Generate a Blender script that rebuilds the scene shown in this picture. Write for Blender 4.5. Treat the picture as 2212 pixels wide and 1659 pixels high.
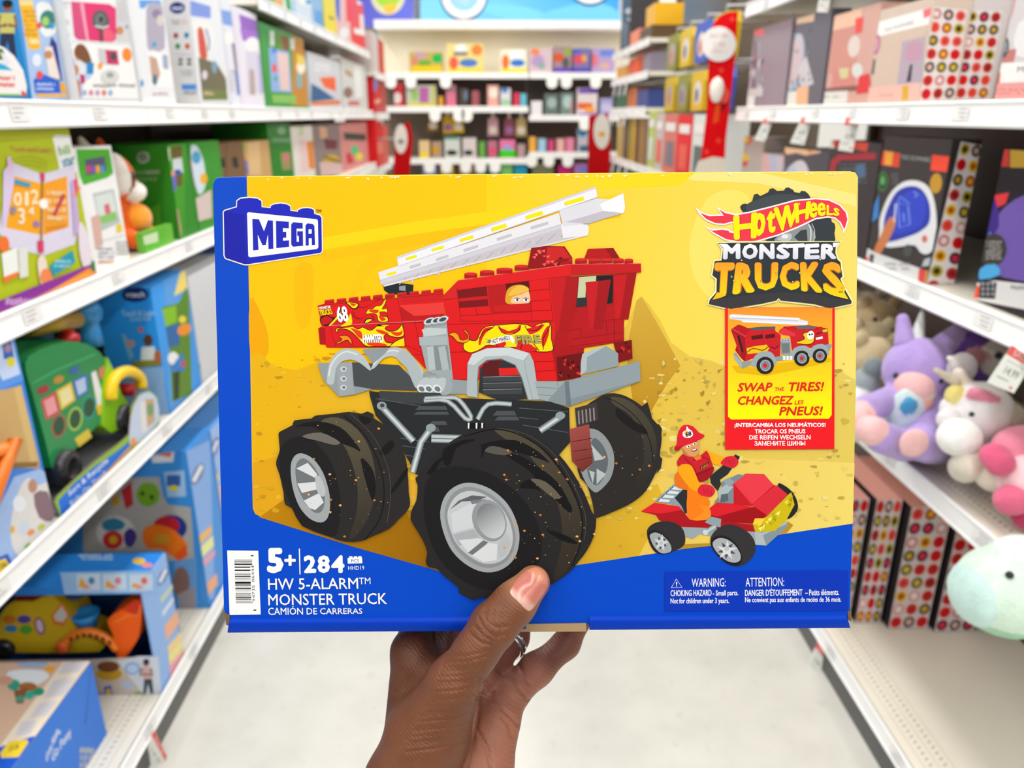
import bpy, bmesh, math, random
import numpy as np
from mathutils import Vector, Matrix
from mathutils.geometry import tessellate_polygon

for _o in list(bpy.data.objects):
    bpy.data.objects.remove(_o)
SC = bpy.context.scene
COL = SC.collection

# ------------------------------------------------------------------ camera
F_PX, CX, CY = 1650.0, 1106.0, 829.5
CAM_H = 1.35
PITCH = math.radians(19.4538)
YAW = math.radians(-1.3651)
cam_d = bpy.data.cameras.new('camera')
cam = bpy.data.objects.new('camera', cam_d)
COL.objects.link(cam)
cam_d.sensor_width = 36.0
cam_d.lens = F_PX / 2212.0 * 36.0
cam_d.clip_start = 0.02
cam_d.clip_end = 60
cam.location = (0, 0, CAM_H)
cam.rotation_euler = (math.radians(90) - PITCH, 0, YAW)
cam_d.dof.use_dof = True
cam_d.dof.focus_distance = 0.42
cam_d.dof.aperture_fstop = 8.6
SC.camera = cam

# ------------------------------------------------------------------ light
W = bpy.data.worlds.new('store_air')
SC.world = W
W.use_nodes = True
W.node_tree.nodes['Background'].inputs[0].default_value = (1.0, 0.985, 0.96, 1)
W.node_tree.nodes['Background'].inputs[1].default_value = 0.34


def strip_light(x, y, ly, power):
    d = bpy.data.lights.new('ceiling_strip', 'AREA')
    d.shape = 'RECTANGLE'
    d.size = 0.35
    d.size_y = ly
    d.energy = power
    d.color = (1.0, 0.985, 0.955)
    o = bpy.data.objects.new('ceiling_strip', d)
    COL.objects.link(o)
    o.location = (x, y, 3.7)


for _x, _p in ((-4.3, 150), (-2.1, 150), (0.0, 150), (2.1, 150), (4.3, 150)):
    strip_light(_x, -1.4, 4.4, _p)
    strip_light(_x, -5.6, 3.4, _p * 0.9)
    strip_light(_x, 3.2, 4.0, _p)
    strip_light(_x, 6.9, 2.6, _p * 0.55)

SC.view_settings.view_transform = 'Standard'
SC.view_settings.look = 'None'
SC.view_settings.gamma = 1.0
SC.view_settings.use_curve_mapping = False
SC.view_settings.exposure = -1.06
SC.cycles.max_bounces = 6
SC.cycles.use_denoising = True
SC.cycles.sample_clamp_indirect = 6.0


# ------------------------------------------------------------------ helpers
def lin(c):
    if isinstance(c, str):
        c = c.lstrip('#')
        c = tuple(int(c[i:i + 2], 16) for i in (0, 2, 4))
    out = []
    for v in c[:3]:
        v = v / 255.0
        out.append(v / 12.92 if v <= 0.04045 else ((v + 0.055) / 1.055) ** 2.4)
    return tuple(out)


_cp, _sp, _cy, _sy = math.cos(PITCH), math.sin(PITCH), math.cos(YAW), math.sin(YAW)


def cam2world(r, f, u):
    """camera right / forward / up -> world"""
    y = f * _cp + u * _sp
    z = -f * _sp + u * _cp
    return Vector((r * _cy - y * _sy, r * _sy + y * _cy, z + CAM_H))


def ray(u, v):
    a = cam2world((u - CX) / F_PX, 1.0, -(v - CY) / F_PX)
    return a - Vector((0, 0, CAM_H))


def on_x(u, v, X):
    d = ray(u, v)
    t = X / d.x
    return Vector((X, d.y * t, d.z * t + CAM_H))


def on_y(u, v, Y):
    d = ray(u, v)
    t = Y / d.y
    return Vector((d.x * t, Y, d.z * t + CAM_H))


def on_z(u, v, Z):
    d = ray(u, v)
    t = (Z - CAM_H) / d.z
    return Vector((d.x * t, d.y * t, Z))


def at(u, v, depth):
    return cam2world((u - CX) / F_PX * depth, depth, -(v - CY) / F_PX * depth)


# materials --------------------------------------------------------
_MATS = {}


def material(name, color=None, rough=0.45, metal=0.0, spec=0.5, coat=0.0, noise=0.0, nscale=60.0,
             bump=0.0, bscale=200.0, sheen=0.0, sss=0.0, trans=0.0, alpha=1.0, emit=0.0):
    if name in _MATS:
        return _MATS[name]
    m = bpy.data.materials.new(name)
    m.use_nodes = True
    nt = m.node_tree
    b = nt.nodes['Principled BSDF']
    b.inputs['Roughness'].default_value = rough
    b.inputs['Metallic'].default_value = metal
    b.inputs['Specular IOR Level'].default_value = spec
    b.inputs['Coat Weight'].default_value = coat
    b.inputs['Coat Roughness'].default_value = 0.25
    b.inputs['Sheen Weight'].default_value = sheen
    b.inputs['Subsurface Weight'].default_value = sss
    b.inputs['Transmission Weight'].default_value = trans
    b.inputs['Alpha'].default_value = alpha
    if sss:
        b.inputs['Subsurface Radius'].default_value = (1.0, 0.35, 0.2)
        b.inputs['Subsurface Scale'].default_value = 0.004
    tc = nt.nodes.new('ShaderNodeTexCoord')
    if color is None:
        at_ = nt.nodes.new('ShaderNodeAttribute')
        at_.attribute_name = 'Col'
        src = at_.outputs['Color']
    else:
        rgb = nt.nodes.new('ShaderNodeRGB')
        rgb.outputs[0].default_value = (*lin(color), 1)
        src = rgb.outputs[0]
    if noise:
        n = nt.nodes.new('ShaderNodeTexNoise')
        n.inputs['Scale'].default_value = nscale
        n.inputs['Detail'].default_value = 4
        nt.links.new(tc.outputs['Object'], n.inputs['Vector'])
        mr = nt.nodes.new('ShaderNodeMapRange')
        mr.inputs['From Min'].default_value = 0.3
        mr.inputs['From Max'].default_value = 0.7
        mr.inputs['To Min'].default_value = 1.0 - noise
        mr.inputs['To Max'].default_value = 1.0 + noise
        nt.links.new(n.outputs['Fac'], mr.inputs['Value'])
        mx = nt.nodes.new('ShaderNodeMix')
        mx.data_type = 'RGBA'
        mx.blend_type = 'MULTIPLY'
        mx.inputs[0].default_value = 1.0
        nt.links.new(src, mx.inputs[6])
        nt.links.new(mr.outputs[0], mx.inputs[7])
        src = mx.outputs[2]
    nt.links.new(src, b.inputs['Base Color'])
    if emit:
        nt.links.new(src, b.inputs['Emission Color'])
        b.inputs['Emission Strength'].default_value = emit
    if bump:
        n2 = nt.nodes.new('ShaderNodeTexNoise')
        n2.inputs['Scale'].default_value = bscale
        n2.inputs['Detail'].default_value = 3
        nt.links.new(tc.outputs['Object'], n2.inputs['Vector'])
        bp = nt.nodes.new('ShaderNodeBump')
        bp.inputs['Strength'].default_value = bump
        bp.inputs['Distance'].default_value = 0.002
        nt.links.new(n2.outputs['Fac'], bp.inputs['Height'])
        nt.links.new(bp.outputs[0], b.inputs['Normal'])
    _MATS[name] = m
    return m


M_CARD = material('printed_card', rough=0.42, spec=0.3, noise=0.02, nscale=90)
M_GLOSS = material('glossy_printed_card', rough=0.45, spec=0.1)
M_PLASTIC = material('moulded_plastic', rough=0.28, spec=0.5)
M_PLUSH = material('plush_fabric', rough=0.95, spec=0.1, sheen=0.35, noise=0.08, nscale=45, bump=0.9, bscale=160)
M_STEEL = material('painted_shelf_steel', rough=0.32, noise=0.015, nscale=8)
M_PAPER = material('printed_paper', rough=0.6)
M_SILVER = material('silver_metal', '#c9c8c4', rough=0.22, metal=1.0)


def world_of(o):
    m = o.matrix_basis.copy()
    while o.parent is not None:
        o = o.parent
        m = o.matrix_basis @ m
    return m


# mesh builder -------------------------------------------------------
class MB:
    def __init__(s):
        s.v, s.f, s.c, s.sm = [], [], [], []

    def add(s, verts, faces, col, smooth=False):
        n = len(s.v)
        s.v.extend([tuple(p) for p in verts])
        if col and isinstance(col[0], (tuple, list)):
            s.c.extend(col)
        else:
            s.c.extend([tuple(col)] * len(verts))
        for f in faces:
            s.f.append(tuple(i + n for i in f))
            s.sm.append(smooth)

    def box(s, x0, x1, y0, y1, z0, z1, col, shared=True):
        c = lin(col) if not (isinstance(col, tuple) and max(col) <= 1.0) else col
        v = [(x, y, z) for z in (z0, z1) for y in (y0, y1) for x in (x0, x1)]
        s.add(v, [(0, 2, 3, 1), (4, 5, 7, 6), (0, 1, 5, 4), (2, 6, 7, 3), (0, 4, 6, 2), (1, 3, 7, 5)], c)

    def tube(s, pts, rad, col, seg=10, smooth=True):
        """capped tube along a polyline, rad a number or list"""
        c = lin(col)
        pts = [Vector(p) for p in pts]
        n = len(pts)
        rr = rad if isinstance(rad, (list, tuple)) else [rad] * n
        verts, faces = [], []
        t0 = (pts[1] - pts[0]).normalized()
        a = t0.orthogonal().normalized()
        for i, p in enumerate(pts):
            t = (pts[min(i + 1, n - 1)] - pts[max(i - 1, 0)]).normalized()
            a = (a - t * a.dot(t)).normalized()
            b = t.cross(a)
            for k in range(seg):
                w = 2 * math.pi * k / seg
                verts.append(p + (a * math.cos(w) + b * math.sin(w)) * rr[i])
        for i in range(n - 1):
            for k in range(seg):
                k2 = (k + 1) % seg
                faces.append((i * seg + k, i * seg + k2, (i + 1) * seg + k2, (i + 1) * seg + k))
        faces.append(tuple(reversed(range(seg))))
        faces.append(tuple((n - 1) * seg + k for k in range(seg)))
        s.add(verts, faces, c, smooth)

    def lathe(s, base, axis, prof, col, seg=20, smooth=True):
        """prof: list of (along, radius) about axis through base"""
        c = lin(col)
        base, ax = Vector(base), Vector(axis).normalized()
        a = ax.orthogonal().normalized()
        b = ax.cross(a)
        verts, faces = [], []
        for (h, r) in prof:
            for k in range(seg):
                w = 2 * math.pi * k / seg
                verts.append(base + ax * h + (a * math.cos(w) + b * math.sin(w)) * max(r, 1e-5))
        n = len(prof)
        for i in range(n - 1):
            for k in range(seg):
                k2 = (k + 1) % seg
                faces.append((i * seg + k, i * seg + k2, (i + 1) * seg + k2, (i + 1) * seg + k))
        faces.append(tuple(reversed(range(seg))))
        faces.append(tuple((n - 1) * seg + k for k in range(seg)))
        s.add(verts, faces, c, smooth)

    def prism(s, pts, ext, col, side=None):
        """polygon of 3D points extruded by vector ext"""
        c = lin(col)
        c2 = lin(side) if side else c
        pts = [Vector(p) for p in pts]
        ext = Vector(ext)
        n = len(pts)
        nrm = Vector((0, 0, 0))
        for i in range(n):
            nrm += pts[i].cross(pts[(i + 1) % n])
        q = nrm.normalized().to_track_quat('Z', 'Y').inverted()
        flat = [q @ p for p in pts]
        tris = tessellate_polygon([[Vector((p.x, p.y, 0)) for p in flat]])
        s.add(pts, tris, c)
        s.add([p + ext for p in pts], [tuple(reversed(t)) for t in tris], c2)
        for i in range(n):
            j = (i + 1) % n
            s.add([pts[i], pts[j], pts[j] + ext, pts[i] + ext], [(0, 1, 2, 3)], c2)

    def build(s, name, mat, parent=None, label=None, cat=None, group=None, kind=None, origin=None):
        me = bpy.data.meshes.new(name)
        vs = s.v
        if parent is not None:
            inv = world_of(parent).inverted()
            vs = [tuple(inv @ Vector(p)) for p in vs]
            origin = None
        elif origin is not None:
            ov = Vector(origin)
            vs = [tuple(Vector(p) - ov) for p in vs]
        me.from_pydata(vs, [], s.f)
        me.polygons.foreach_set('use_smooth', s.sm)
        ca = me.color_attributes.new('Col', 'FLOAT_COLOR', 'POINT')
        arr = np.ones((len(s.v), 4), dtype=np.float32)
        arr[:, :3] = np.array(s.c, dtype=np.float32).reshape(-1, 3)
        ca.data.foreach_set('color', arr.ravel())
        me.materials.append(mat)
        me.update()
        o = bpy.data.objects.new(name, me)
        COL.objects.link(o)
        if parent is not None:
            o.parent = parent
        elif origin is not None:
            o.location = origin
        tag(o, label, cat, group, kind)
        return o


def tag(o, label=None, cat=None, group=None, kind=None):
    if label:
        o['label'] = label
    if cat:
        o['category'] = cat
    if group:
        o['group'] = group
    if kind:
        o['kind'] = kind
    return o


def thing(name, label, cat, loc=(0, 0, 0), rot=None, group=None):
    o = bpy.data.objects.new(name, None)
    COL.objects.link(o)
    o.empty_display_size = 0.05
    o.location = loc
    if rot is not None:
        o.rotation_euler = rot
    tag(o, label, cat, group)
    bpy.context.view_layer.update()
    return o


def copy_tree(o, parent=None, shift=(0, 0, 0), label=None):
    c = o.copy()
    COL.objects.link(c)
    if parent is not None:
        c.parent = parent
    else:
        c.location = Vector(o.location) + Vector(shift)
        if label:
            c['label'] = label
    for ch in list(o.children):
        copy_tree(ch, c)
    return c


# text ---------------------------------------------------------------
_TXT = {}


def text_tris(s, bold=0.0, res=2):
    """returns (verts in 0..1 box with y up, tris, aspect)"""
    key = (s, round(bold, 4), res)
    if key in _TXT:
        return _TXT[key]
    cu = bpy.data.curves.new('lettering', 'FONT')
    cu.body = s
    cu.resolution_u = res
    cu.offset = bold
    cu.fill_mode = 'FRONT'
    ob = bpy.data.objects.new('lettering', cu)
    COL.objects.link(ob)
    dg = bpy.context.evaluated_depsgraph_get()
    ev = ob.evaluated_get(dg)
    me = ev.to_mesh()
    me.calc_loop_triangles()
    vs = [(v.co.x, v.co.y) for v in me.vertices]
    tr = [tuple(t.vertices) for t in me.loop_triangles]
    ev.to_mesh_clear()
    bpy.data.objects.remove(ob)
    bpy.data.curves.remove(cu)
    if not vs:
        vs, tr = [(0, 0), (1, 0), (1, 1)], []
    x0 = min(v[0] for v in vs); x1 = max(v[0] for v in vs)
    y0 = min(v[1] for v in vs); y1 = max(v[1] for v in vs)
    dx, dy = max(x1 - x0, 1e-6), max(y1 - y0, 1e-6)
    r = ([((a - x0) / dx, (b - y0) / dy) for a, b in vs], tr, dx / dy)
    _TXT[key] = r
    return r


def smooth_loop(pts, n=4, closed=True):
    out = []
    N = len(pts)
    rng = range(N) if closed else range(N - 1)
    for i in rng:
        if closed:
            p0, p1, p2, p3 = pts[(i - 1) % N], pts[i], pts[(i + 1) % N], pts[(i + 2) % N]
        else:
            p0, p1, p2, p3 = pts[max(i - 1, 0)], pts[i], pts[i + 1], pts[min(i + 2, N - 1)]
        for k in range(n):
            t = k / n
            out.append(tuple(0.5 * (2 * p1[j] + (p2[j] - p0[j]) * t + (2 * p0[j] - 5 * p1[j] + 4 * p2[j] - p3[j]) * t * t
                                    + (3 * p1[j] - p0[j] - 3 * p2[j] + p3[j]) * t ** 3) for j in (0, 1)))
    if not closed:
        out.append(tuple(pts[-1]))
    return out


def inset(poly, d):
    N = len(poly)
    A = sum(poly[i][0] * poly[(i + 1) % N][1] - poly[(i + 1) % N][0] * poly[i][1] for i in range(N))
    sg = 1 if A > 0 else -1
    out = []
    for i in range(N):
        p0, p1, p2 = (Vector(poly[i - 1]), Vector(poly[i]), Vector(poly[(i + 1) % N]))
        e1, e2 = (p1 - p0), (p2 - p1)
        if e1.length < 1e-6 or e2.length < 1e-6:
            out.append(tuple(p1)); continue
        e1.normalize(); e2.normalize()
        n1, n2 = Vector((-e1.y, e1.x)) * sg, Vector((-e2.y, e2.x)) * sg
        m = n1 + n2
        L = m.length
        if L < 0.3:
            m = (p0 + p2) / 2 - p1
            m = m.normalized() * d * 2.2
        else:
            m = m / L * min(d / max(L / 2, 0.35), d * 2.4)
        out.append(tuple(p1 + m))
    return out


class Sheet:
    """print laid on a surface: fn(u, v, height) -> 3D point"""

    def __init__(s, mb, fn, step=4e-6, pre=None, start=1):
        s.mb, s.fn, s.step, s.n = mb, fn, step, start
        s.pre = pre or (lambda p: p)

    def at(s, pre):
        s.pre = pre
        return s

    def _cols(s, pts, col, grad):
        if grad is None:
            return [lin(col)] * len(pts)
        c1, p0, p1 = grad
        a, b = lin(col), lin(c1)
        p0, p1 = Vector(p0), Vector(p1)
        d = p1 - p0
        L = d.length_squared
        out = []
        for p in pts:
            t = (Vector(p) - p0).dot(d) / L
            t = max(0, min(1, t))
            out.append(tuple(a[k] + (b[k] - a[k]) * t for k in range(3)))
        return out

    def raw(s, pts, tris, cols):
        h = s.n * s.step
        s.mb.add([s.fn(p[0], p[1], h) for p in pts], tris, cols)
        s.n += 1

    def P(s, pts, col, smooth=0, grad=None):
        pts = [tuple(p) for p in pts]
        if smooth:
            pts = smooth_loop(pts, smooth)
        raw = pts
        tris = tessellate_polygon([[Vector((p[0], p[1], 0)) for p in raw]])
        cols = s._cols(raw, col, grad)
        s.raw([s.pre(p) for p in raw], tris, cols)

    def R(s, x0, y0, x1, y1, col, r=0, grad=None):
        if not r:
            s.P([(x0, y0), (x1, y0), (x1, y1), (x0, y1)], col, grad=grad)
        else:
            pts = []
            for (cx, cy, a0) in ((x1 - r, y0 + r, -90), (x1 - r, y1 - r, 0), (x0 + r, y1 - r, 90), (x0 + r, y0 + r, 180)):
                for k in range(5):
                    w = math.radians(a0 + 90 * k / 4)
                    pts.append((cx + r * math.cos(w), cy + r * math.sin(w)))
            s.P(pts, col, grad=grad)

    def E(s, cx, cy, rx, ry, col, rot=0, n=24, a0=0, a1=360, grad=None):
        w = math.radians(rot)
        pts = []
        full = abs(a1 - a0) >= 360
        for k in range(n + (0 if full else 1)):
            t = math.radians(a0 + (a1 - a0) * k / n)
            x, y = rx * math.cos(t), ry * math.sin(t)
            pts.append((cx + x * math.cos(w) - y * math.sin(w), cy + x * math.sin(w) + y * math.cos(w)))
        s.P(pts, col, grad=grad)

    def S(s, pts, w, col, smooth=0, closed=False, taper=False):
        if smooth:
            pts = smooth_loop(pts, smooth, closed)
        if closed:
            pts = list(pts) + [pts[0], pts[1]]
        n = len(pts)
        Lp, Rp = [], []
        for i in range(n):
            a, b = Vector(pts[max(i - 1, 0)]), Vector(pts[min(i + 1, n - 1)])
            t = (b - a)
            t = t.normalized() if t.length > 1e-9 else Vector((1, 0))
            nn = Vector((-t.y, t.x)) * (w / 2 * (1 - i / (n - 1) * 0.95 if taper else 1))
            Lp.append(tuple(Vector(pts[i]) + nn)); Rp.append(tuple(Vector(pts[i]) - nn))
        allp = Lp + Rp
        tris = [(i, i + 1, n + i + 1, n + i) for i in range(n - 1)]
        s.raw([s.pre(p) for p in allp], tris, [lin(col)] * len(allp))

    def T(s, txt, quad, col, bold=0.0, res=2, col2=None, outline=None, ow=0.02):
        """quad: TL TR BR BL"""
        if outline:
            s.T(txt, quad, outline, bold + ow, res)
        vs, tr, asp = text_tris(txt, 0.0, res)
        tl, tr_, br, bl = quad
        ca, cb = lin(col), lin(col2 if col2 else col)
        ww = (Vector(tr_) - Vector(tl)).length
        hh = max((Vector(bl) - Vector(tl)).length, 1e-6)
        by = bold
        bx = min(bold * hh / max(ww, 1e-6), .4)
        sh = [(0, 0)]
        if bold > .004:
            n = 8 if bold > .025 else 4
            sh += [(math.cos(2 * math.pi * k / n), math.sin(2 * math.pi * k / n)) for k in range(n)]
        for (ox, oy) in sh:
            pts, cols = [], []
            for (a, b) in vs:
                a = bx + a * (1 - 2 * bx) + ox * bx
                b = by + b * (1 - 2 * by) + oy * by
                top = (tl[0] + (tr_[0] - tl[0]) * a, tl[1] + (tr_[1] - tl[1]) * a)
                bot = (bl[0] + (br[0] - bl[0]) * a, bl[1] + (br[1] - bl[1]) * a)
                pts.append(s.pre((bot[0] + (top[0] - bot[0]) * b, bot[1] + (top[1] - bot[1]) * b)))
                cols.append(tuple(cb[k] + (ca[k] - cb[k]) * b for k in range(3)))
            s.raw(pts, tr, cols)
            s.n -= .55
        s.n += .55

    def TR(s, txt, x0, y0, x1, y1, col, **k):
        s.T(txt, [(x0, y0), (x1, y0), (x1, y1), (x0, y1)], col, **k)


def zoomed(x0, y0, sc):
    return lambda p: (x0 + p[0] / sc, y0 + p[1] / sc)


# smooth blended solids (soft toys, the hand) ---------------------------------
def _sdf(prims, P, k):
    D = None
    best = None
    ci = None
    for i, pr in enumerate(prims):
        kind = pr[0]
        if kind == 'c':            # rounded cone a, b, ra, rb
            a, b, ra, rb = np.array(pr[1]), np.array(pr[2]), pr[3], pr[4]
            ab = b - a
            L2 = max(float(ab @ ab), 1e-12)
            t = np.clip(((P - a) @ ab) / L2, 0, 1)
            d = np.linalg.norm(P - a - t[..., None] * ab, axis=-1) - (ra + (rb - ra) * t)
        elif kind == 'e':          # ellipsoid centre, radii, optional rotation matrix
            c, r = np.array(pr[1]), np.array(pr[2])
            q = P - c
            if len(pr) > 4 and pr[4] is not None:
                q = q @ np.array(pr[4])
            k0 = np.linalg.norm(q / r, axis=-1)
            k1 = np.linalg.norm(q / (r * r), axis=-1)
            d = k0 * (k0 - 1.0) / np.maximum(k1, 1e-9)
        kk = k
        if D is None:
            D = d
            best = d.copy()
            ci = np.zeros(d.shape, dtype=np.int32)
        else:
            m = d < best
            best = np.where(m, d, best)
            ci[m] = i
            h = np.clip(0.5 + 0.5 * (D - d) / kk, 0, 1)
            D = D * (1 - h) + d * h - kk * h * (1 - h)
    return D, ci


def blob(prims, res, k, cuts=()):
    """prims: ('c',a,b,ra,rb,color) or ('e',c,r,color,rot); returns verts, quads, prim index"""
    lo = np.full(3, 1e9); hi = np.full(3, -1e9)
    for pr in prims:
        if pr[0] == 'c':
            for q, r in ((pr[1], pr[3]), (pr[2], pr[4])):
                lo = np.minimum(lo, np.array(q) - r); hi = np.maximum(hi, np.array(q) + r)
        else:
            r = max(pr[2])
            lo = np.minimum(lo, np.array(pr[1]) - r); hi = np.maximum(hi, np.array(pr[1]) + r)
    lo -= 3 * res + k * 0.5
    hi += 3 * res + k * 0.5
    n = np.ceil((hi - lo) / res).astype(int) + 1
    ax = [lo[i] + res * np.arange(n[i]) for i in range(3)]
    V = np.empty(tuple(n), dtype=np.float32)
    CI = np.empty(tuple(n), dtype=np.int32)
    for i in range(n[0]):          # slab by slab keeps memory small
        yy, zz = np.meshgrid(ax[1], ax[2], indexing='ij')
        P = np.stack([np.full_like(yy, ax[0][i]), yy, zz], axis=-1)
        d, c = _sdf(prims, P, k)
        for cut in cuts:
            d = np.maximum(d, cut(P))
        V[i] = d; CI[i] = c
    # surface nets
    S = V < 0
    cnt = np.zeros(tuple(n - 1), dtype=np.float32)
    acc = np.zeros(tuple(n - 1) + (3,), dtype=np.float32)
    corners = [(a, b, c) for a in (0, 1) for b in (0, 1) for c in (0, 1)]

    def sl(o):
        return tuple(slice(o[i], n[i] - 1 + o[i]) for i in range(3))
    for a in corners:
        for axis in range(3):
            if a[axis]:
                continue
            b = list(a); b[axis] = 1; b = tuple(b)
            va, vb = V[sl(a)], V[sl(b)]
            m = (va < 0) != (vb < 0)
            t = np.where(m, va / np.where(m, va - vb, 1), 0)
            for j in range(3):
                acc[..., j] += np.where(m, a[j] + (t if j == axis else 0), 0)
            cnt += m
    act = cnt > 0
    idx = np.full(act.shape, -1, dtype=np.int64)
    ii = np.argwhere(act)
    idx[act] = np.arange(len(ii))
    verts = lo + res * (ii + acc[act] / cnt[act][:, None])
    cidx = CI[ii[:, 0], ii[:, 1], ii[:, 2]]
    quads = []
    for axis in range(3):
        o = [slice(1, -1)] * 3
        o[axis] = slice(0, -1)
        o2 = list(o); o2[axis] = slice(1, None)
        sa, sb = S[tuple(o)], S[tuple(o2)]
        w = np.argwhere(sa != sb)
        if len(w) == 0:
            continue
        flip = sa[w[:, 0], w[:, 1], w[:, 2]]
        off = np.array([1, 1, 1]); off[axis] = 0
        e = w + off
        u, v = [(1, 2), (2, 0), (0, 1)][axis]
        du = np.zeros(3, int); du[u] = 1
        dv = np.zeros(3, int); dv[v] = 1
        g = [e - du - dv, e - dv, e, e - du]
        q = np.stack([idx[x[:, 0], x[:, 1], x[:, 2]] for x in g], axis=1)
        q = np.where(flip[:, None], q, q[:, ::-1])
        quads.append(q)
    quads = np.concatenate(quads)
    quads = quads[(quads >= 0).all(axis=1)]
    return verts, quads, cidx


def blob_mb(prims, res, k, cuts=()):
    v, q, c = blob(prims, res, k, cuts)
    cols = [lin(p[5] if p[0] == 'c' else p[3]) for p in prims]
    mb = MB()
    mb.add([tuple(x) for x in v], [tuple(int(j) for j in x) for x in q], [cols[i] for i in c], True)
    return mb
# ------------------------------------------------------------------ floor and walls
def floor_material():
    m = bpy.data.materials.new('vinyl_floor')
    m.use_nodes = True
    nt = m.node_tree
    b = nt.nodes['Principled BSDF']
    b.inputs['Roughness'].default_value = 0.28
    tc = nt.nodes.new('ShaderNodeTexCoord')
    n1 = nt.nodes.new('ShaderNodeTexNoise'); n1.inputs['Scale'].default_value = 7; n1.inputs['Detail'].default_value = 8
    n2 = nt.nodes.new('ShaderNodeTexVoronoi'); n2.inputs['Scale'].default_value = 95
    n3 = nt.nodes.new('ShaderNodeTexNoise'); n3.inputs['Scale'].default_value = 26; n3.inputs['Detail'].default_value = 3
    for n in (n1, n2, n3):
        nt.links.new(tc.outputs['Object'], n.inputs['Vector'])
    r1_ = nt.nodes.new('ShaderNodeValToRGB')
    r1_.color_ramp.elements[0].position = 0.3; r1_.color_ramp.elements[0].color = (*lin('cbc9c0'), 1)
    r1_.color_ramp.elements[1].position = 0.7; r1_.color_ramp.elements[1].color = (*lin('d8d6cd'), 1)
    nt.links.new(n1.outputs['Fac'], r1_.inputs['Fac'])
    r3_ = nt.nodes.new('ShaderNodeValToRGB')
    r3_.color_ramp.elements[0].position = 0.62; r3_.color_ramp.elements[0].color = (0, 0, 0, 1)
    r3_.color_ramp.elements[1].position = 0.72; r3_.color_ramp.elements[1].color = (1, 1, 1, 1)
    nt.links.new(n3.outputs['Fac'], r3_.inputs['Fac'])
    mm = nt.nodes.new('ShaderNodeMath'); mm.operation = 'MULTIPLY'; mm.inputs[1].default_value = 0.35
    nt.links.new(r3_.outputs['Color'], mm.inputs[0])
    mx = nt.nodes.new('ShaderNodeMix'); mx.data_type = 'RGBA'
    nt.links.new(mm.outputs[0], mx.inputs[0])
    nt.links.new(r1_.outputs['Color'], mx.inputs[6])
    mx.inputs[7].default_value = (*lin('bdb7aa'), 1)
    nt.links.new(mx.outputs[2], b.inputs['Base Color'])
    return m


mb = MB()
mb.add([(-3.5, -1.5, 0), (3.5, -1.5, 0), (3.5, 7.6, 0), (-3.5, 7.6, 0)], [(0, 1, 2, 3)], lin('e6e4dc'))
mb.build('floor', floor_material(), kind='structure')
M_WALL = material('painted_wall', '#f4f2ec', rough=0.7, noise=0.01, nscale=3)
mb = MB()
mb.box(-3.5, 3.5, 7.45, 7.6, 0, 3.7, 'f4f2ec')
mb.build('wall_back', M_WALL, kind='structure')

# ------------------------------------------------------------------ shelving
XL, XR, XQ = -0.76, 0.833, 0.86
Z_MID, Z_AL, Z_AR, Z_B, Z_BASE, Z_TOP = 1.367, 1.055, 1.034, 0.680, 0.104, 1.710


def smudge(s, x0, y0, x1, y1, col, rows=2, seed=0, fill=0.55):
    """small print too soft to read: short strokes in lines"""
    rg = random.Random(seed * 31 + int(x0 * 7 + y0))
    hh = (y1 - y0) / rows
    for r in range(rows):
        x = x0
        while x < x1:
            w = (x1 - x0) * rg.uniform(.04, .10)
            if rg.random() < 0.85:
                yy = y0 + r * hh + hh * rg.uniform(.08, .3)
                s.P([(x, yy), (min(x + w * .7, x1), yy), (min(x + w * .7, x1), yy + hh * fill), (x, yy + hh * fill)], col)
                s.n -= 1
            x += w
    s.n += 1


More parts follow.
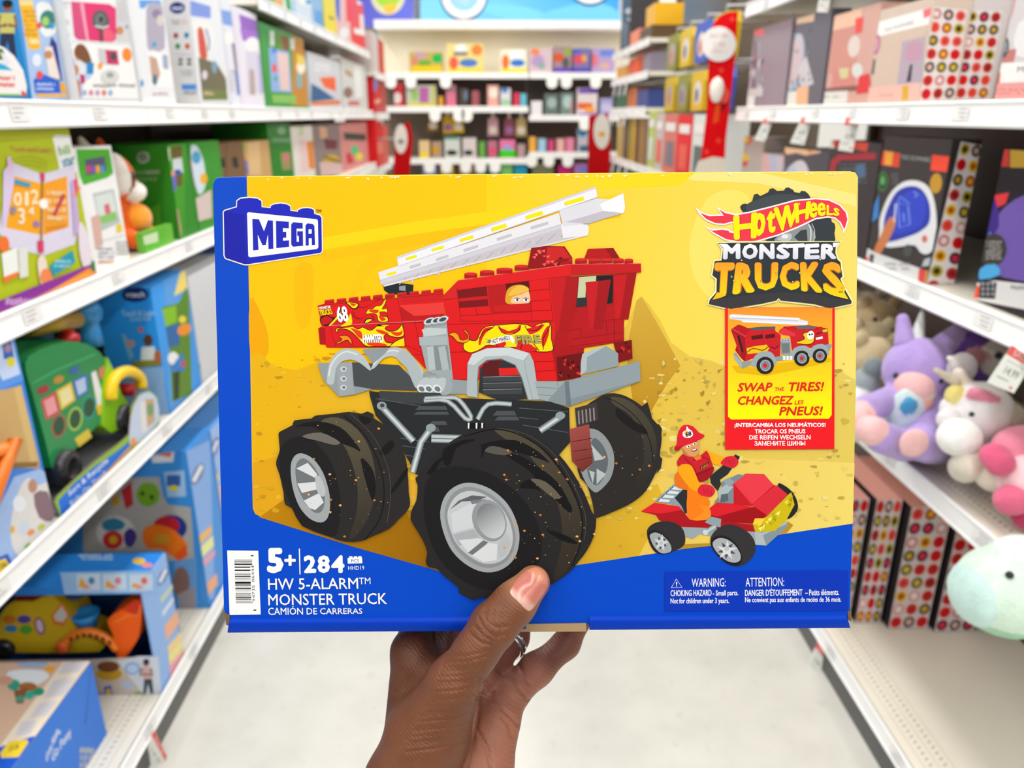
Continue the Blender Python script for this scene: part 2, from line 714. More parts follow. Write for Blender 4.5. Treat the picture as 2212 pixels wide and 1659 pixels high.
def shelf_part(root, sx, x0, y0, y1, zt, depth, slots=True, base=False):
    """sx -1: stands on the left and faces +x; sx +1: stands on the right and faces -x"""
    mb = MB()
    d = sx * depth
    xa, xb = sorted((x0 + sx * 0.008, x0 + d))
    top = 'efe9d9' if base else 'ece7da'
    mb.box(xa, xb, y0 + .002, y1 - .002, zt - 0.022, zt, 'e9e3d4')
    if slots:
        for off in (0.045, 0.075):
            y = y0 + 0.02
            while y < y1 - 0.02:
                xx = x0 + sx * off
                mb.add([(xx - .004, y, zt + .0003), (xx + .004, y + .004, zt + .0003), (xx + .004, y + .008, zt + .0003), (xx - .004, y + .004, zt + .0003)], [(0, 1, 2, 3)], lin('a9a394'))
                y += 0.015
        for off in (0.03, 0.06, 0.09):
            xx = x0 + sx * off
            mb.add([(xx - .001, y0 + .003, zt + .0002), (xx + .001, y0 + .003, zt + .0002), (xx + .001, y1 - .003, zt + .0002), (xx - .001, y1 - .003, zt + .0002)], [(0, 1, 2, 3)], lin('cfc8b6'))
    name = 'base_deck' if base else 'shelf'
    o = mb.build(name, M_STEEL, root)
    rb = MB()
    # price rail: shallow channel with a curled top and bottom edge
    prof = [(0.0008, 0.006), (-0.002, 0.006), (-0.004, 0.002), (-0.001, -0.001), (-0.003, -0.031), (-0.006, -0.034), (-0.003, -0.039), (0.0015, -0.038), (0.0008, 0.0)]
    pts = [Vector((x0 + sx * a, y0 + .0015, zt + b)) for a, b in prof]
    rb.prism(pts, (0, y1 - y0 - .003, 0), 'fbfbfa')
    s = Sheet(rb, lambda u, v, h: Vector((x0 + sx * (-0.0016 - 0.002 * (-v) / 0.03) - sx * (h + .0005), u, zt + v)), step=1e-4)
    rg = random.Random(int(abs(y0 * 100) + zt * 1000))
    y = y0 + 0.1
    while y < y1 - 0.1:
        s.R(y, -0.028, y + 0.05, -0.004, 'f1f0ee')
        s.n += 1
        for q in range(3):
            s.R(y + .006, -0.009 - q * .007, y + rg.uniform(.02, .04), -0.007 - q * .007, 'a9a9ac')
        s.n -= 1
        y += rg.uniform(0.2, 0.34)
    rb.build('price_rail', M_STEEL, o)
    return o


def bay(label, sx, x0, y0, y1, shelves, depth=0.42, height=2.05, group=None, panel='5d544a', kick=True):
    root = thing('shelving_unit', label, 'shelf', (x0 + sx * depth / 2, (y0 + y1) / 2, 0), group=group)
    mb = MB()
    xb = x0 + sx * depth
    a, b = sorted((xb, xb + sx * 0.02))
    mb.box(a, b, y0, y1, 0.02, height, panel)
    s = Sheet(mb, lambda u, v, h: Vector((xb - sx * h, u, v)), step=3e-4)
    y = y0 + .05
    while y < y1:
        s.R(y, 0.1, y + .0015, height - .02, '4a423a')
        s.n -= 1
        y += 0.076
    mb.build('back_panel', M_STEEL, root)
    for yy in (y0 + .012, y1 - .012):
        mb = MB()
        a, b = sorted((xb - sx * .0, xb - sx * .022))
        mb.box(a, b, yy - .011, yy + .011, 0.0, height, '655b51')
        mb.build('upright', M_STEEL, root)
    if kick:
        mb = MB()
        a, b = sorted((x0 + sx * .004, x0 + sx * .022))
        mb.box(a, b, y0, y1, 0, Z_BASE - .03, '4a4a4a')
        mb.build('kick_plate', M_STEEL, root)
        shelf_part(root, sx, x0, y0, y1, Z_BASE, depth, base=True)
    for (zt, xf, dp) in shelves:
        shelf_part(root, sx, xf, y0, y1, zt, dp)
    return root


GL = 'left gondola bays'
LS = [(Z_B, XL, .41), (Z_AL, XL, .41), (Z_MID, XL, .41)]
bay('near left shelving bay whose mid shelf holds the pink-windowed white box', -1, XL, 0.886, 1.80, LS, group=GL)
bay('left shelving bay behind the tall blue activity box, with no top shelf', -1, XL, 1.80, 2.78, LS, group=GL)
LT = LS + [(Z_TOP, XL, .41)]
bay('left shelving bay where the high top shelf begins', -1, XL, 2.78, 3.70, LT, group=GL)
bay('left shelving bay with red packages on its high top shelf', -1, XL, 3.70, 4.62, LT, group=GL)
bay('last short left shelving bay before the red end display', -1, XL, 4.62, 5.16, LT, group=GL)
bay('end display at the far end of the left run, stocked with red packages', -1, -0.75, 5.20, 5.80,
    [(1.02, -0.74, .3), (Z_MID - .012, -0.74, .3), (1.60, -0.74, .3)], depth=.40, group=GL)
GR = 'right gondola bays'
RS = [(Z_B, XR, .47), (Z_AR, XR, .47), (Z_MID, XR, .47)]
bay('near right shelving bay stocked with soft toys and craft boxes', 1, XR, 0.80, 1.735, RS, depth=.48, group=GR, panel='3a1613')
bay('right shelving bay ending at the red blade sign', 1, XR, 1.735, 2.75, RS + [(1.685, XR, .47)], depth=.48, group=GR, panel='3a1613')

# ------------------------------------------------------------------ goods
def pack(name, label, cat, x0, x1, y0, y1, z0, z1, col, faces=None, group=None, mat=None, parts=None, near=None, step=4e-5):
    """upright carton; faces: {'+x','-x','-y','+z'} -> function drawing its print in photo pixels"""
    mb = MB()
    mb.box(x0, x1, y0, y1, z0 + .001, z1, col)
    fns = {'+x': lambda u, v, h: on_x(u, v, x1) + Vector((h, 0, 0)), '-x': lambda u, v, h: on_x(u, v, x0) - Vector((h, 0, 0)),
           '-y': lambda u, v, h: on_y(u, v, y0) - Vector((0, h, 0)), '+z': lambda u, v, h: on_z(u, v, z1) + Vector((0, 0, h))}
    lims = {'+x': ((1, y0, y1), (2, z0 + .001, z1)), '-x': ((1, y0, y1), (2, z0 + .001, z1)), '-y': ((0, x0, x1), (2, z0 + .001, z1)), '+z': ((0, x0, x1), (1, y0, y1))}
    for f, dr in (faces or {}).items():
        fn0, lm = fns[f], lims[f]

        def fn(u, v, h, fn0=fn0, lm=lm):
            p = fn0(u, v, h)
            for (k, a, b) in lm:
                p[k] = min(max(p[k], a), b)
            return p
        dr(Sheet(mb, fn, step=step))
    if parts is None:
        return mb.build(name, mat or M_CARD, None, label, cat, group, origin=((x0 + x1) / 2, (y0 + y1) / 2, z0))
    root = thing(name, label, cat, ((x0 + x1) / 2, (y0 + y1) / 2, z0), group=group)
    mb.build('carton', mat or M_CARD, root)
    parts(root)
    return root


def YL(u, v, X):
    return on_x(u, v, X).y


def logo(s, cx, cy, rx, ry, oval='12307a', tx='e9eef8', rot=0, word='vtech'):
    s.E(cx, cy, rx, ry, oval, rot=rot)
    w = math.radians(rot)
    def P(a, b):
        return (cx + a * rx * math.cos(w) - b * ry * math.sin(w), cy + a * rx * math.sin(w) + b * ry * math.cos(w))
    s.T(word, [P(-.72, -.38), P(.72, -.38), P(.72, .36), P(-.72, .36)], tx, bold=.02)


def child_fig(s, x, y, h, shirt, legs, skin='b07a5a', hair='2e1f18', lean=0):
    """a small printed figure of a standing child"""
    s.E(x, y + h * .1, h * .085, h * .1, skin)
    s.E(x, y + h * .06, h * .09, h * .07, hair)
    s.P([(x - h * .13, y + h * .22), (x + h * .13, y + h * .22), (x + h * .12 + lean, y + h * .58), (x - h * .12 + lean, y + h * .58)], shirt)
    s.P([(x - h * .11 + lean, y + h * .56), (x + h * .11 + lean, y + h * .56), (x + h * .16 + lean, y + h), (x + h * .07 + lean, y + h), (x + lean, y + h * .68), (x - h * .06 + lean, y + h), (x - h * .13 + lean, y + h)], legs)
    s.S([(x - h * .13, y + h * .26), (x - h * .17, y + h * .45), (x, y + h * .42)], h * .06, skin)
    s.S([(x + h * .13, y + h * .26), (x + h * .17, y + h * .45), (x + h * .02, y + h * .42)], h * .06, skin)
# ------------------------------------------------------------------ the held toy box
BOX_D0, BOX_K = 0.42, 0.058           # front plane in camera space: forward + K * up = D0
BOX_T = 0.062                         # thickness of the carton
_nl = math.sqrt(1 + BOX_K ** 2)


def box_point(u, v, h=0.0):
    """pixel of the photo -> point on the front of the box, h metres out of the front"""
    zt = -(v - CY) / F_PX
    d = BOX_D0 / (1 + BOX_K * zt)
    r, f, uu = (u - CX) / F_PX * d, d, zt * d
    return cam2world(r, f - h / _nl, uu - h * BOX_K / _nl)


_bc = box_point(1166, 1362)
BOX = thing('toy_building_set_box', 'yellow and blue toy box with a printed red fire truck, held up in the hand', 'box',
            box_point(1166, 1362, -BOX_T / 2))

FRONT = [(463, 386), (470, 382), (533, 380), (1160, 374), (1500, 371), (1838, 369), (1850, 372), (1856, 383), (1850, 860), (1844, 1131), (1838, 1318),
         (1838, 1326), (1828, 1350), (1270, 1351), (500, 1354), (486, 1330), (482, 1318), (470, 860), (458, 398)]


def carton_body():
    mb = MB()
    c_blue = lin('0448c4')
    n = len(FRONT)
    f = [box_point(u, v, -0.0012) for u, v in FRONT]
    cx, cy = 1160.0, 850.0
    fi = [box_point(cx + (u - cx) * 0.9965, cy + (v - cy) * 0.9955, 0.0) for u, v in FRONT]
    b = [box_point(cx + (u - cx) * 1.0, cy + (v - cy) * 1.0, -BOX_T) for u, v in FRONT]
    bb = [p for p in b]
    verts = fi + f + bb
    tri = tessellate_polygon([[Vector((u, v, 0)) for u, v in FRONT]])
    faces = [tuple(t) for t in tri]
    cols = []
    for (u, v) in FRONT:
        cols.append(lin('ffdc14') if (u > 500 and v < 1135) else c_blue)
    mb.add(verts, faces, [c_blue] * n * 3)
    for ring in (0, 1):
        for i in range(n):
            j = (i + 1) % n
            yel = FRONT[i][0] > 500 and FRONT[j][0] > 500 and FRONT[i][1] < 1135 and FRONT[j][1] < 1135
            c = lin('ffe23a') if yel else c_blue
            a0, a1 = ring * n, (ring + 1) * n
            mb.add([verts[a0 + i], verts[a0 + j], verts[a1 + j], verts[a1 + i]], [(0, 1, 2, 3)], c)
    mb.add(bb, [tuple(reversed(t)) for t in tri], c_blue)
    return mb


BODY = carton_body()
SH = Sheet(BODY, lambda u, v, h: box_point(u, v, h), step=2e-6)
r1, r2, r3 = zoomed(670, 390, 2.9105), zoomed(560, 820, 2.4578), zoomed(1340, 880, 4.0963)
r4, r5, r6 = zoomed(1480, 380, 5.53), zoomed(1540, 650, 4.878), zoomed(1400, 1200, 4.6083)
r7, r8, r9 = zoomed(680, 600, 4.2538), zoomed(450, 370, 4.74), zoomed(450, 1150, 4.9156)
r0 = lambda p: p
rnd = random.Random(7)


def art_ground():
    s = SH.at(r0)
    # yellow field with its blue border at the left and below
    field = [(533, 382), (1160, 376), (1500, 373), (1838, 371), (1848, 374), (1853, 385), (1848, 860), (1842, 1131), (1231, 1223), (1018, 1255),
             (565, 1117), (551, 1110), (546, 1098), (540, 740)]
    s.P(field, 'fabe00', grad=('facb00', (540, 0), (1050, 0)))
    right = [(1050, 377), (1838, 371), (1848, 374), (1853, 385), (1848, 860), (1842, 1131), (1231, 1223), (1050, 1240)]
    s.P(right, 'fccb00', grad=('efd86e', (1180, 300), (1900, 600)))
    # big tonal letters and streaks in the yellow
    s.P([(694, 514), (900, 478), (1330, 420), (1330, 448), (900, 505), (694, 540)], 'fdd00a')
    s.P([(694, 545), (900, 505), (1340, 446), (1340, 470), (900, 530), (694, 566)], 'f4bb00')
    s.P([(640, 575), (672, 570), (678, 610), (672, 680), (655, 712), (640, 690), (634, 630)], 'f2b600', smooth=3)
    s.P([(806, 545), (770, 590), (752, 640), (775, 632), (800, 590), (830, 560)], 'f4bd00', smooth=3)
    s.P([(540, 645), (565, 680), (580, 730), (575, 770), (542, 775)], 'eaa400', smooth=3)
    s.P([(1440, 375), (1640, 372), (1848, 420), (1850, 446), (1640, 396), (1500, 390)], 'f2e084')
    s.P([(1500, 600), (1490, 520), (1520, 440), (1560, 412), (1600, 414), (1620, 440), (1590, 520), (1545, 640)], 'f2dc68', smooth=4)
    s.P([(1240, 380), (1500, 374), (1470, 400), (1300, 410)], 'fdd41a')
    # distant ground and hills
    hills = [(543, 768), (560, 762), (590, 790), (640, 800), (690, 780), (760, 800), (860, 820), (1180, 830), (1320, 800), (1342, 720), (1360, 690),
             (1375, 648), (1386, 640), (1400, 655), (1425, 690), (1450, 740), (1490, 770), (1540, 780), (1560, 790), (1770, 800), (1810, 798),
             (1849, 822), (1846, 960), (1842, 1131), (1231, 1223), (1018, 1255), (565, 1117), (551, 1110), (546, 1098)]
    s.P(hills, 'e2ae12', grad=('dcc35a', (900, 0), (1850, 0)))
    s.P([(546, 1000), (600, 985), (760, 1010), (1000, 1060), (1300, 1010), (1480, 985), (1846, 1000), (1842, 1131), (1231, 1223), (1018, 1255), (565, 1117),
         (551, 1110), (546, 1098)], 'dba016', grad=('e8d06a', (800, 1000), (1850, 1100)))
    s.P([(700, 1130), (1000, 1085), (1290, 1090), (1420, 1045), (1440, 1090), (1380, 1200), (1231, 1223), (1018, 1255), (720, 1165)], 'a06c06',
        grad=('d8ae2c', (900, 1180), (1440, 1080)))
    s.P([(560, 1117), (640, 1060), (860, 1080), (960, 1237), (760, 1180)], 'b98008', smooth=0, grad=('8c5c04', (560, 1080), (960, 1230)))
    s.P([(1352, 760), (1375, 650), (1386, 641), (1402, 668), (1432, 720), (1470, 790), (1440, 830), (1400, 900), (1370, 890)], 'cda53a', grad=('b98a1c', (1380, 640), (1400, 900)))
    # texture of rock, scrub and dust
    for i in range(520):
        u = rnd.uniform(550, 1840)
        v = rnd.uniform(770, 1120)
        if 1386 < u < 1560 and v < 800 and v < 640 + (u - 1386) * 1.0:
            continue
        if 690 < u < 1380 and 780 < v < 1040 and rnd.random() < 0.7:
            continue
        w = rnd.uniform(2, 11)
        hgt = w * rnd.uniform(0.25, 0.8)
        base = rnd.choice(['cf9d16', 'e6b828', 'c28f1a', 'd8ac38', 'e0b426', 'b98a1e'] if u < 1300 else ['c9ab48', 'dfc970', 'bfa244', 'd2b95a', 'e6d684', 'b09a44'])
        pts = []
        for k in range(7):
            a = 2 * math.pi * k / 7
            q = rnd.uniform(0.55, 1.15)
            pts.append((u + w * q * math.cos(a), v + hgt * q * math.sin(a)))
        s.P(pts, base)
        s.n -= .7
    for i in range(420):
        u = rnd.uniform(552, 1838)
        v = 1010 - 230 * rnd.random() ** .7
        if 690 < u < 1385 or v < 640 + abs(u - 1386) * .95 or (u < 690 and v < 800 + (u - 560) * .05):
            continue
        if 1566 < u < 1800:
            continue
        h = rnd.uniform(4, 15)
        c = rnd.choice(['b08a2a', 'e9d07a', 'c7a444', 'a9832c', 'd9be62'] if u > 1300 else ['c08a10', 'f0c838', 'b27c0c', 'd6a41e'])
        s.P([(u, v), (u + rnd.uniform(2, 6), v - h * .4), (u + rnd.uniform(1, 9), v - h), (u - 3, v - h * .6)], c)
        s.n -= .7


def lines(s, segs, w, col):
    for a in segs:
        s.S(a, w, col)


def flame(s, pts, w=3.0, fill='ffd800'):
    s.P(pts, '1d1412', smooth=4)
    q = inset(smooth_loop(pts, 4), w)
    s.P(q, fill)
    s.P(inset(q, w * 1.2), 'e33a10') if w > 5 else None


def art_truck():
    s = SH.at(r1)
    # ladder pivot
    s.P([(455, 632), (650, 655), (645, 720), (500, 715), (465, 690)], '23282c')
    s.P([(560, 665), (600, 660), (600, 695), (560, 690)], '8d979c')
    # ladder: underside, lower rail, upper rail
    s.P([(440, 625), (1575, 270), (1752, 275), (1748, 345), (465, 668)], 'c3bec6')
    for i in range(14):
        x = 560 + i * 78
        s.S([(x, 660 - i * 23 - 6), (x + 46, 620 - i * 23 - 10)], 6, 'b4a6ae')
    s.P([(465, 668), (1748, 345), (1750, 335), (470, 655)], 'dedade')
    s.P([(1575, 275), (1700, 272), (1748, 282), (1752, 310), (1745, 345), (1590, 362)], 'e6e4ea')
    s.P([(428, 578), (1565, 205), (1578, 275), (440, 628)], 'e2e1e7')
    s.P([(440, 628), (1578, 275), (1580, 300), (446, 655)], 'cdcbd4')
    s.S([(440, 628), (1578, 276)], 4, 'b9b6be')
    for q in ([(480, 585), (540, 570), (543, 586), (483, 603)],):
        s.P(q, 'ffdf00')
    for (a, b) in (((625, 537), (695, 518)), ((790, 490), (868, 465)), ((963, 432), (1055, 403)), ((1172, 362), (1265, 333)), ((1385, 290), (1495, 258))):
        s.P([a, b, (b[0] + 3, b[1] + 18), (a[0] + 3, a[1] + 20)], 'c2bfc7')
        s.P([(a[0] + 10, a[1] + 85), (a[0] + 22, a[1] + 81), (a[0] + 24, a[1] + 105), (a[0] + 12, a[1] + 109)], 'c9c6ce')
    s.P([(1565, 190), (1800, 112), (1880, 120), (1968, 80), (1980, 170), (1970, 205), (1750, 268), (1590, 290)], 'd9d7df')
    s.P([(1820, 150), (1968, 82), (1980, 170), (1970, 205), (1840, 190)], 'efeef3')
    s.P([(1600, 262), (1740, 222), (1840, 192), (1960, 205), (1750, 272)], 'bdbac3')
    s.P([(545, 480), (1795, 38), (1806, 105), (555, 540)], 'e9e8ee')
    s.P([(545, 480), (1795, 38), (1797, 52), (548, 494)], 'cfcdd8')
    s.S([(555, 540), (1806, 105)], 4, 'c4c1ca')
    for q in ([(603, 485), (668, 467), (672, 484), (607, 502)], [(765, 430), (838, 408), (842, 428), (768, 447)], [(942, 368), (1025, 343), (1028, 365), (945, 388)],
              [(1140, 297), (1232, 270), (1235, 295), (1143, 323)], [(1355, 222), (1460, 190), (1463, 217), (1358, 247)], [(1600, 135), (1718, 100), (1722, 125), (1603, 160)]):
        s.P(q, 'ffe000')
        s.S([q[0], q[3]], 4, 'bdbac2')
    # rear body
    for i in range(10):
        x = 90 + i * 76
        y = 752 - i * 7.4
        s.P([(x, y + 26), (x + 3, y), (x + 60, y - 7), (x + 64, y + 20)], 'b3161a')
        s.P([(x + 3, y), (x + 60, y - 7), (x + 61, y + 3), (x + 4, y + 10)], 'd02a2a')
    s.P([(48, 787), (90, 775), (840, 712), (865, 1250), (720, 1180), (600, 1050), (105, 1050), (95, 1030), (62, 1030), (55, 928), (75, 915)], 'd5191b')
    s.P([(52, 928), (95, 926), (100, 1030), (62, 1030)], 'a91418')
    s.P([(75, 912), (850, 880), (850, 888), (75, 918)], '8e0f12')
    s.S([(75, 915), (590, 890), (850, 876)], 3, 'f0898a')
    s.P([(560, 785), (720, 775), (845, 765), (845, 838), (655, 852)], 'e23a36')
    s.P([(565, 790), (655, 852), (845, 838), (845, 862), (650, 880), (575, 880)], 'b5161a')
    s.P([(575, 722), (835, 700), (838, 752), (580, 775)], 'c81a1c')
    lines(s, [[(48, 787), (470, 745), (840, 712)], [(470, 745), (495, 890)], [(550, 735), (580, 885)], [(580, 890), (605, 1045)], [(660, 885), (690, 1050)],
              [(130, 925), (160, 1045)], [(105, 1048), (620, 1040), (720, 1090)], [(120, 1090), (720, 1095)], [(700, 1095), (720, 1150)]], 2.5, '7f0c10')
    # rear flames and lettering
    s = SH.at(r7)
    s.P([(290, 225), (400, 235), (395, 280), (350, 290), (320, 262)], '1d1412', smooth=4)
    s.P([(300, 228), (392, 240), (384, 274), (352, 280), (328, 258)], 'ffd800', smooth=4)
    s.P([(325, 232), (380, 244), (352, 262)], 'e33a10', smooth=3)
    fl1 = [(660, 195), (640, 200), (610, 250), (560, 260), (530, 285), (490, 290), (470, 335), (530, 330), (570, 345), (585, 400), (640, 410), (676, 400), (668, 360),
           (620, 350), (600, 320), (640, 315), (668, 325), (664, 280), (625, 285), (650, 240)]
    s.P(fl1, '1d1412', smooth=3)
    s.P(inset(smooth_loop(fl1, 3), 5), 'ffd900')
    s.P([(500, 300), (540, 292), (590, 300), (570, 325), (520, 318)], 'e0341a', smooth=3)
    s.P([(590, 340), (630, 360), (655, 385), (610, 395)], 'e0341a', smooth=3)
    s.P([(450, 415), (480, 375), (540, 378), (520, 400), (480, 420)], '1d1412', smooth=3)
    s.P([(462, 412), (485, 384), (528, 384), (508, 400), (480, 413)], 'ffd900', smooth=3)
    for pts in ([(410, 270), (450, 275), (500, 255), (545, 225)], [(340, 340), (390, 375), (450, 370), (480, 355)], [(520, 340), (550, 380), (555, 420)],
                [(350, 310), (380, 360), (440, 390)], [(600, 195), (575, 215), (520, 240)]):
        s.S(pts, 6, '1d1412', smooth=4, taper=True)
    s.P([(50, 370), (110, 340), (170, 365), (210, 350), (240, 330), (200, 400), (130, 440), (66, 435)], '1d1412', smooth=3)
    s.P([(60, 380), (110, 352), (165, 378), (150, 405), (110, 430), (70, 430)], 'c3161c', smooth=3)
    s.P([(130, 438), (170, 395), (240, 315), (225, 360), (165, 425)], 'ffd900', smooth=3)
    s.P([(300, 400), (330, 330), (345, 420), (300, 440), (240, 445)], 'ffd900', smooth=3)
    s.T('MONSTER', [(38, 268), (146, 254), (149, 280), (42, 293)], 'ffffff', bold=.03, outline='1d1412', ow=.05)
    s.T('TRUCKS', [(42, 298), (152, 284), (168, 332), (50, 352)], 'ffd900', bold=.03, outline='1d1412', ow=.05)
    s.T('68', [(190, 268), (292, 258), (318, 402), (216, 414)], 'ffffff', bold=.03, outline='5a1012', ow=.04)
    fl2 = [(190, 490), (205, 460), (260, 455), (320, 450), (350, 445), (400, 470), (440, 450), (480, 470), (520, 480), (560, 450), (590, 430), (650, 440), (690, 430), (650, 465),
           (690, 490), (750, 480), (790, 440), (800, 410), (815, 460), (822, 530), (770, 550), (700, 540), (660, 520), (640, 545), (660, 590), (720, 600), (725, 630),
           (560, 633), (470, 630), (400, 560), (350, 510), (300, 480), (240, 470), (215, 480), (215, 505)]
    s.P(fl2, '1d1412', smooth=3)
    s.P(inset(smooth_loop(fl2, 3), 6), 'ffd900')
    for pts in ([(330, 462), (390, 478), (430, 500), (440, 560), (400, 545), (365, 500)], [(560, 478), (610, 480), (680, 510), (640, 520), (590, 505)], [(700, 500), (780, 500), (806, 480), (800, 520), (750, 535)],
                [(480, 600), (540, 590), (640, 606), (660, 626), (520, 626)]):
        s.P(pts, 'e33a14', smooth=3)
    s.P([(470, 440), (500, 425), (540, 430), (545, 460), (505, 465)], 'c8171b', smooth=3)
    fl3 = [(190, 600), (250, 570), (225, 545), (240, 530), (300, 530), (340, 570), (345, 615), (325, 600), (300, 575), (260, 590), (220, 608)]
    s.P(fl3, '1d1412', smooth=3)
    s.P(inset(smooth_loop(fl3, 3), 5), 'f08a10')
    s.P([(690, 632), (740, 590), (820, 550), (826, 628)], 'ffd900', smooth=0)
    s.S([(690, 632), (720, 600), (770, 570), (822, 550)], 6, '1d1412', smooth=3)
    s.T('HWMTFD', [(440, 525), (625, 518), (632, 594), (446, 602)], 'ffffff', bold=.04, outline='2a1512', ow=.05)
    # cab
    s = SH.at(r1)
    s.P([(835, 725), (930, 628), (1635, 528), (1640, 600), (1515, 618), (1540, 945), (1522, 1080), (1552, 1260), (868, 1250), (858, 900)], 'd8191b')
    s.P([(1510, 610), (2052, 580), (2000, 875), (1972, 872), (1972, 1010), (1722, 1052), (1702, 1240), (1552, 1262), (1522, 1080), (1542, 945)], 'b2161b', grad=('a01218', (1510, 600), (2000, 1000)))
    s.P([(835, 725), (930, 628), (925, 738), (838, 752)], 'd02022')
    # side windows
    s.P([(920, 680), (1110, 660), (1120, 790), (940, 800)], '771014')
    s.P([(925, 740), (1118, 722), (1122, 745), (930, 762)], 'c5191c')
    s.P([(1225, 640), (1375, 628), (1385, 770), (1235, 785)], '5c0d10')
    s.P([(1115, 660), (1230, 655), (1240, 770), (1145, 840), (1125, 790)], 'b3161a')
    # driver's head with blonde hair
    s.P([(1240, 775), (1232, 710), (1255, 672), (1310, 655), (1360, 668), (1380, 715), (1375, 770)], 'd99f2a', smooth=4)
    s.P([(1270, 772), (1272, 735), (1330, 715), (1372, 700), (1376, 768)], 'eebf97', smooth=3)
    s.P([(1245, 720), (1290, 720), (1345, 700), (1375, 690), (1360, 668), (1300, 665)], 'e8b744', smooth=4)
    for ex in (1300, 1355):
        s.E(ex, 750, 17, 10, 'ffffff'); s.E(ex + 2, 750, 8, 9, '3c6fa0'); s.E(ex + 2, 750, 4, 5, '101010')
        s.S([(ex - 18, 745), (ex, 737), (ex + 18, 744)], 4, '2a1a14')
    s.P([(1150, 785), (1388, 770), (1390, 820), (1160, 830)], 'c4181c')
    lines(s, [[(838, 750), (1120, 722)], [(940, 800), (1125, 788)], [(1160, 830), (1390, 820), (1515, 815)], [(945, 850), (1390, 825)], [(948, 885), (1520, 880)], [(860, 905), (1530, 885)],
              [(1375, 632), (1388, 770), (1395, 880)], [(1500, 618), (1525, 880)], [(1375, 695), (1505, 683)], [(1380, 760), (1512, 750)], [(925, 690), (948, 885)], [(1042, 800), (1050, 850)],
              [(870, 1080), (1010, 1075)], [(1400, 1075), (1525, 1072)], [(1400, 1140), (1530, 1135)], [(1415, 1200), (1540, 1192)], [(900, 1250), (1000, 1252)]], 3, '8c0e12')
    # front bricks and slanted pillars
    s.P([(1690, 605), (1890, 595), (1890, 780), (1670, 795)], '2b3032')
    s.P([(1690, 608), (1798, 600), (1795, 640), (1735, 640), (1730, 735), (1680, 738)], 'c3c79e')
    s.P([(1800, 600), (1905, 597), (1900, 770), (1850, 770)], '1b1b1e')
    s.P([(1680, 800), (1905, 775), (1965, 775), (1965, 1005), (1720, 1050), (1620, 1050), (1620, 945)], 'b0161c')
    for (a, b, c, d, l, m) in (((1515, 615), (1610, 605), (1560, 945), (1540, 945), 'c2181d', None), ((1610, 605), (1690, 600), (1640, 945), (1560, 945), 'a91419', None),
                               ((1730, 640), (1812, 632), (1778, 935), (1755, 930), 'c01a20', None), ((1812, 632), (1890, 622), (1838, 935), (1778, 938), 'a01318', None),
                               ((1905, 600), (1990, 592), (1945, 875), (1918, 872), 'c01a20', None), ((1990, 592), (2050, 586), (2000, 872), (1945, 876), 'a01318', None)):
        s.P([a, b, c, d], l)
    lines(s, [[(1622, 950), (1700, 930)], [(1640, 998), (1960, 955)], [(1625, 1045), (1960, 1000)], [(1650, 800), (1730, 790)], [(1840, 880), (1960, 870)], [(1700, 935), (1705, 985)], [(1860, 885), (1865, 970)],
              [(1910, 875), (1912, 1008)]], 3, '7f0b10')
    # roof
    s.P([(930, 628), (1635, 527), (1642, 598), (1515, 612), (925, 690)], 'd81b1e')
    s.P([(1635, 527), (2078, 522), (2080, 578), (1640, 596)], 'c01a1f')
    s.S([(930, 628), (1635, 527), (2078, 522)], 4, 'f06a66')
    for (x, y, w, h) in ((970, 580, 80, 36), (1068, 565, 90, 36), (1172, 550, 100, 38), (1285, 532, 90, 34), (1560, 490, 88, 40), (1665, 490, 75, 36), (1750, 490, 78, 36), (1830, 490, 70, 34), (1905, 490, 66, 34),
                         (1975, 493, 54, 32)):
        s.P([(x, y + h), (x, y + 8), (x + w, y + 4), (x + w, y + h - 4)], 'a8151a')
        s.E(x + w / 2, y + 7, w / 2, 9, 'd22a2c')
    s.P([(1365, 555), (1390, 425), (1480, 412), (1600, 415), (1650, 490), (1530, 540), (1440, 552)], '8f0f14')
    s.P([(1490, 420), (1590, 418), (1640, 490), (1560, 492), (1520, 520), (1480, 530)], 'c62222')
    for i in range(14):
        x, y = rnd.uniform(1385, 1600), rnd.uniform(430, 530)
        s.P([(x, y), (x + 26, y - 6), (x + 18, y + 14)], rnd.choice(['d83a36', '5c080b', 'e8645e']))
    s.P([(1722, 492), (1745, 430), (1905, 425), (1945, 488)], 'b3161b')
    s.P([(1850, 428), (1905, 425), (1945, 488), (1900, 490)], '8f1014')
    # cab flames and lettering
    s = SH.at(r7)
    fl = [(1365, 610), (1400, 570), (1480, 575), (1510, 520), (1540, 470), (1600, 440), (1720, 430), (1840, 420), (1950, 430), (2000, 450), (2060, 420), (2165, 415), (2175, 560), (2185, 672), (2010, 676),
          (1990, 620), (1900, 640), (1750, 640), (1600, 620), (1540, 650), (1480, 680), (1420, 690), (1370, 660)]
    s.P(fl, '1d1412', smooth=3)
    s.P(inset(smooth_loop(fl, 3), 6), 'ffd900')
    for pts in ([(1545, 480), (1600, 455), (1640, 460), (1580, 500), (1540, 560), (1520, 620), (1505, 590)], [(1690, 450), (1760, 480), (1850, 470), (1880, 430), (1890, 480), (1830, 510), (1750, 510), (1700, 480)],
                [(1950, 470), (2050, 440), (2110, 430), (2080, 470), (2040, 500), (1980, 520), (1960, 500)], [(2080, 560), (2110, 480), (2150, 440), (2150, 520), (2100, 640)], [(1850, 640), (1900, 560), (1990, 620), (2040, 650), (2030, 674), (1900, 672)],
                [(1640, 600), (1700, 570), (1760, 600), (1720, 640)]):
        s.P(pts, 'd8201c', smooth=3)
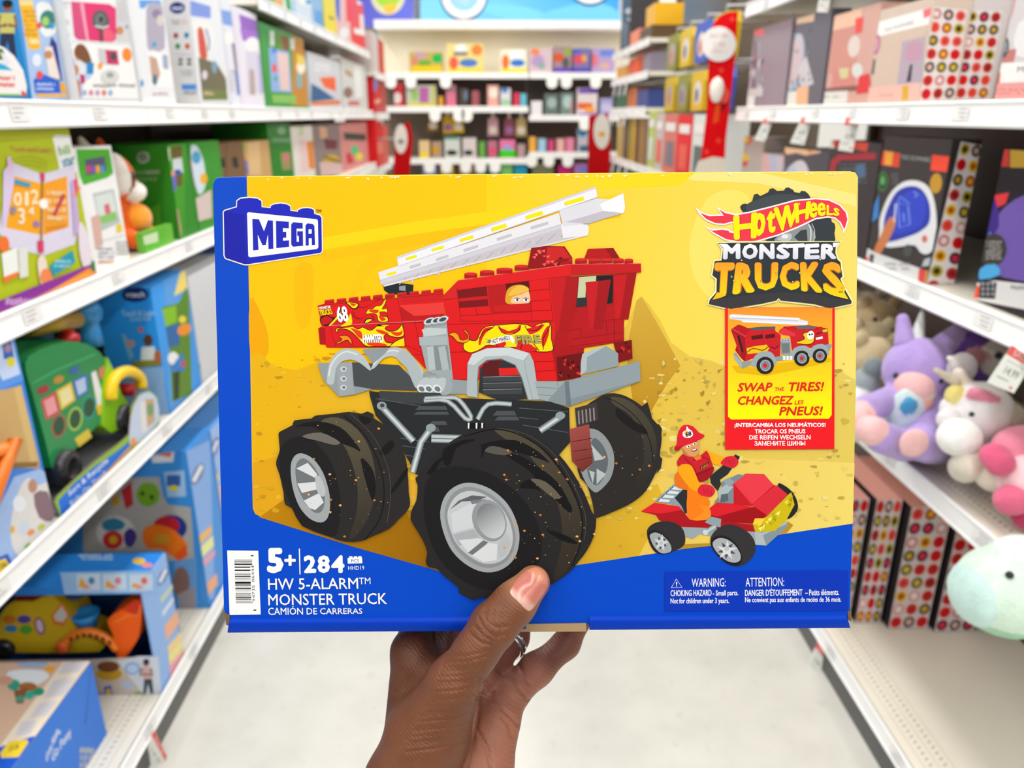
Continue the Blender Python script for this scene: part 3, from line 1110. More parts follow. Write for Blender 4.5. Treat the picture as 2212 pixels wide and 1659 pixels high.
    for pts in ([(1510, 560), (1560, 490), (1620, 470), (1650, 440)], [(1690, 440), (1720, 500), (1800, 520), (1870, 490), (1895, 430)], [(1930, 440), (1960, 480), (2040, 480), (2090, 420)], [(2100, 660), (2100, 560), (2150, 470), (2160, 420)],
                [(1890, 660), (1920, 590), (2000, 600), (2060, 670)]):
        s.S(pts, 7, '1d1412', smooth=4)
    s.P([(1745, 460), (1790, 475), (1810, 430), (1830, 440), (1810, 480), (1770, 490)], 'ffd900', smooth=3)
    fl = [(1225, 520), (1280, 500), (1320, 520), (1345, 570), (1400, 560), (1405, 530), (1370, 490), (1380, 475), (1418, 520), (1415, 580), (1370, 600), (1310, 590), (1270, 545)]
    s.P(fl, '1d1412', smooth=3)
    s.P(inset(smooth_loop(fl, 3), 5), 'f09a10')
    s.P([(1550, 545), (1590, 570), (1640, 560), (1740, 535), (1800, 530), (1830, 570), (1820, 605), (1790, 575), (1700, 600), (1640, 612), (1600, 605), (1560, 585), (1600, 588)], 'f2f2ee', smooth=3)
    s.P([(1550, 545), (1590, 570), (1620, 568), (1610, 604), (1560, 585), (1600, 588)], '6e7a60', smooth=2)
    s.T('HOT WHEELS', [(1624, 566), (1790, 530), (1795, 566), (1630, 608)], '3a3a34', bold=.02)
    s.T('FIRE', [(1835, 528), (2066, 520), (2090, 606), (1845, 614)], 'a89e58', bold=.05, outline='2a2a1c', ow=.04)
    # running gear in grey
    s = SH.at(r1)
    s.P([(700, 1045), (715, 935), (725, 900), (860, 905), (900, 1255), (735, 1200)], '99a3a6')
    s.P([(735, 1040), (865, 1035), (885, 1190), (748, 1195)], '7e898c')
    s.P([(735, 1045), (775, 1040), (790, 1190), (748, 1195)], 'b0b9bb')
    s.P([(805, 1045), (850, 1040), (875, 1190), (830, 1192)], 'a7b1b4')
    s.P([(685, 985), (862, 978), (866, 1030), (690, 1038)], 'a5afb2')
    s.P([(702, 940), (730, 925), (858, 930), (858, 965), (720, 982)], 'bcc4c6')
    for (x, y) in ((755, 890), (800, 885), (838, 880)):
        s.P([(x - 40, y), (x + 20, y - 22), (x + 22, y + 25), (x - 28, y + 38)], '8b9599')
        s.E(x - 4, y - 6, 38, 20, 'c7cfd1', rot=-20); s.E(x - 4, y - 6, 24, 12, '3e4a4c', rot=-20)
    s.P([(50, 1150), (120, 1145), (380, 1190), (700, 1195), (900, 1250), (1000, 1260), (1010, 1340), (760, 1340), (700, 1300), (390, 1310), (280, 1345), (185, 1358), (85, 1255)], '8e979b')
    s.P([(230, 1140), (560, 1160), (690, 1290), (690, 1320), (390, 1310), (270, 1290)], '45494c')
    s.P([(165, 1150), (265, 1140), (280, 1340), (185, 1356)], '979fa3')
    for y in (1185, 1245, 1300):
        s.E(212, y, 20, 17, 'c5cbce'); s.E(214, y, 10, 9, '6a7276')
    s.P([(108, 1260), (120, 1160), (160, 1090), (230, 1055), (300, 1075), (350, 1120), (385, 1185), (370, 1190), (320, 1150), (260, 1125), (200, 1140), (165, 1180), (150, 1275), (115, 1278)], 'b3bbbe', smooth=3)
    s.P([(385, 1180), (430, 1100), (490, 1055), (560, 1050), (630, 1090), (680, 1150), (715, 1200), (690, 1250), (660, 1200), (590, 1140), (520, 1105), (460, 1120), (410, 1175)], 'b3bbbe', smooth=3)
    s.S([(120, 1230), (135, 1160), (180, 1100), (235, 1075), (300, 1095)], 7, 'd9dfe0', smooth=3)
    s.S([(400, 1160), (450, 1095), (520, 1068), (590, 1090), (660, 1150)], 7, 'd9dfe0', smooth=3)
    s.P([(600, 1060), (690, 1180), (720, 1300), (660, 1300), (610, 1180), (540, 1110)], 'a9b2b5', smooth=2)
    s.P([(330, 1060), (500, 1052), (480, 1080), (400, 1150), (350, 1090)], '8b9599')
    # front arch
    s.P([(1060, 1330), (1070, 1180), (1130, 1130), (1250, 1130), (1330, 1200), (1370, 1370), (1210, 1390)], '2c2f31')
    s.P([(1090, 1150), (1190, 1130), (1185, 1225), (1090, 1232)], '5a1618')
    s.P([(1185, 1180), (1310, 1175), (1320, 1220), (1190, 1228)], 'd8201e')
    for y in (1235, 1275, 1315):
        s.P([(1085, y), (1330, y - 6), (1335, y + 24), (1090, y + 30)], '3d4143')
        s.S([(1085, y), (1330, y - 6)], 3, '8a9093')
    s.P([(985, 1350), (990, 1150), (1020, 1090), (1110, 1055), (1250, 1048), (1380, 1085), (1405, 1140), (1440, 1375), (1370, 1378), (1330, 1240), (1290, 1160), (1200, 1120), (1110, 1130), (1060, 1170), (1052, 1250), (1055, 1362), (1000, 1358)], 'a9b3b6')
    s.P([(990, 1150), (1020, 1090), (1110, 1055), (1250, 1048), (1380, 1085), (1340, 1130), (1240, 1100), (1100, 1105), (1030, 1160)], 'c6ced0')
    s.S([(1055, 1362), (1052, 1250), (1060, 1170), (1110, 1130), (1200, 1120), (1290, 1160), (1330, 1240), (1370, 1378)], 6, '747d81')
    s.S([(1380, 1085), (1345, 1135), (1365, 1240), (1400, 1376)], 4, '8e979b')
    # exhaust block
    s.P([(690, 1270), (720, 1235), (850, 1225), (890, 1265), (890, 1320), (850, 1350), (720, 1345)], '98a2a5', smooth=3)
    for x in (700, 745, 800):
        s.P([(x - 25, 1290), (x + 5, 1245), (x + 55, 1245), (x + 40, 1320), (x, 1338)], 'b4bdc0', smooth=2)
        s.E(x, 1308, 30, 24, 'd6dcde', rot=35); s.E(x + 2, 1310, 20, 15, '6b7477', rot=35)
    # bumper
    s.P([(1410, 1262), (1620, 1262), (1620, 1415), (1440, 1375)], '97a3a6')
    lines(s, [[(1420, 1300), (1555, 1305)], [(1430, 1345), (1560, 1355)], [(1555, 1262), (1570, 1410)]], 3, '6b7578')
    s.P([(1600, 1262), (2070, 1135), (2075, 1260), (1625, 1420), (1500, 1390), (1500, 1375)], '7f8b91')
    s.P([(1625, 1262), (2070, 1135), (2075, 1258), (1640, 1370)], '8c989e')
    s.P([(1600, 1262), (1625, 1262), (1640, 1420), (1610, 1415)], '67727a')
    # lamps at the front
    s.P([(1550, 1110), (1720, 1080), (1700, 1230), (1560, 1258)], '6b0b10')
    for i in range(16):
        x, y = rnd.uniform(1560, 1690), rnd.uniform(1110, 1230)
        s.P([(x, y), (x + 22, y - 8), (x + 16, y + 18)], rnd.choice(['c92a2a', '3d0508', 'e25a54']))
    s.P([(1905, 1020), (2020, 1002), (2025, 1120), (1940, 1142)], '7c0d12')
    for i in range(9):
        x, y = rnd.uniform(1915, 2000), rnd.uniform(1020, 1110)
        s.P([(x, y), (x + 20, y - 6), (x + 14, y + 16)], rnd.choice(['d02c2c', '4a0609']))
    s.P([(1700, 1150), (1780, 1060), (1860, 1040), (1935, 1085), (1935, 1165), (1700, 1222)], '8d9aa0')
    s.P([(1710, 1090), (1780, 1060), (1860, 1040), (1740, 1110), (1735, 1195), (1702, 1222), (1700, 1150)], 'adb8bc')


def art_wheels():
    s = SH.at(r2)
    # dark chassis
    s.P([(585, 60), (830, 85), (1010, 95), (1540, 115), (1645, 150), (1650, 330), (1520, 480), (1200, 400), (900, 520), (830, 500), (800, 440), (735, 320), (620, 190), (590, 90)], '26282a')
    s.P([(640, 60), (960, 70), (1000, 110), (860, 130), (640, 110)], '3a3e41')
    for (x0, y0, x1, y1) in ((830, 140, 1000, 160), (820, 170, 1010, 185), (1240, 165, 1365, 190), (1250, 195, 1380, 215), (900, 220, 1000, 240), (880, 250, 960, 275)):
        s.P([(x0, y1), (x0 + 20, y0), (x1 - 10, y0), (x1, y1)], '4a4e51')
    lines(s, [[(750, 310), (900, 330)], [(760, 350), (880, 365)], [(770, 400), (860, 410)], [(1380, 150), (1640, 170)], [(1380, 200), (1480, 210)], [(1400, 240), (1640, 280)], [(620, 100), (860, 140)]], 3, '5b6063')
    # far right wheel
    tyre = [(1790, 100), (1860, 72), (1940, 85), (2030, 140), (2080, 200), (2112, 235), (2122, 240), (2135, 310), (2125, 400), (2138, 425), (2100, 500), (2050, 590), (1980, 650), (1900, 690), (1800, 730), (1780, 720), (1770, 660), (1740, 560),
            (1690, 480), (1690, 200)]
    s.P(tyre, '2b2827', smooth=3)
    s.P([(1870, 90), (1960, 110), (2050, 190), (2100, 290), (2105, 400), (2060, 520), (1960, 640), (1990, 560), (2040, 430), (2030, 300), (1970, 190), (1880, 130)], '4b4437', smooth=3, grad=('2c2a28', (1900, 100), (2080, 520)))
    s.P([(1900, 150), (1990, 220), (2040, 250), (2060, 290), (1990, 270), (1900, 200)], '1b1a1a', smooth=3)
    s.S([(1830, 95), (1900, 120), (2000, 200), (2070, 320), (2090, 440)], 4, '121212', smooth=3)
    for q in ([(2030, 140), (2060, 120), (2085, 205)], [(2120, 235), (2136, 260), (2130, 320)], [(2138, 420), (2130, 470), (2105, 500)]):
        s.P(q, '2b2827')
    s.P([(1700, 440), (1730, 280), (1780, 262), (1835, 300), (1875, 370), (1883, 450), (1860, 530), (1800, 592), (1770, 590), (1730, 540)], '8a9093', smooth=3)
    s.P([(1740, 440), (1765, 320), (1800, 320), (1840, 380), (1850, 450), (1820, 530), (1785, 560), (1750, 520)], '5d6467', smooth=3)
    for q in ([(1760, 340), (1830, 420), (1780, 430)], [(1790, 470), (1840, 500), (1790, 555)], [(1750, 480), (1780, 490), (1770, 550)]):
        s.P(q, 'b0b6b8')
    # shock absorber
    s.P([(1675, 150), (1790, 120), (1800, 210), (1685, 255)], '3a3638')
    for i in range(5):
        x = 1690 + i * 20
        s.P([(x, 165 - i * 4), (x + 8, 163 - i * 4), (x + 12, 235 - i * 5), (x + 4, 238 - i * 5)], '8d7f7c')
    s.P([(1645, 262), (1750, 235), (1770, 440), (1715, 490), (1660, 430)], '9b4a44', grad=('6d2a28', (1650, 250), (1750, 480)))
    lines(s, [[(1655, 330), (1765, 310)], [(1665, 380), (1768, 365)], [(1680, 430), (1765, 410)]], 4, '54201f')
    # rear left wheel
    tyre = [(105, 290), (122, 270), (180, 240), (190, 215), (280, 205), (300, 190), (400, 180), (480, 170), (545, 180), (575, 168), (610, 185), (612, 205), (680, 250), (740, 320), (780, 420), (792, 520), (795, 600), (803, 650), (790, 690), (740, 740),
            (690, 790), (600, 830), (540, 855), (460, 858), (370, 830), (230, 775), (190, 690), (140, 660), (132, 600), (110, 500), (92, 450), (100, 410), (112, 370)]
    s.P(tyre, '2a2827', smooth=2)
    s.P([(330, 220), (420, 200), (520, 260), (590, 370), (620, 520), (600, 680), (540, 800), (480, 840), (520, 700), (520, 540), (470, 380), (400, 290)], '57503f', smooth=3, grad=('343029', (400, 250), (560, 800)))
    s.P([(110, 400), (140, 330), (220, 300), (310, 340), (390, 450), (430, 600), (430, 740), (400, 830), (300, 800), (220, 760), (160, 640), (120, 520)], '1f1e1f', smooth=3)
    for pts in ([(190, 250), (290, 250), (400, 320), (500, 360), (540, 380), (510, 330), (430, 250), (300, 220)], [(240, 320), (330, 300), (420, 340), (380, 330)], [(530, 190), (600, 210), (560, 240)], [(640, 380), (700, 320), (720, 350), (670, 400)],
                [(700, 590), (780, 470), (785, 500), (720, 590)], [(540, 420), (600, 470), (620, 560), (600, 640)]):
        s.P(pts, '191818', smooth=3)
    s.P([(230, 300), (330, 280), (430, 330), (400, 345), (320, 325)], '6a655e', smooth=3)
    s.S([(450, 190), (560, 290), (640, 450), (665, 600), (640, 740), (560, 850)], 5, '121111', smooth=4)
    s.S([(480, 175), (600, 290), (680, 450), (700, 600), (680, 760)], 3, '4c4841', smooth=4)
    s.P([(170, 460), (190, 405), (230, 390), (290, 420), (340, 490), (370, 580), (379, 660), (366, 730), (330, 756), (270, 735), (215, 670), (180, 570)], '9ba0a3', smooth=3)
    s.P([(195, 470), (215, 425), (250, 420), (300, 470), (340, 560), (350, 650), (330, 700), (290, 700), (240, 640), (205, 560)], '6d7275', smooth=3)
    for q in ([(200, 470), (260, 440), (310, 500), (300, 520)], [(205, 550), (305, 540), (310, 580), (230, 600)], [(240, 640), (320, 600), (345, 650), (300, 690), (270, 680)]):
        s.P(q, 'd3d6d8')
    s.P([(300, 510), (330, 520), (355, 590), (340, 620), (310, 590)], 'b4b8ba', smooth=3)
    # rods
    for pts in ([(650, 140), (820, 325)], [(1600, 195), (1490, 270)], [(815, 490), (860, 330), (915, 255)]):
        s.S(pts, 36, '6e777b'); s.S(pts, 22, 'a4adb0'); s.S(pts, 8, 'd0d6d8')
    s.E(652, 138, 26, 22, '8d979b'); s.E(655, 136, 12, 10, '3b4245'); s.E(912, 255, 26, 22, '8d979b'); s.E(1598, 190, 26, 20, '8d979b')
    for pts in ([(875, 110), (1000, 112), (1095, 205), (1125, 195), (1060, 105), (1000, 95), (880, 100)], [(1160, 210), (1215, 130), (1340, 130)], [(915, 320), (1080, 325)], [(915, 300), (1090, 305)]):
        s.S(pts, 26, '737c80', smooth=3); s.S(pts, 14, 'b7bfc2', smooth=3)
    s.P([(1100, 230), (1200, 232), (1190, 262), (1110, 258)], '101112')
    for x in (1108, 1150, 1180):
        s.P([(x, 228), (x + 9, 230), (x + 7, 260), (x, 258)], 'e6e8e9')
    # near front wheel
    tyre = [(975, 360), (1060, 300), (1150, 262), (1250, 250), (1370, 262), (1480, 308), (1580, 385), (1660, 485), (1725, 600), (1765, 700), (1788, 740), (1775, 830), (1735, 910), (1700, 955), (1655, 1010), (1590, 1060), (1500, 1110), (1400, 1145),
            (1240, 1168), (1190, 1150), (1142, 1166), (1125, 1162), (1062, 1130), (1058, 1100), (985, 1042), (945, 1000), (900, 992), (885, 960), (893, 915), (870, 850), (830, 785), (804, 735), (815, 680), (835, 640), (842, 560), (830, 520), (880, 480), (905, 430)]
    s.P(tyre, '272526', smooth=2)
    s.P([(1250, 262), (1370, 280), (1500, 370), (1620, 520), (1700, 690), (1710, 850), (1640, 1000), (1560, 1060), (1600, 900), (1600, 720), (1520, 520), (1400, 370), (1300, 310)], '4e4738', smooth=3, grad=('322c25', (1300, 300), (1650, 950)))
    s.P([(895, 530), (960, 470), (1080, 460), (1230, 500), (1370, 600), (1470, 740), (1500, 880), (1470, 1010), (1400, 1090), (1280, 1120), (1130, 1090), (1000, 1000), (920, 880), (880, 740), (875, 620)], '1d1c1d', smooth=4)
    for pts in ([(980, 370), (1080, 320), (1150, 320), (1050, 360), (1020, 440), (985, 450)], [(1180, 420), (1220, 350), (1350, 380), (1490, 420), (1540, 440), (1480, 380), (1360, 320), (1220, 330), (1150, 360), (1180, 350)],
                [(1310, 400), (1430, 480), (1500, 560), (1600, 610), (1640, 640), (1580, 540), (1480, 460), (1380, 400)], [(1520, 540), (1610, 600), (1660, 680), (1640, 700), (1560, 620)], [(1380, 570), (1440, 525), (1500, 600), (1470, 580)],
                [(1520, 790), (1640, 830), (1690, 870), (1600, 850)], [(890, 500), (940, 430), (1000, 400), (960, 440), (930, 490)]):
        s.P(pts, '161516', smooth=3)
    s.P([(1200, 380), (1240, 350), (1340, 380), (1300, 400)], '55514b', smooth=3)
    s.P([(1440, 525), (1520, 540), (1600, 620), (1560, 625), (1490, 570)], '605a4c', smooth=3)
    s.S([(1090, 300), (1250, 262), (1400, 300), (1540, 400), (1650, 560), (1710, 720), (1705, 860), (1660, 985)], 6, '0f0e0f', smooth=4)
    s.S([(1260, 255), (1410, 285), (1560, 390), (1670, 560), (1730, 720), (1725, 850)], 3, '4d4942', smooth=4)
    s.P([(962, 730), (985, 620), (1050, 560), (1130, 546), (1230, 580), (1320, 660), (1372, 770), (1380, 860), (1352, 950), (1282, 1007), (1190, 1018), (1090, 972), (1008, 880)], '9ea2a5', smooth=4)
    s.P([(985, 730), (1005, 635), (1060, 580), (1130, 568), (1220, 600), (1305, 675), (1352, 775), (1360, 860), (1330, 940), (1272, 985), (1190, 994), (1100, 950), (1025, 865)], '888c90', smooth=4)
    s.P([(1000, 730), (1020, 650), (1070, 600), (1140, 590), (1220, 622), (1295, 690), (1338, 780), (1345, 860), (1318, 930), (1265, 968), (1190, 972), (1110, 930), (1040, 855)], 'bcc0c3', smooth=4)
    for q, c in (([(1010, 690), (1075, 645), (1160, 640), (1210, 620), (1130, 612), (1060, 640)], '5a5e61'), ([(1020, 710), (1130, 650), (1180, 650), (1130, 720), (1140, 780), (1030, 810)], 'c9cdd0'), ([(1030, 820), (1140, 790), (1175, 840), (1060, 880)], 'a5aaad'),
                 ([(1105, 915), (1190, 850), (1215, 860), (1150, 935)], '6d7276'), ([(1130, 930), (1215, 865), (1265, 870), (1260, 955), (1190, 965)], 'd5d8da'), ([(1060, 850), (1165, 838), (1190, 850), (1110, 915)], 'd0d4d6'),
                 ([(1265, 870), (1310, 810), (1340, 860), (1310, 925), (1275, 950)], 'b3b8bb'), ([(1120, 640), (1200, 632), (1260, 670), (1180, 650), (1130, 660)], '767b7e')):
        s.P(q, c)
    s.E(1222, 746, 88, 114, '8e9296', rot=-22); s.E(1230, 748, 72, 96, '77797d', rot=-22, grad=('c4c8ca', (1180, 680), (1270, 820)))
    # mud flecks
    for i in range(190):
        k = rnd.random()
        if k < 0.35:
            x, y = rnd.uniform(250, 780), rnd.uniform(220, 830)
            if (x - 450) ** 2 / 330 ** 2 + (y - 510) ** 2 / 320 ** 2 > 1:
                continue
        elif k < 0.85:
            x, y = rnd.uniform(1300, 1760), rnd.uniform(330, 1000)
            if (x - 1350) ** 2 / 400 ** 2 + (y - 700) ** 2 / 420 ** 2 > 1:
                continue
        else:
            x, y = rnd.uniform(1740, 2100), rnd.uniform(300, 960)
        r = rnd.choice([2, 2, 3, 3, 4, 8])
        s.P([(x - r, y), (x, y - r * .8), (x + r * 1.2, y - r * .2), (x + r * .4, y + r * .9)], rnd.choice(['d9963a', 'c98432', 'e6ad5c', 'b0762c']))
        s.n -= .7


def art_kart():
    s = SH.at(r3)
    s.P([(400, 1270), (560, 1210), (820, 1200), (1200, 1140), (1480, 1010), (1530, 1040), (1470, 1110), (820, 1222)], 'b08a26')
    # far wheel and underside
    s.P([(1390, 690), (1450, 690), (1530, 760), (1568, 850), (1560, 920), (1490, 985), (1440, 950)], '242426', smooth=3)
    s.P([(500, 1060), (760, 1060), (1180, 1100), (1470, 1010), (1475, 1050), (1290, 1220), (1190, 1210), (700, 1120), (640, 1165), (540, 1130)], '93a0a6')
    s.P([(1190, 1100), (1260, 1110), (1470, 1010), (1475, 1055), (1290, 1222), (1195, 1215)], 'a9b4b8')
    s.P([(1260, 1130), (1470, 1030), (1475, 1055), (1290, 1222)], '828f95')
    # seat and deck
    s.P([(300, 830), (470, 680), (600, 700), (600, 890), (560, 940), (510, 870)], '8996a0')
    s.P([(480, 800), (560, 720), (610, 740), (600, 930), (570, 940), (540, 870)], '2a2e31')
    for i in range(4):
        y = 700 + i * 36
        s.P([(470 - i * 40, y), (560 - i * 40, y + 10), (545 - i * 40, y + 30), (440 - i * 38, y + 24)], 'd5dde0')
        s.S([(470 - i * 40, y), (440 - i * 38, y + 26)], 6, '1f2326')
    # red bodywork
    s.P([(180, 920), (300, 842), (520, 875), (545, 905), (440, 925), (350, 938)], 'd8222e')
    s.P([(310, 945), (440, 925), (545, 905), (610, 990), (780, 995), (1170, 1035), (1190, 1100), (760, 1065), (500, 1055), (345, 1000)], 'a8141e')
    s.P([(180, 920), (350, 938), (345, 960), (300, 948)], 'b0161f')
    s.P([(850, 960), (1170, 880), (1290, 970), (1180, 1030), (900, 1010)], '9c1019')
    s.P([(735, 935), (850, 840), (1000, 848), (1165, 880), (860, 965)], 'd51f2b')
    s.P([(735, 935), (860, 965), (860, 985), (740, 950)], 'a3121b')
    s.P([(1000, 850), (1000, 665), (1105, 585), (1270, 590), (1350, 680), (1480, 770), (1290, 970), (1170, 875)], 'dc2b39')
    s.P([(1000, 670), (1160, 865), (1170, 875), (1000, 855)], 'c01a27')
    s.P([(1105, 585), (1265, 595), (1350, 680), (1180, 860), (1000, 670)], 'e23a48')
    s.P([(1180, 870), (1385, 690), (1480, 770), (1290, 945)], 'd42a38')
    s.P([(1180, 875), (1290, 948), (1290, 972), (1175, 895)], '9c1019')
    s.S([(1160, 865), (1370, 685)], 5, 'a3121b')
    # yellow nose
    s.P([(1170, 1030), (1300, 960), (1480, 775), (1510, 750), (1540, 860), (1470, 990), (1370, 1090), (1200, 1105)], 'c9b414')
    for i in range(18):
        x = rnd.uniform(1200, 1500); y = 1080 - (x - 1200) * 0.85 + rnd.uniform(-40, 40)
        s.P([(x, y), (x + 40, y - 20), (x + 24, y + 26)], rnd.choice(['e6d63a', 'a38f0a', 'f2e772', 'b8a416']))
    s.P([(1170, 1030), (1190, 980), (1280, 980), (1240, 1040)], 'efc83a')
    # steering
    s.P([(890, 660), (1040, 590), (1100, 600), (1000, 670), (1000, 850), (830, 840), (900, 750)], '76858c')
    s.P([(860, 740), (930, 680), (1000, 700), (940, 770), (940, 830), (880, 835)], 'a5b2b8')
    s.P([(880, 840), (890, 770), (950, 760), (955, 820), (920, 840)], '55636a')
    s.P([(905, 650), (960, 620), (1010, 660), (960, 700)], '8d9ba2')
    s.P([(790, 610), (850, 560), (990, 440), (1035, 470), (950, 590), (880, 640), (890, 680), (860, 740), (800, 670)], '2b2c30')
    s.S([(1005, 430), (1050, 450)], 34, '26282c')
    s.S([(715, 800), (770, 835)], 44, '26282c')
    # near wheels
    s.P([(235, 1110), (260, 1050), (340, 1010), (450, 1010), (540, 1060), (572, 1140), (560, 1220), (470, 1272), (340, 1295), (270, 1230)], '2e2d2e', smooth=3)
    s.P([(240, 1115), (290, 1085), (350, 1100), (420, 1160), (455, 1240), (440, 1285), (350, 1296), (290, 1250), (250, 1180)], '201f20', smooth=3)
    s.P([(262, 1125), (310, 1105), (370, 1130), (430, 1190), (452, 1250), (430, 1282), (360, 1288), (300, 1235), (268, 1170)], '9ea2a6', smooth=3)
    for a in range(5):
        w = math.radians(72 * a - 80)
        q = math.radians(72 * a - 80 + 36)
        s.P([(360 + 78 * math.cos(w) * .85, 1198 + 78 * math.sin(w)), (360 + 28 * math.cos(q), 1198 + 28 * math.sin(q)), (360 - 8 * math.cos(w), 1198 - 8 * math.sin(w)), (360 + 28 * math.cos(w - .63), 1198 + 28 * math.sin(w - .63))], 'c9cdd0')
        s.P([(360 + 66 * math.cos(q) * .85, 1198 + 66 * math.sin(q)), (360 + 34 * math.cos(q + .4), 1198 + 34 * math.sin(q + .4)), (360 + 34 * math.cos(q - .4), 1198 + 34 * math.sin(q - .4))], '4b4f53')
    s.E(360, 1198, 16, 18, 'b4b8bb')
    s.P([(795, 1180), (820, 1110), (890, 1050), (980, 1035), (1090, 1075), (1170, 1150), (1195, 1240), (1170, 1320), (1090, 1390), (1000, 1402), (900, 1350), (830, 1270)], '323132', smooth=3)
    s.P([(795, 1185), (840, 1140), (920, 1135), (1010, 1190), (1065, 1280), (1072, 1360), (1030, 1400), (950, 1385), (870, 1320), (815, 1250)], '1e1d1e', smooth=3)
    s.P([(818, 1190), (870, 1155), (940, 1165), (1010, 1215), (1058, 1290), (1058, 1350), (1010, 1372), (940, 1355), (870, 1300), (825, 1240)], 'a4a8ac', smooth=3)
    for a in range(5):
        w = math.radians(72 * a - 85)
        q = math.radians(72 * a - 85 + 36)
        s.P([(940 + 98 * math.cos(w), 1262 + 92 * math.sin(w)), (940 + 34 * math.cos(q), 1262 + 32 * math.sin(q)), (940 - 8 * math.cos(w), 1262 - 8 * math.sin(w)), (940 + 34 * math.cos(w - .63), 1262 + 32 * math.sin(w - .63))], 'cfd3d5')
        s.P([(940 + 84 * math.cos(q), 1262 + 80 * math.sin(q)), (940 + 42 * math.cos(q + .42), 1262 + 40 * math.sin(q + .42)), (940 + 42 * math.cos(q - .42), 1262 + 40 * math.sin(q - .42))], '474b4f')
    s.E(940, 1246, 22, 24, 'b4b8bb')
    s.P([(745, 1015), (800, 965), (890, 985), (885, 1060), (830, 1050)], '8b9ca2')
    s.S([(760, 1100), (840, 1050)], 46, '7e8f96'); s.S([(760, 1100), (840, 1050)], 26, 'b2c0c5'); s.E(752, 1104, 24, 24, 'c5d0d4')
    # the toy driver
    s.P([(480, 600), (540, 560), (600, 640), (600, 720), (540, 722), (490, 690)], 'e0701a', smooth=3)
    s.P([(590, 790), (600, 700), (690, 690), (790, 830), (780, 880), (800, 960), (740, 995), (610, 990), (585, 880)], 'ee7a16', smooth=2)
    s.P([(690, 860), (780, 880), (800, 960), (740, 995), (640, 990), (740, 920)], 'f58a20', smooth=2)
    s.P([(740, 370), (830, 410), (930, 450), (905, 510), (800, 490), (770, 430)], 'ffa514', smooth=3)
    s.P([(500, 480), (530, 430), (580, 405), (700, 430), (760, 380), (800, 460), (820, 560), (770, 640), (690, 660), (640, 600), (560, 520), (510, 520)], 'c51f2c', smooth=2)
    s.P([(640, 590), (720, 560), (820, 520), (820, 570), (770, 640), (690, 660), (655, 630)], '9c1520', smooth=2)
    s.S([(640, 470), (740, 440), (790, 470)], 8, '8e121c'); s.S([(660, 600), (740, 570), (810, 530)], 8, '7e0f18'); s.S([(560, 440), (640, 520), (700, 640)], 8, '8e121c')
    s.P([(700, 530), (780, 475), (785, 500), (712, 555)], '3a2a12')
    s.T('FIRE', [(712, 530), (772, 490), (778, 508), (718, 548)], 'c7a83a')
    s.P([(510, 560), (540, 505), (620, 510), (660, 580), (700, 670), (745, 690), (690, 740), (640, 730), (570, 660)], 'ffa012', smooth=3)
    s.P([(885, 490), (930, 440), (1000, 430), (1045, 480), (1000, 535), (920, 515)], 'd42438', smooth=3)
    s.P([(680, 730), (720, 680), (800, 690), (838, 740), (800, 790), (740, 785), (700, 770)], 'd42438', smooth=3)
    for k in range(4):
        s.S([(940 + k * 22, 440 + k * 8), (930 + k * 20, 490 + k * 10)], 4, '9a1022'); s.S([(730 + k * 24, 700 + k * 10), (745 + k * 20, 760 + k * 8)], 4, '9a1022')
    s.P([(640, 430), (700, 420), (720, 450), (670, 470)], 'e87a1c')
    s.P([(540, 330), (640, 290), (695, 290), (698, 370), (690, 410), (650, 432), (600, 420), (555, 390)], 'd9955c', smooth=3)
    s.P([(545, 350), (600, 420), (655, 432), (692, 405), (690, 430), (640, 440), (570, 420)], 'b97a48', smooth=2)
    s.S([(580, 325), (615, 312)], 9, '2c1a10'); s.S([(640, 305), (675, 300)], 9, '2c1a10')
    for ex, ey in ((600, 345), (655, 322)):
        s.E(ex, ey, 18, 11, 'ffffff', rot=-20); s.E(ex + 2, ey, 7, 8, '2a1a10')
    s.E(652, 376, 26, 13, '5a1f1a', rot=-15); s.E(652, 373, 20, 6, 'ffffff', rot=-15)
    s.S([(630, 350), (640, 362), (652, 352)], 4, 'a8683a')
    s.P([(475, 355), (500, 320), (500, 270), (520, 200), (560, 155), (640, 165), (690, 220), (735, 240), (740, 260), (700, 285), (620, 320), (545, 345), (500, 385)], 'd81e30', smooth=2)
    s.P([(475, 355), (545, 340), (640, 305), (740, 258), (690, 286), (610, 318), (545, 350), (500, 388)], 'b01626', smooth=2)
    s.P([(550, 245), (555, 215), (580, 200), (585, 165), (605, 190), (632, 210), (640, 245), (610, 268), (570, 265)], 'ffffff', smooth=3)
    s.P([(560, 235), (580, 205), (600, 215), (590, 235)], 'f2a62a', smooth=3)
    s.T('68', [(570, 222), (624, 207), (630, 248), (576, 263)], '161616', bold=.06)


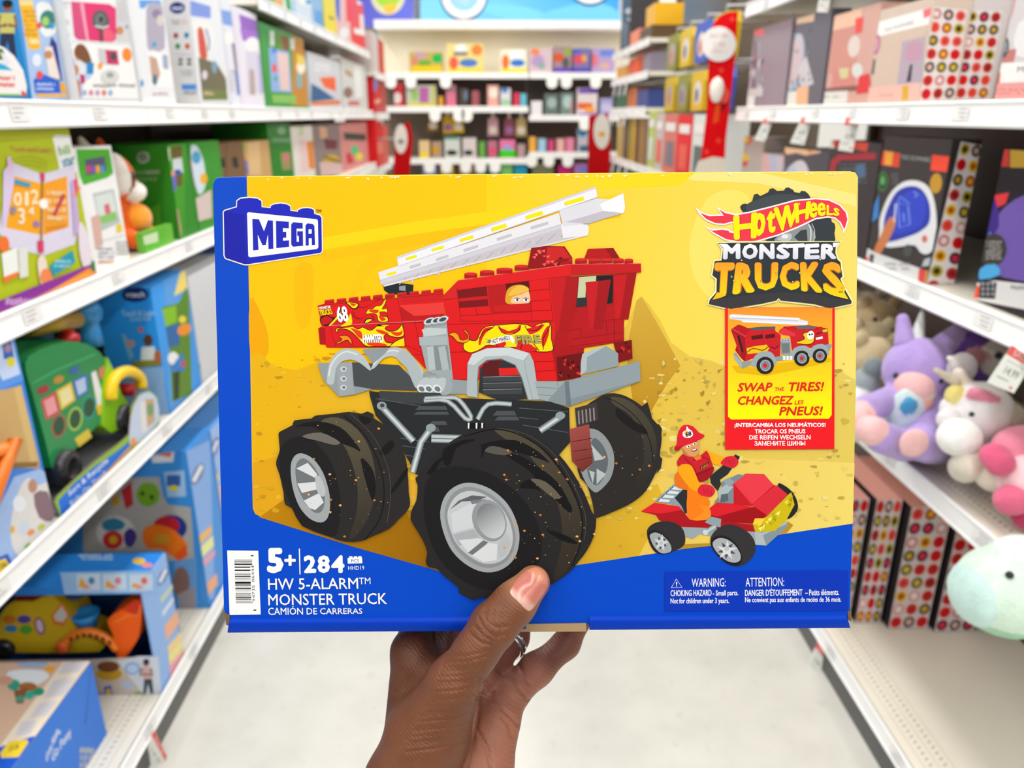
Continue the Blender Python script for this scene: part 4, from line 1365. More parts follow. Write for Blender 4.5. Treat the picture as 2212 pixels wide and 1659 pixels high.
def art_logos():
    # brick shaped maker's mark
    s = SH.at(r8)
    brick = [(160, 420), (172, 405), (295, 368), (298, 305), (330, 282), (420, 272), (500, 280), (545, 305), (548, 368), (640, 378), (642, 355), (680, 338), (740, 330), (800, 338), (840, 360), (842, 405), (918, 415), (920, 398), (960, 382),
             (1010, 378), (1060, 384), (1084, 400), (1086, 438), (1140, 452), (1160, 475), (1165, 815), (1150, 836), (410, 952), (370, 952), (180, 890), (168, 860)]
    s.P(inset(brick, -5), 'f4f0d8')
    s.P(brick, '1f27b8')
    s.P([(160, 420), (172, 405), (370, 450), (400, 952), (370, 952), (180, 890), (168, 860)], '1c22a6')
    s.P([(398, 430), (412, 420), (1112, 492), (1124, 508), (1128, 780), (1114, 796), (430, 882), (412, 870)], 'f7f5f0')
    for q in ([(452, 488), (520, 492), (572, 615), (612, 502), (664, 506), (668, 794), (618, 798), (612, 650), (590, 755), (556, 758), (508, 650), (516, 806), (460, 812)],
              [(694, 508), (826, 518), (826, 585), (765, 582), (766, 620), (800, 620), (800, 680), (766, 682), (766, 712), (828, 708), (828, 774), (698, 788)],
              [(850, 545), (870, 522), (968, 530), (968, 588), (905, 588), (906, 722), (930, 722), (928, 662), (912, 660), (912, 615), (970, 615), (972, 764), (870, 774), (850, 750)],
              [(998, 762), (996, 555), (1015, 534), (1070, 540), (1088, 560), (1094, 754), (1062, 758), (1060, 685), (1030, 688), (1030, 760)]):
        s.P(q, '2129b4')
    s.P([(1028, 595), (1060, 596), (1060, 638), (1028, 640)], 'f7f5f0')
    s.T('TM', [(1100, 392), (1158, 392), (1158, 424), (1100, 424)], '23232a', bold=.02)
    # racing logo at the top right
    s = SH.at(r4)
    ty = [(655, 370), (680, 340), (712, 330), (740, 338), (800, 302), (820, 225), (860, 212), (892, 240), (912, 235), (990, 195), (1010, 155), (1050, 148), (1096, 180), (1180, 175), (1196, 145), (1232, 138), (1290, 170), (1302, 195), (1365, 205),
          (1386, 180), (1432, 185), (1472, 220), (1500, 275), (1740, 500), (1750, 550), (1782, 570), (1792, 620), (1780, 690), (1792, 760), (1780, 810), (1000, 810), (800, 600), (670, 405)]
    s.P(ty, '343a3e')
    s.P([(740, 350), (900, 270), (1100, 220), (1300, 225), (1420, 280), (1100, 350), (760, 420)], '42494d', smooth=3)
    s.P([(1080, 740), (1180, 680), (1420, 560), (1480, 570), (1530, 660), (1530, 790), (1100, 790)], '8a9092', smooth=2)
    s.P([(1300, 730), (1380, 650), (1450, 640), (1460, 780), (1360, 790)], '3b4144')
    s.P([(1090, 760), (1200, 690), (1270, 700), (1240, 780)], 'b9bdbe', smooth=2)
    s.E(1190, 722, 40, 26, 'e2e4e5')
    s.S([(1470, 580), (1500, 650), (1495, 790)], 12, 'd9dcdd', smooth=3); s.S([(1510, 570), (1545, 660), (1535, 790)], 8, 'c3c7c8', smooth=3)
    fl = [(115, 370), (190, 430), (290, 466), (430, 462), (372, 370), (480, 428), (600, 455), (760, 428), (1000, 368), (1300, 288), (1560, 263), (1720, 280), (1850, 340), (1930, 430), (1952, 520), (1925, 620), (1880, 697), (1880, 640), (1840, 560),
          (1780, 512), (1700, 500), (1560, 520), (1350, 620), (1100, 720), (850, 792), (680, 808), (480, 772), (330, 690), (230, 600), (330, 637), (450, 626), (525, 640), (540, 662), (575, 667), (606, 640), (610, 592), (588, 562), (540, 568),
          (460, 590), (350, 580), (240, 530), (160, 450)]
    s.P(fl, 'f6f2ee')
    s.P(inset(fl, 17), 'e8384a')
    for ch, q in (('H', [(570, 475), (862, 432), (850, 745), (582, 765)]), ('o', [(806, 455), (962, 425), (952, 705), (812, 738)]), ('t', [(965, 432), (1082, 398), (1075, 672), (978, 700)]), ('W', [(1050, 382), (1372, 320), (1330, 590), (1090, 690)]),
                  ('H', [(1292, 330), (1500, 300), (1470, 512), (1320, 572)]), ('e', [(1470, 325), (1582, 305), (1570, 495), (1480, 515)]), ('e', [(1570, 318), (1680, 318), (1672, 478), (1576, 494)]), ('L', [(1685, 345), (1766, 362), (1762, 470), (1684, 474)]),
                  ('s', [(1770, 372), (1842, 398), (1838, 484), (1762, 474)])):
        s.T(ch, q, 'f8e512', bold=.055, outline='d02a34', ow=.025)
    bk = [(385, 803), (560, 800), (1850, 788), (1795, 850), (1790, 920), (1815, 1000), (1850, 1030), (1860, 1110), (1875, 1200), (1850, 1230), (1900, 1350), (1985, 1500), (1975, 1528), (1720, 1582), (1540, 1532), (1300, 1505), (1140, 1490), (1112, 1455), (1085, 1490),
          (900, 1530), (700, 1562), (545, 1590), (280, 1532), (290, 1482), (370, 1390), (375, 1230), (322, 1190), (350, 1020), (430, 1012), (450, 870)]
    s.P(inset(bk, -8), 'f6efae')
    s.P(bk, '2e3438')
    s.P([(300, 1520), (700, 1430), (1110, 1390), (1500, 1410), (1960, 1510), (1720, 1570), (1540, 1520), (1300, 1495), (1140, 1478), (1112, 1440), (1085, 1478), (900, 1518), (545, 1578)], '413c40')
    mx = [(455, 655), (680, 864), (885, 1062), (1090, 1245), (1205, 1425), (1425, 1600), (1620, 1800)]
    for ch, (a, b) in zip('MONSTER', mx):
        s.T(ch, [(a, 816), (b, 806), (b + 4, 995), (a - 8, 1000)], 'f4f4f8', bold=.075, col2='d0d3e2')
    s.P([(400, 812), (480, 812), (470, 860), (450, 860)], 'f6f5fa'); s.P([(1760, 800), (1840, 798), (1790, 850), (1760, 850)], 'f6f5fa')
    for ch, q in zip('TRUCKS', ([(350, 1035), (592, 1035), (560, 1420), (330, 1470)], [(604, 1035), (815, 1035), (830, 1390), (556, 1420)], [(825, 1035), (1110, 1030), (1095, 1365), (830, 1375)], [(1125, 1030), (1355, 1025), (1365, 1360), (1122, 1372)],
                              [(1365, 1030), (1612, 1025), (1640, 1400), (1380, 1378)], [(1622, 1030), (1845, 1025), (1935, 1470), (1645, 1405)])):
        s.T(ch, q, 'fb9a24', bold=.055, col2='fbd012', outline='c46a14', ow=.02)
    s.P([(380, 1390), (470, 1410), (440, 1450), (320, 1482)], 'f2bd14')
    s.P([(1830, 1400), (1900, 1400), (1945, 1475), (1800, 1440)], 'f6d014')
    for (x, y) in ((550, 1205), (578, 1252), (905, 1258), (1085, 1165), (1365, 1160), (1280, 1265), (1868, 1338), (1605, 1000), (670, 1010)):
        s.E(x, y, 13, 13, '2e3438'); s.E(x, y, 9, 9, 'f6cf8a')
    s.T('TM', [(1828, 1378), (1874, 1378), (1874, 1402), (1828, 1402)], '2a2410', bold=.02)
    # swap panel
    s = SH.at(r5)
    s.P([(125, 70), (1278, 68), (1274, 1560), (125, 1566)], 'e81c24')
    s.P([(155, 75), (1252, 72), (1246, 1200), (1215, 1240), (190, 1248), (155, 1218)], 'ff8f2c', grad=('ffef00', (0, 90), (0, 850)))
    sp = SH.at(r4)
    sp.P([(290, 1482), (700, 1430), (1110, 1390), (1500, 1410), (1985, 1500), (1975, 1528), (1720, 1582), (1540, 1532), (1300, 1505), (1140, 1490), (1112, 1455), (1085, 1490), (900, 1530), (700, 1562), (545, 1590), (280, 1532)], '3a383c')
    s = SH.at(r5)
    s.P([(190, 680), (450, 700), (640, 660), (1240, 600), (1240, 640), (900, 720), (560, 790), (250, 760)], 'e2b206')
    # small truck
    s.P([(168, 150), (200, 140), (905, 180), (915, 195), (995, 215), (995, 250), (960, 258), (310, 225), (290, 205), (172, 190)], 'dcdde8')
    s.S([(180, 160), (900, 192)], 14, 'f6f6fb'); s.S([(310, 215), (985, 240)], 12, 'f2f2f8')
    s.S([(190, 180), (890, 207)], 5, '9a9ab4')
    s.P([(185, 305), (240, 290), (390, 285), (650, 290), (655, 320), (710, 355), (705, 590), (440, 600), (330, 640), (300, 560), (230, 520), (245, 470)], 'c61c26')
    s.P([(185, 305), (330, 370), (345, 560), (330, 640), (290, 600), (230, 520), (245, 470)], '9c141e')
    s.P([(185, 300), (260, 250), (300, 258), (390, 300), (330, 370)], 'b4161f')
    s.P([(380, 285), (500, 272), (655, 270), (650, 295), (410, 310)], '4e5a60')
    s.P([(400, 370), (520, 352), (525, 395), (405, 412)], '5a0f14'); s.P([(545, 360), (645, 345), (650, 385), (550, 400)], '5a0f14')
    for i in range(6):
        s.E(210 + i * 24, 300 + i * 14, 13, 9, 'd93a42')
    s.P([(210, 330), (240, 350), (300, 560), (270, 560)], 'c01a22'); s.P([(250, 360), (275, 370), (320, 540), (300, 540)], '2a1a1c')
    s.P([(350, 500), (420, 480), (560, 460), (590, 500), (560, 540), (360, 560)], 'f0b912'); s.S([(360, 540), (420, 500), (520, 520), (580, 480)], 8, '1d1412', smooth=3); s.S([(600, 480), (650, 500), (690, 465)], 8, '1d1412', smooth=3)
    s.P([(690, 310), (750, 270), (1000, 255), (1205, 290), (1215, 470), (1190, 520), (900, 480), (830, 560), (810, 380)], 'c81c26')
    s.P([(680, 330), (745, 280), (870, 350), (855, 375), (730, 360)], 'd8343c')
    for i in range(12):
        s.E(750 + i * 38, 280 - abs(5 - i) * 0 + (i % 2) * 14, 15, 8, 'a5141d')
    s.P([(870, 270), (990, 258), (1080, 275), (1060, 295), (880, 298)], '5a666c')
    fl = [(880, 430), (960, 400), (940, 350), (1000, 330), (1060, 370), (1050, 440), (980, 460), (900, 450)]
    s.P(fl, 'f3c51a', smooth=3); s.S(fl, 7, '1d1412', smooth=3)
    s.P([(1000, 330), (1035, 315), (1060, 345), (1050, 395), (1000, 400), (985, 360)], 'f4f4f0', smooth=3); s.E(1012, 355, 9, 10, '1d1412'); s.E(1038, 352, 9, 10, '1d1412')
    s.S([(1080, 400), (1150, 385)], 24, 'f0f0f0'); s.S([(1080, 350), (1140, 330), (1190, 305)], 8, '1d1412', smooth=3); s.P([(1150, 305), (1200, 295), (1200, 325), (1150, 330)], 'c9c32c')
    s.P([(705, 400), (810, 395), (815, 560), (715, 570)], '8a959b'); s.P([(715, 450), (800, 445), (803, 545), (725, 550)], '6c777d')
    for x in (730, 760, 790):
        s.E(x, 415, 20, 13, 'd0d6d8', rot=-15); s.E(x, 415, 11, 7, '49545a', rot=-15)
    s.P([(210, 555), (240, 545), (300, 640), (450, 620), (450, 660), (300, 712), (225, 620)], '8b979d')
    s.P([(210, 555), (300, 650), (300, 712), (225, 620)], '9eaab0')
    s.P([(640, 590), (850, 560), (850, 610), (650, 640)], '8b979d')
    s.P([(1180, 460), (1245, 455), (1245, 480), (1190, 580)], '8b979d')
    for cx, cy, rr in ((545, 680, 92), (930, 605, 82), (1120, 578, 76)):
        s.P([(cx - rr * 1.5, cy + 10), (cx - rr * 1.3, cy - rr * .9), (cx - rr * .6, cy - rr * 1.5), (cx + rr * .5, cy - rr * 1.6), (cx + rr * 1.1, cy - rr), (cx + rr * 1.1, cy)], '9aa5aa', smooth=3)
        s.E(cx, cy, rr, rr, '232325'); s.E(cx + 3, cy, rr * .62, rr * .66, 'a5abb0'); s.E(cx + 3, cy, rr * .5, rr * .54, '7c838a'); s.E(cx, cy, rr * .24, rr * .26, 'cc2430')
    for k in range(6):
        x, y = 745 + (k % 3) * 36, 590 + (k // 3) * 22
        s.E(x, y, 16, 12, 'e6e9ea')
    # words in the panel
    def W(t, x0, y0, x1, y1, sk, col, b=.035):
        s.T(t, [(x0 + sk, y0), (x1 + sk, y0 - 5), (x1, y1 - 5), (x0, y1)], col, bold=b)
    W('SWAP', 250, 862, 608, 958, 22, 'd8261c'); W('THE', 640, 912, 740, 952, 8, 'd8261c', .02); W('TIRES!', 775, 856, 1148, 955, 22, 'd8261c')
    W('CHANGEZ', 248, 1002, 828, 1096, 22, 'd8261c'); W('LES', 852, 1048, 945, 1092, 8, 'd8261c', .02); W('PNEUS!', 690, 1112, 1135, 1208, 22, 'd8261c')
    for t, x0, x1, y0, y1 in (('¡INTERCAMBIA LOS NEUMÁTICOS!', 222, 1180, 1275, 1338), ('TROCAR OS PNEUS', 435, 968, 1350, 1396), ('DIE REIFEN WECHSELN', 378, 1022, 1412, 1460), ('ЗАМЕНИТЕ ШИНЫ', 432, 966, 1474, 1524)):
        s.T(t, [(x0, y0), (x1, y0 - 2), (x1, y1 - 2), (x0, y1)], 'ffffff', bold=.03)


def art_words():
    s = SH.at(r9)
    # bar code label
    s.P([(202, 190), (532, 194), (558, 870), (228, 876)], 'f4f3f1')
    # the code reads upwards: narrow and wide bars stacked along the label
    y, k = 287, 0
    bars = [3, 2, 3, 2, 2, 4, 10, 5, 3, 4, 14, 10, 3, 3, 12, 12, 3, 3, 12, 18, 2, 3, 2, 3, 5, 4, 5, 5, 12, 6, 3, 4, 5, 4, 3, 11, 3, 4, 22, 6, 12, 4, 4, 12, 14, 4, 3, 4, 3, 11, 4, 14, 9, 5, 4, 6, 5, 3, 12, 5, 10, 3, 4, 9, 3, 3, 6, 4, 3]
    while k < len(bars) and y < 790:
        w = bars[k]
        if k % 2 == 0:
            d = (y - 287) * 0.036
            x1 = 466 if (y < 345 or y > 735) else 446
            if y > 735:
                x1 = 462
            s.P([(278 + d, y), (x1 + d * .8, y), (x1 + d * .8, y + w), (278 + d, y + w)], '17181c')
            s.n -= 1
        y += w + 0.6
        k += 1
    s.n += 1
    s.at(lambda p: r9((470 + (p[1]) + (500 - p[0]) * -0.0 + (p[0] - 500) * 0.034, p[0])))

    def up(t, y0, y1, x0, x1):
        vs, tr, _a = text_tris(t, 0.0, 2)
        pts = [r9((x0 + (x1 - x0) * (1 - b) + (y0 + (y1 - y0) * (1 - a) - 500) * 0.036, y0 + (y1 - y0) * (1 - a))) for a, b in vs]
        s.raw(pts, tr, [lin('17181c')] * len(pts))
    up('1', 240, 252, 462, 492); up('06444', 350, 525, 462, 492); up('94735', 560, 732, 462, 492); up('1', 818, 830, 470, 500)
    s.at(r9)
    wc = 'f4f3f1'
    s.T('5', [(620, 164), (798, 162), (802, 430), (626, 434)], wc, bold=.07)
    s.T('+', [(808, 236), (930, 236), (930, 354), (810, 356)], wc, bold=.06)
    s.P([(962, 170), (974, 170), (982, 444), (970, 446)], wc)
    for ch, a, b in (('2', 1012, 1146), ('8', 1158, 1292), ('4', 1304, 1446)):
        s.T(ch, [(a, 242), (b, 240), (b + 2, 428), (a + 4, 432)], wc, bold=.06)
    s.P([(1480, 270), (1496, 270), (1496, 252), (1532, 252), (1532, 266), (1546, 266), (1546, 252), (1582, 252), (1582, 264), (1594, 264), (1594, 250), (1628, 250), (1628, 264), (1634, 266), (1638, 326), (1482, 330)], wc)
    s.T('PCS', [(1518, 284), (1600, 282), (1602, 316), (1520, 318)], '1d3c8c', bold=.01)
    s.T('HHD19', [(1486, 356), (1656, 352), (1658, 394), (1488, 398)], wc, bold=.005)
    s.T('HW 5-ALARM', [(634, 488), (1590, 480), (1594, 598), (638, 608)], wc, bold=.008)
    s.T('TM', [(1600, 480), (1722, 478), (1724, 546), (1602, 548)], wc, bold=.0)
    s.T('MONSTER TRUCK', [(636, 654), (1896, 640), (1900, 760), (640, 774)], wc, bold=.008)
    s.T('CAMIÓN DE CARRERAS', [(636, 776), (1636, 788), (1638, 862), (638, 876)], wc, bold=.008)
    # warning panel
    s = SH.at(r6)
    s.P([(162, 160), (1990, 148), (1984, 548), (162, 556)], '0a36b4')
    s.S([(280, 230), (230, 318), (336, 316)], 5, wc, closed=True)
    s.T('!', [(276, 258), (290, 258), (288, 306), (276, 306)], wc, bold=.03)
    for t, x0, x1, y0, y1, b in (('WARNING:', 432, 770, 226, 312, .0), ('ATTENTION:', 968, 1352, 220, 308, .0), ('CHOKING HAZARD', 222, 630, 342, 404, .012), ('- Small parts.', 642, 896, 346, 414, .012), ('Not for children under 3 years.', 222, 804, 424, 492, .012),
                                 ("DANGER D'ÉTOUFFEMENT", 962, 1534, 322, 402, .012), ('– Petits éléments.', 1560, 1898, 336, 396, .012), ('Ne convient pas aux enfants de moins de 36 mois.', 962, 1920, 412, 480, .012)):
        s.T(t, [(x0, y0), (x1, y0 - 5), (x1, y1 - 5), (x0, y1)], wc, bold=b)


art_ground()
N0 = SH.n
art_truck()
art_wheels()
SH.n = N0
art_kart()
SH.n = N0
art_logos()
SH.n = N0
art_words()
SH.n = N0
# worn white specks along the top edge
SH.at(r0)
for i in range(40):
    u = rnd.uniform(540, 1840)
    v = 384 - (u - 540) * 0.0092 + rnd.uniform(0, 4)
    SH.P([(u, v), (u + rnd.uniform(4, 14), v - 1), (u + rnd.uniform(3, 9), v + rnd.uniform(1, 4))], 'fff6c8')
BODY.c = [tuple(x * .88 for x in c) for c in BODY.c]
BODY.build('carton', M_GLOSS, BOX)

# folded lip along the bottom, with the cardboard showing at its cut ends
def lip():
    c = lin('0238ae')
    left = [(489, 1338), (497, 1334), (1166, 1330), (1276, 1327), (1276, 1361), (1166, 1362), (490, 1366)]
    for a, b in (((492, 1334), (1010, 1331)), ((1010, 1331), (1136, 1330)), ((1273, 1329), (1834, 1327))):
        mb = MB()
        n = 12
        prof = [(0.0, -0.0006), (0.12, 0.0016), (0.3, 0.0022), (0.65, 0.0016), (1.0, 0.0004)]
        rows = []
        for (t, h) in prof:
            row = []
            for k in range(n + 1):
                u = a[0] + (b[0] - a[0]) * k / n
                v0 = a[1] + (b[1] - a[1]) * k / n
                v1 = 1366 - (u - 490) * 0.0075
                if u < 505:
                    u2 = u + (8 - 8 * t) - 0
                elif u > 1825:
                    u2 = u - (12 - 12 * t) + 2
                else:
                    u2 = u
                row.append(box_point(u2, v0 + (v1 - v0) * t, h))
            rows.append(row)
        vs = [p for r in rows for p in r]
        m = n + 1
        fs = [(i * m + k, i * m + k + 1, (i + 1) * m + k + 1, (i + 1) * m + k) for i in range(len(prof) - 1) for k in range(n)]
        mb.add(vs, fs, c, True)
        # back of the lip
        vb = [box_point(*q) for q in ((a[0], a[1], -0.004), (b[0], b[1], -0.004), (b[0], 1358, -0.004), (a[0], 1358, -0.004))]
        mb.add(vb, [(0, 1, 2, 3)], lin('0a2f86'))
        mb.build('folded_lip', M_GLOSS, BOX)


lip()
for (u0, u1, v0, v1) in ((485, 497, 1324, 1352), (1828, 1839, 1318, 1342)):
    mb = MB()
    mb.prism([box_point(u0 + 2, v0, .0004), box_point(u1, v0 + 3, .0004), box_point(u1 - 1, v1, .0004), box_point(u0 + 4, v1 - 3, .0004)], box_point(600, 600, -.012) - box_point(600, 600), '6b5233', '3c2b1a')
    mb.build('bare_cardboard', M_PAPER, BOX, label='brown cardboard at a cut end of the lip')
mb = MB()
mb.prism([box_point(1128, 1347, .0008), box_point(1266, 1345, .0008), box_point(1266, 1363, .0008), box_point(1122, 1364, .0008)], box_point(600, 600, -.004) - box_point(600, 600), 'a08560', '6b5233')
mb.build('bare_cardboard', M_PAPER, BOX, label='tan cardboard edge in the thumb notch')
# ------------------------------------------------------------------ left side, mid shelf
zs = Z_MID
G = 'toy boxes on the left mid shelf'
XF = -0.785


def d1(s):
    s.R(-20, 0, 40, 215, '1a86c8')
    s.P([(-20, 0), (36, 0), (72, 212), (-20, 212)], '1b83c6')
    child_fig(s, 16, 0, 128, 'c9c46a', '2b3350', skin='8a5a44', hair='1d1412')


def d2(s):
    s.P([(40, -10), (115, -10), (160, 215), (70, 215)], 'a9c6ee')
    s.P([(40, 0), (70, 0), (88, 100), (82, 107), (66, 107), (60, 100)], 'f4b81c')
    s.P([(41, 0), (70, 0), (72, 12), (43, 12)], 'f6d88a')
    smudge(s, 50, 20, 80, 80, 'c98c12', 6, 1); s.P([(62, 84), (82, 84), (84, 95), (65, 95)], 'f8dfa0')
    s.P([(78, 12), (100, 5), (122, 30), (124, 66), (100, 80), (84, 60)], 'eef2f6', smooth=3)
    s.E(103, 42, 17, 20, '2f7f74'); s.E(98, 46, 8, 10, '9fd06a'); s.E(84, 55, 6, 7, 'e05a50'); s.E(112, 55, 6, 8, '2d9ad0')
    s.P([(110, 78), (122, 95), (135, 175), (124, 172), (106, 110)], '251a86')
    s.E(79, 130, 10, 14, 'e3ecf8')
    s.P([(96, 102), (112, 100), (130, 172), (105, 165)], 'f0e4dc'); s.E(104, 118, 9, 9, 'c98a5a')
    s.P([(72, 172), (92, 160), (128, 175), (130, 200), (76, 201)], '1a5fd0')
    smudge(s, 78, 178, 118, 197, 'cfe0f8', 2, 3)
    s.E(85, 162, 7, 9, 'e8504e'); s.P([(128, 178), (140, 180), (144, 200), (131, 200)], 'f0ac1c')
    s.P([(78, 203), (149, 204), (149, 210), (78, 209)], 'f6b21e')


y_a, y_b = YL(68, 207, XF), YL(150, 210, XF)
pack('projector_toy_box', 'pale blue box with a yellow strip and a white projector, beside a printed child', 'box', XF - .26, XF, y_a, y_b - .003, zs, zs + .34, '3f93d6', {'-y': d1, '+x': d2}, G)


# small white pack in front of it
mb = MB()
out = [(-25, 205), (57, 206), (58, 186), (50, 152), (30, 120), (8, 102), (-25, 92)]
X1 = -0.772
mb.prism([on_x(u, v, X1) for u, v in out], (-.009, 0, 0), 'f2efee')
s = Sheet(mb, lambda u, v, h: on_x(u, v, X1) + Vector((h, 0, 0)), step=4e-5)
s.P([(-25, 128), (10, 140), (28, 152), (-25, 150)], '2aa9d8'); s.P([(-25, 100), (6, 106), (14, 130), (-25, 128)], '4a7a2c'); s.P([(0, 112), (12, 118), (24, 138), (12, 142)], 'e6e2ee')
smudge(s, -20, 162, 32, 190, 'e2574a', 2, 5, .6)
s.P([(-25, 202), (44, 203), (44, 207), (-25, 207)], '8cc63a'); s.P([(46, 195), (56, 200), (57, 207), (46, 207)], 'e2574a')
o = mb.build('dome_topped_pack', M_CARD, None, 'white dome-topped pack with red lettering at the left end of the mid shelf', 'package', G, origin=on_x(20, 208, X1))


def d3(s):
    s.P([(100, -10), (305, -10), (310, 215), (130, 215)], 'f1f1f1')
    s.P([(100, -10), (156, -10), (168, 90), (118, 92)], 'e9ebee')
    smudge(s, 116, 3, 150, 22, '9aa0b0', 2, 2)
    s.T('360', [(128, 42), (148, 43), (149, 54), (130, 54)], '8a8f96'); s.T('50x', [(130, 68), (150, 69), (151, 78), (132, 78)], '8a8f96')
    s.P([(153, 3), (236, 9), (250, 18), (251, 86), (240, 91), (168, 86), (160, 78)], 'e2276e')
    s.P([(155, 4), (176, 6), (188, 87), (168, 86), (160, 76)], 'd8487e'); s.P([(172, 6), (180, 7), (192, 88), (186, 87)], 'f0a4bc')
    s.E(217, 44, 18, 22, '4b5250', rot=-10); s.E(216, 43, 12, 15, '6d7675'); s.E(218, 42, 5, 7, '2a2f2e'); s.S([(217, 64), (219, 90)], 7, '5a4444'); s.S([(205, 56), (222, 60), (234, 56)], 4, 'd9dee0')
    s.P([(222, 64), (236, 62), (248, 76), (246, 90), (224, 88)], 'ee5a78')
    s.P([(250, 0), (300, 0), (303, 95), (252, 90)], 'd4d3d6')
    for k in range(6):
        s.R(256, 8 + k * 7, 286, 10 + k * 7, 'b3b2b8')
    s.E(258, 66, 8, 9, 'c98a5c'); s.E(276, 58, 6, 4, '6a7fae')
    # lower printed panel
    s.P([(118, 92), (160, 90), (288, 98), (300, 214), (140, 212), (112, 150)], 'f6f5f3')
    s.S([(118, 92), (160, 90), (288, 98)], 2.4, 'd2d4d8')
    s.P([(130, 212), (134, 165), (150, 132), (175, 130), (200, 150), (196, 168), (178, 180), (176, 212)], 'bcd2f2', smooth=3)
    s.E(172, 116, 13, 17, 'c88a62'); s.P([(160, 118), (164, 98), (178, 96), (190, 112), (198, 140), (188, 140)], '7a4a26', smooth=3); s.P([(186, 134), (202, 136), (200, 160), (186, 160)], '1b88c6'); s.E(168, 150, 16, 20, 'dbe3ea')
    s.E(160, 152, 9, 13, 'c98258'); s.P([(150, 170), (172, 176), (174, 208), (152, 206)], 'c98464'); s.P([(170, 160), (182, 162), (182, 180), (174, 182)], 'c0356e')
    s.P([(210, 104), (252, 108), (256, 141), (214, 138)], 'd0cdd0'); s.P([(226, 108), (252, 110), (256, 140), (230, 138)], 'cc2660'); s.E(243, 122, 7, 9, '40484a')
    s.E(273, 118, 10, 15, 'f28a24', rot=-8); s.P([(210, 138), (222, 134), (218, 148), (211, 150)], 'f2a024')
    s.E(236, 166, 20, 16, 'd6d8d4'); s.E(236, 162, 8, 6, '9aa09a'); smudge(s, 200, 180, 290, 190, '8b8f96', 1, 8)
    for k, c in enumerate(('9fb6d8', 'd88aa0', 'c6a0c8', 'e87a6a', '8fb8e0')):
        s.E(181 + k * 14, 200, 5, 6, c)


y_c, y_d = YL(140, 212, -.765), YL(302, 215, -.765)
pack('light_up_toy_box', 'white box with a magenta window and a round dark gauge', 'box', -1.0, -.768, y_b + .003, y_d, zs, zs + .34, 'f1f1f1', {'+x': d3}, G)


def d4(s):
    s.P([(303, -10), (385, -10), (388, 214), (308, 214)], 'eceef2')
    s.P([(300, 0), (345, 0), (350, 12), (320, 8), (312, 18), (302, 18)], '5aa0e6')
    s.P([(318, 100), (316, 20), (328, 6), (344, 8), (352, 22), (356, 104), (330, 108)], 'b3acbe', smooth=2); s.E(338, 30, 10, 10, '8d7fa0'); s.E(346, 44, 8, 12, 'd8d0c6'); s.E(333, 96, 5, 6, '2aa2d4')
    s.P([(320, 112), (370, 117), (374, 190), (325, 186)], 'f8f8f8'); s.P([(322, 120), (338, 126), (346, 160), (336, 186), (326, 160)], 'c7a48f'); s.E(334, 172, 6, 12, '55768c'); s.P([(350, 118), (362, 119), (364, 150), (352, 148)], '9fb0c8')
    s.P([(366, 114), (374, 114), (376, 142), (368, 142)], 'f6b888'); smudge(s, 330, 198, 362, 208, 'c99aa8', 1, 4)
    s.P([(303, 173), (309, 173), (310, 186), (304, 186)], '3a94d8')


pack('phone_toy_box', 'white box with an arched window and a blue top corner next to the pink-windowed box', 'box', XF - .2, XF, YL(306, 215, XF) + .005, YL(380, 216, XF), zs, zs + .325, 'eceef2', {'+x': d4}, G)


def d5n(s):
    s.R(300, -5, 440, 220, 'd7d7da')
    logo(s, 383, 17, 17, 13)
    smudge(s, 370, 42, 388, 54, '8a8478', 2, 1); smudge(s, 391, 42, 404, 54, 'd8a898', 2, 2)
    for x, y, c in ((380, 77, '9c4a48'), (403, 76, '4a80a8'), (384, 100, '4a8a5a'), (405, 100, 'c06a44')):
        s.E(x, y, 8, 9, 'ecebee'); s.E(x, y, 6, 7, c)
    s.S([(380, 118), (412, 118)], 1, '9a9a9c')
    for x in (390, 409):
        s.E(x, 129, 5, 3, '4e4a3c'); s.E(x, 138, 5, 3, '4e4a3c')
    smudge(s, 390, 150, 415, 165, 'a6aab4', 2, 3); s.P([(392, 182), (424, 182), (425, 194), (394, 194)], '4a8ee0'); smudge(s, 396, 197, 424, 206, '7a82a0', 1, 5)


def d5f(s):
    s.P([(408, -5), (500, -5), (500, 218), (432, 216)], 'e9ecf2')
    s.P([(410, 0), (455, 14), (455, 40), (412, 34)], '7c96e0'); s.P([(414, 50), (430, 46), (456, 54), (462, 90), (445, 130), (428, 126), (420, 70)], 'f2efec', smooth=2)
    s.P([(427, 62), (436, 60), (442, 80), (448, 122), (440, 130), (432, 122), (428, 90)], 'c85a2a', smooth=2); s.P([(430, 74), (436, 74), (440, 112), (434, 118)], 'e0405a'); s.S([(445, 62), (452, 90), (450, 110)], 4, '6a96c0')
    s.P([(428, 124), (455, 132), (470, 140), (488, 170), (492, 216), (438, 216)], '6f6a50'); s.P([(440, 190), (490, 196), (490, 216), (440, 216)], '6f8040'); s.E(442, 162, 6, 10, 'e0d4e0'); s.E(463, 145, 6, 14, '7aa0b8')
    s.P([(440, 196), (462, 200), (462, 206), (440, 206)], 'c0a880')


y5 = YL(432, 216, XF)
pack('walkie_toy_box', 'box with grey side panel of coloured dots under a dark blue oval', 'box', XF - .09, XF, y5, YL(498, 217, XF), zs, zs + .315, 'd9dade', {'-y': d5n, '+x': d5f}, G)


def d6(s):
    s.P([(470, 0), (520, 20), (522, 220), (500, 220)], 'e6e9f4'); s.P([(455, 12), (512, 30), (510, 60), (470, 48)], '7ba0e4'); s.E(494, 82, 12, 14, 'f7f5f2'); s.P([(500, 92), (510, 96), (516, 150), (508, 150)], '7a6a84'); s.P([(506, 150), (516, 152), (520, 205), (512, 205)], '6a86c8')
    smudge(s, 496, 150, 506, 200, 'd0b8b8', 5, 3)


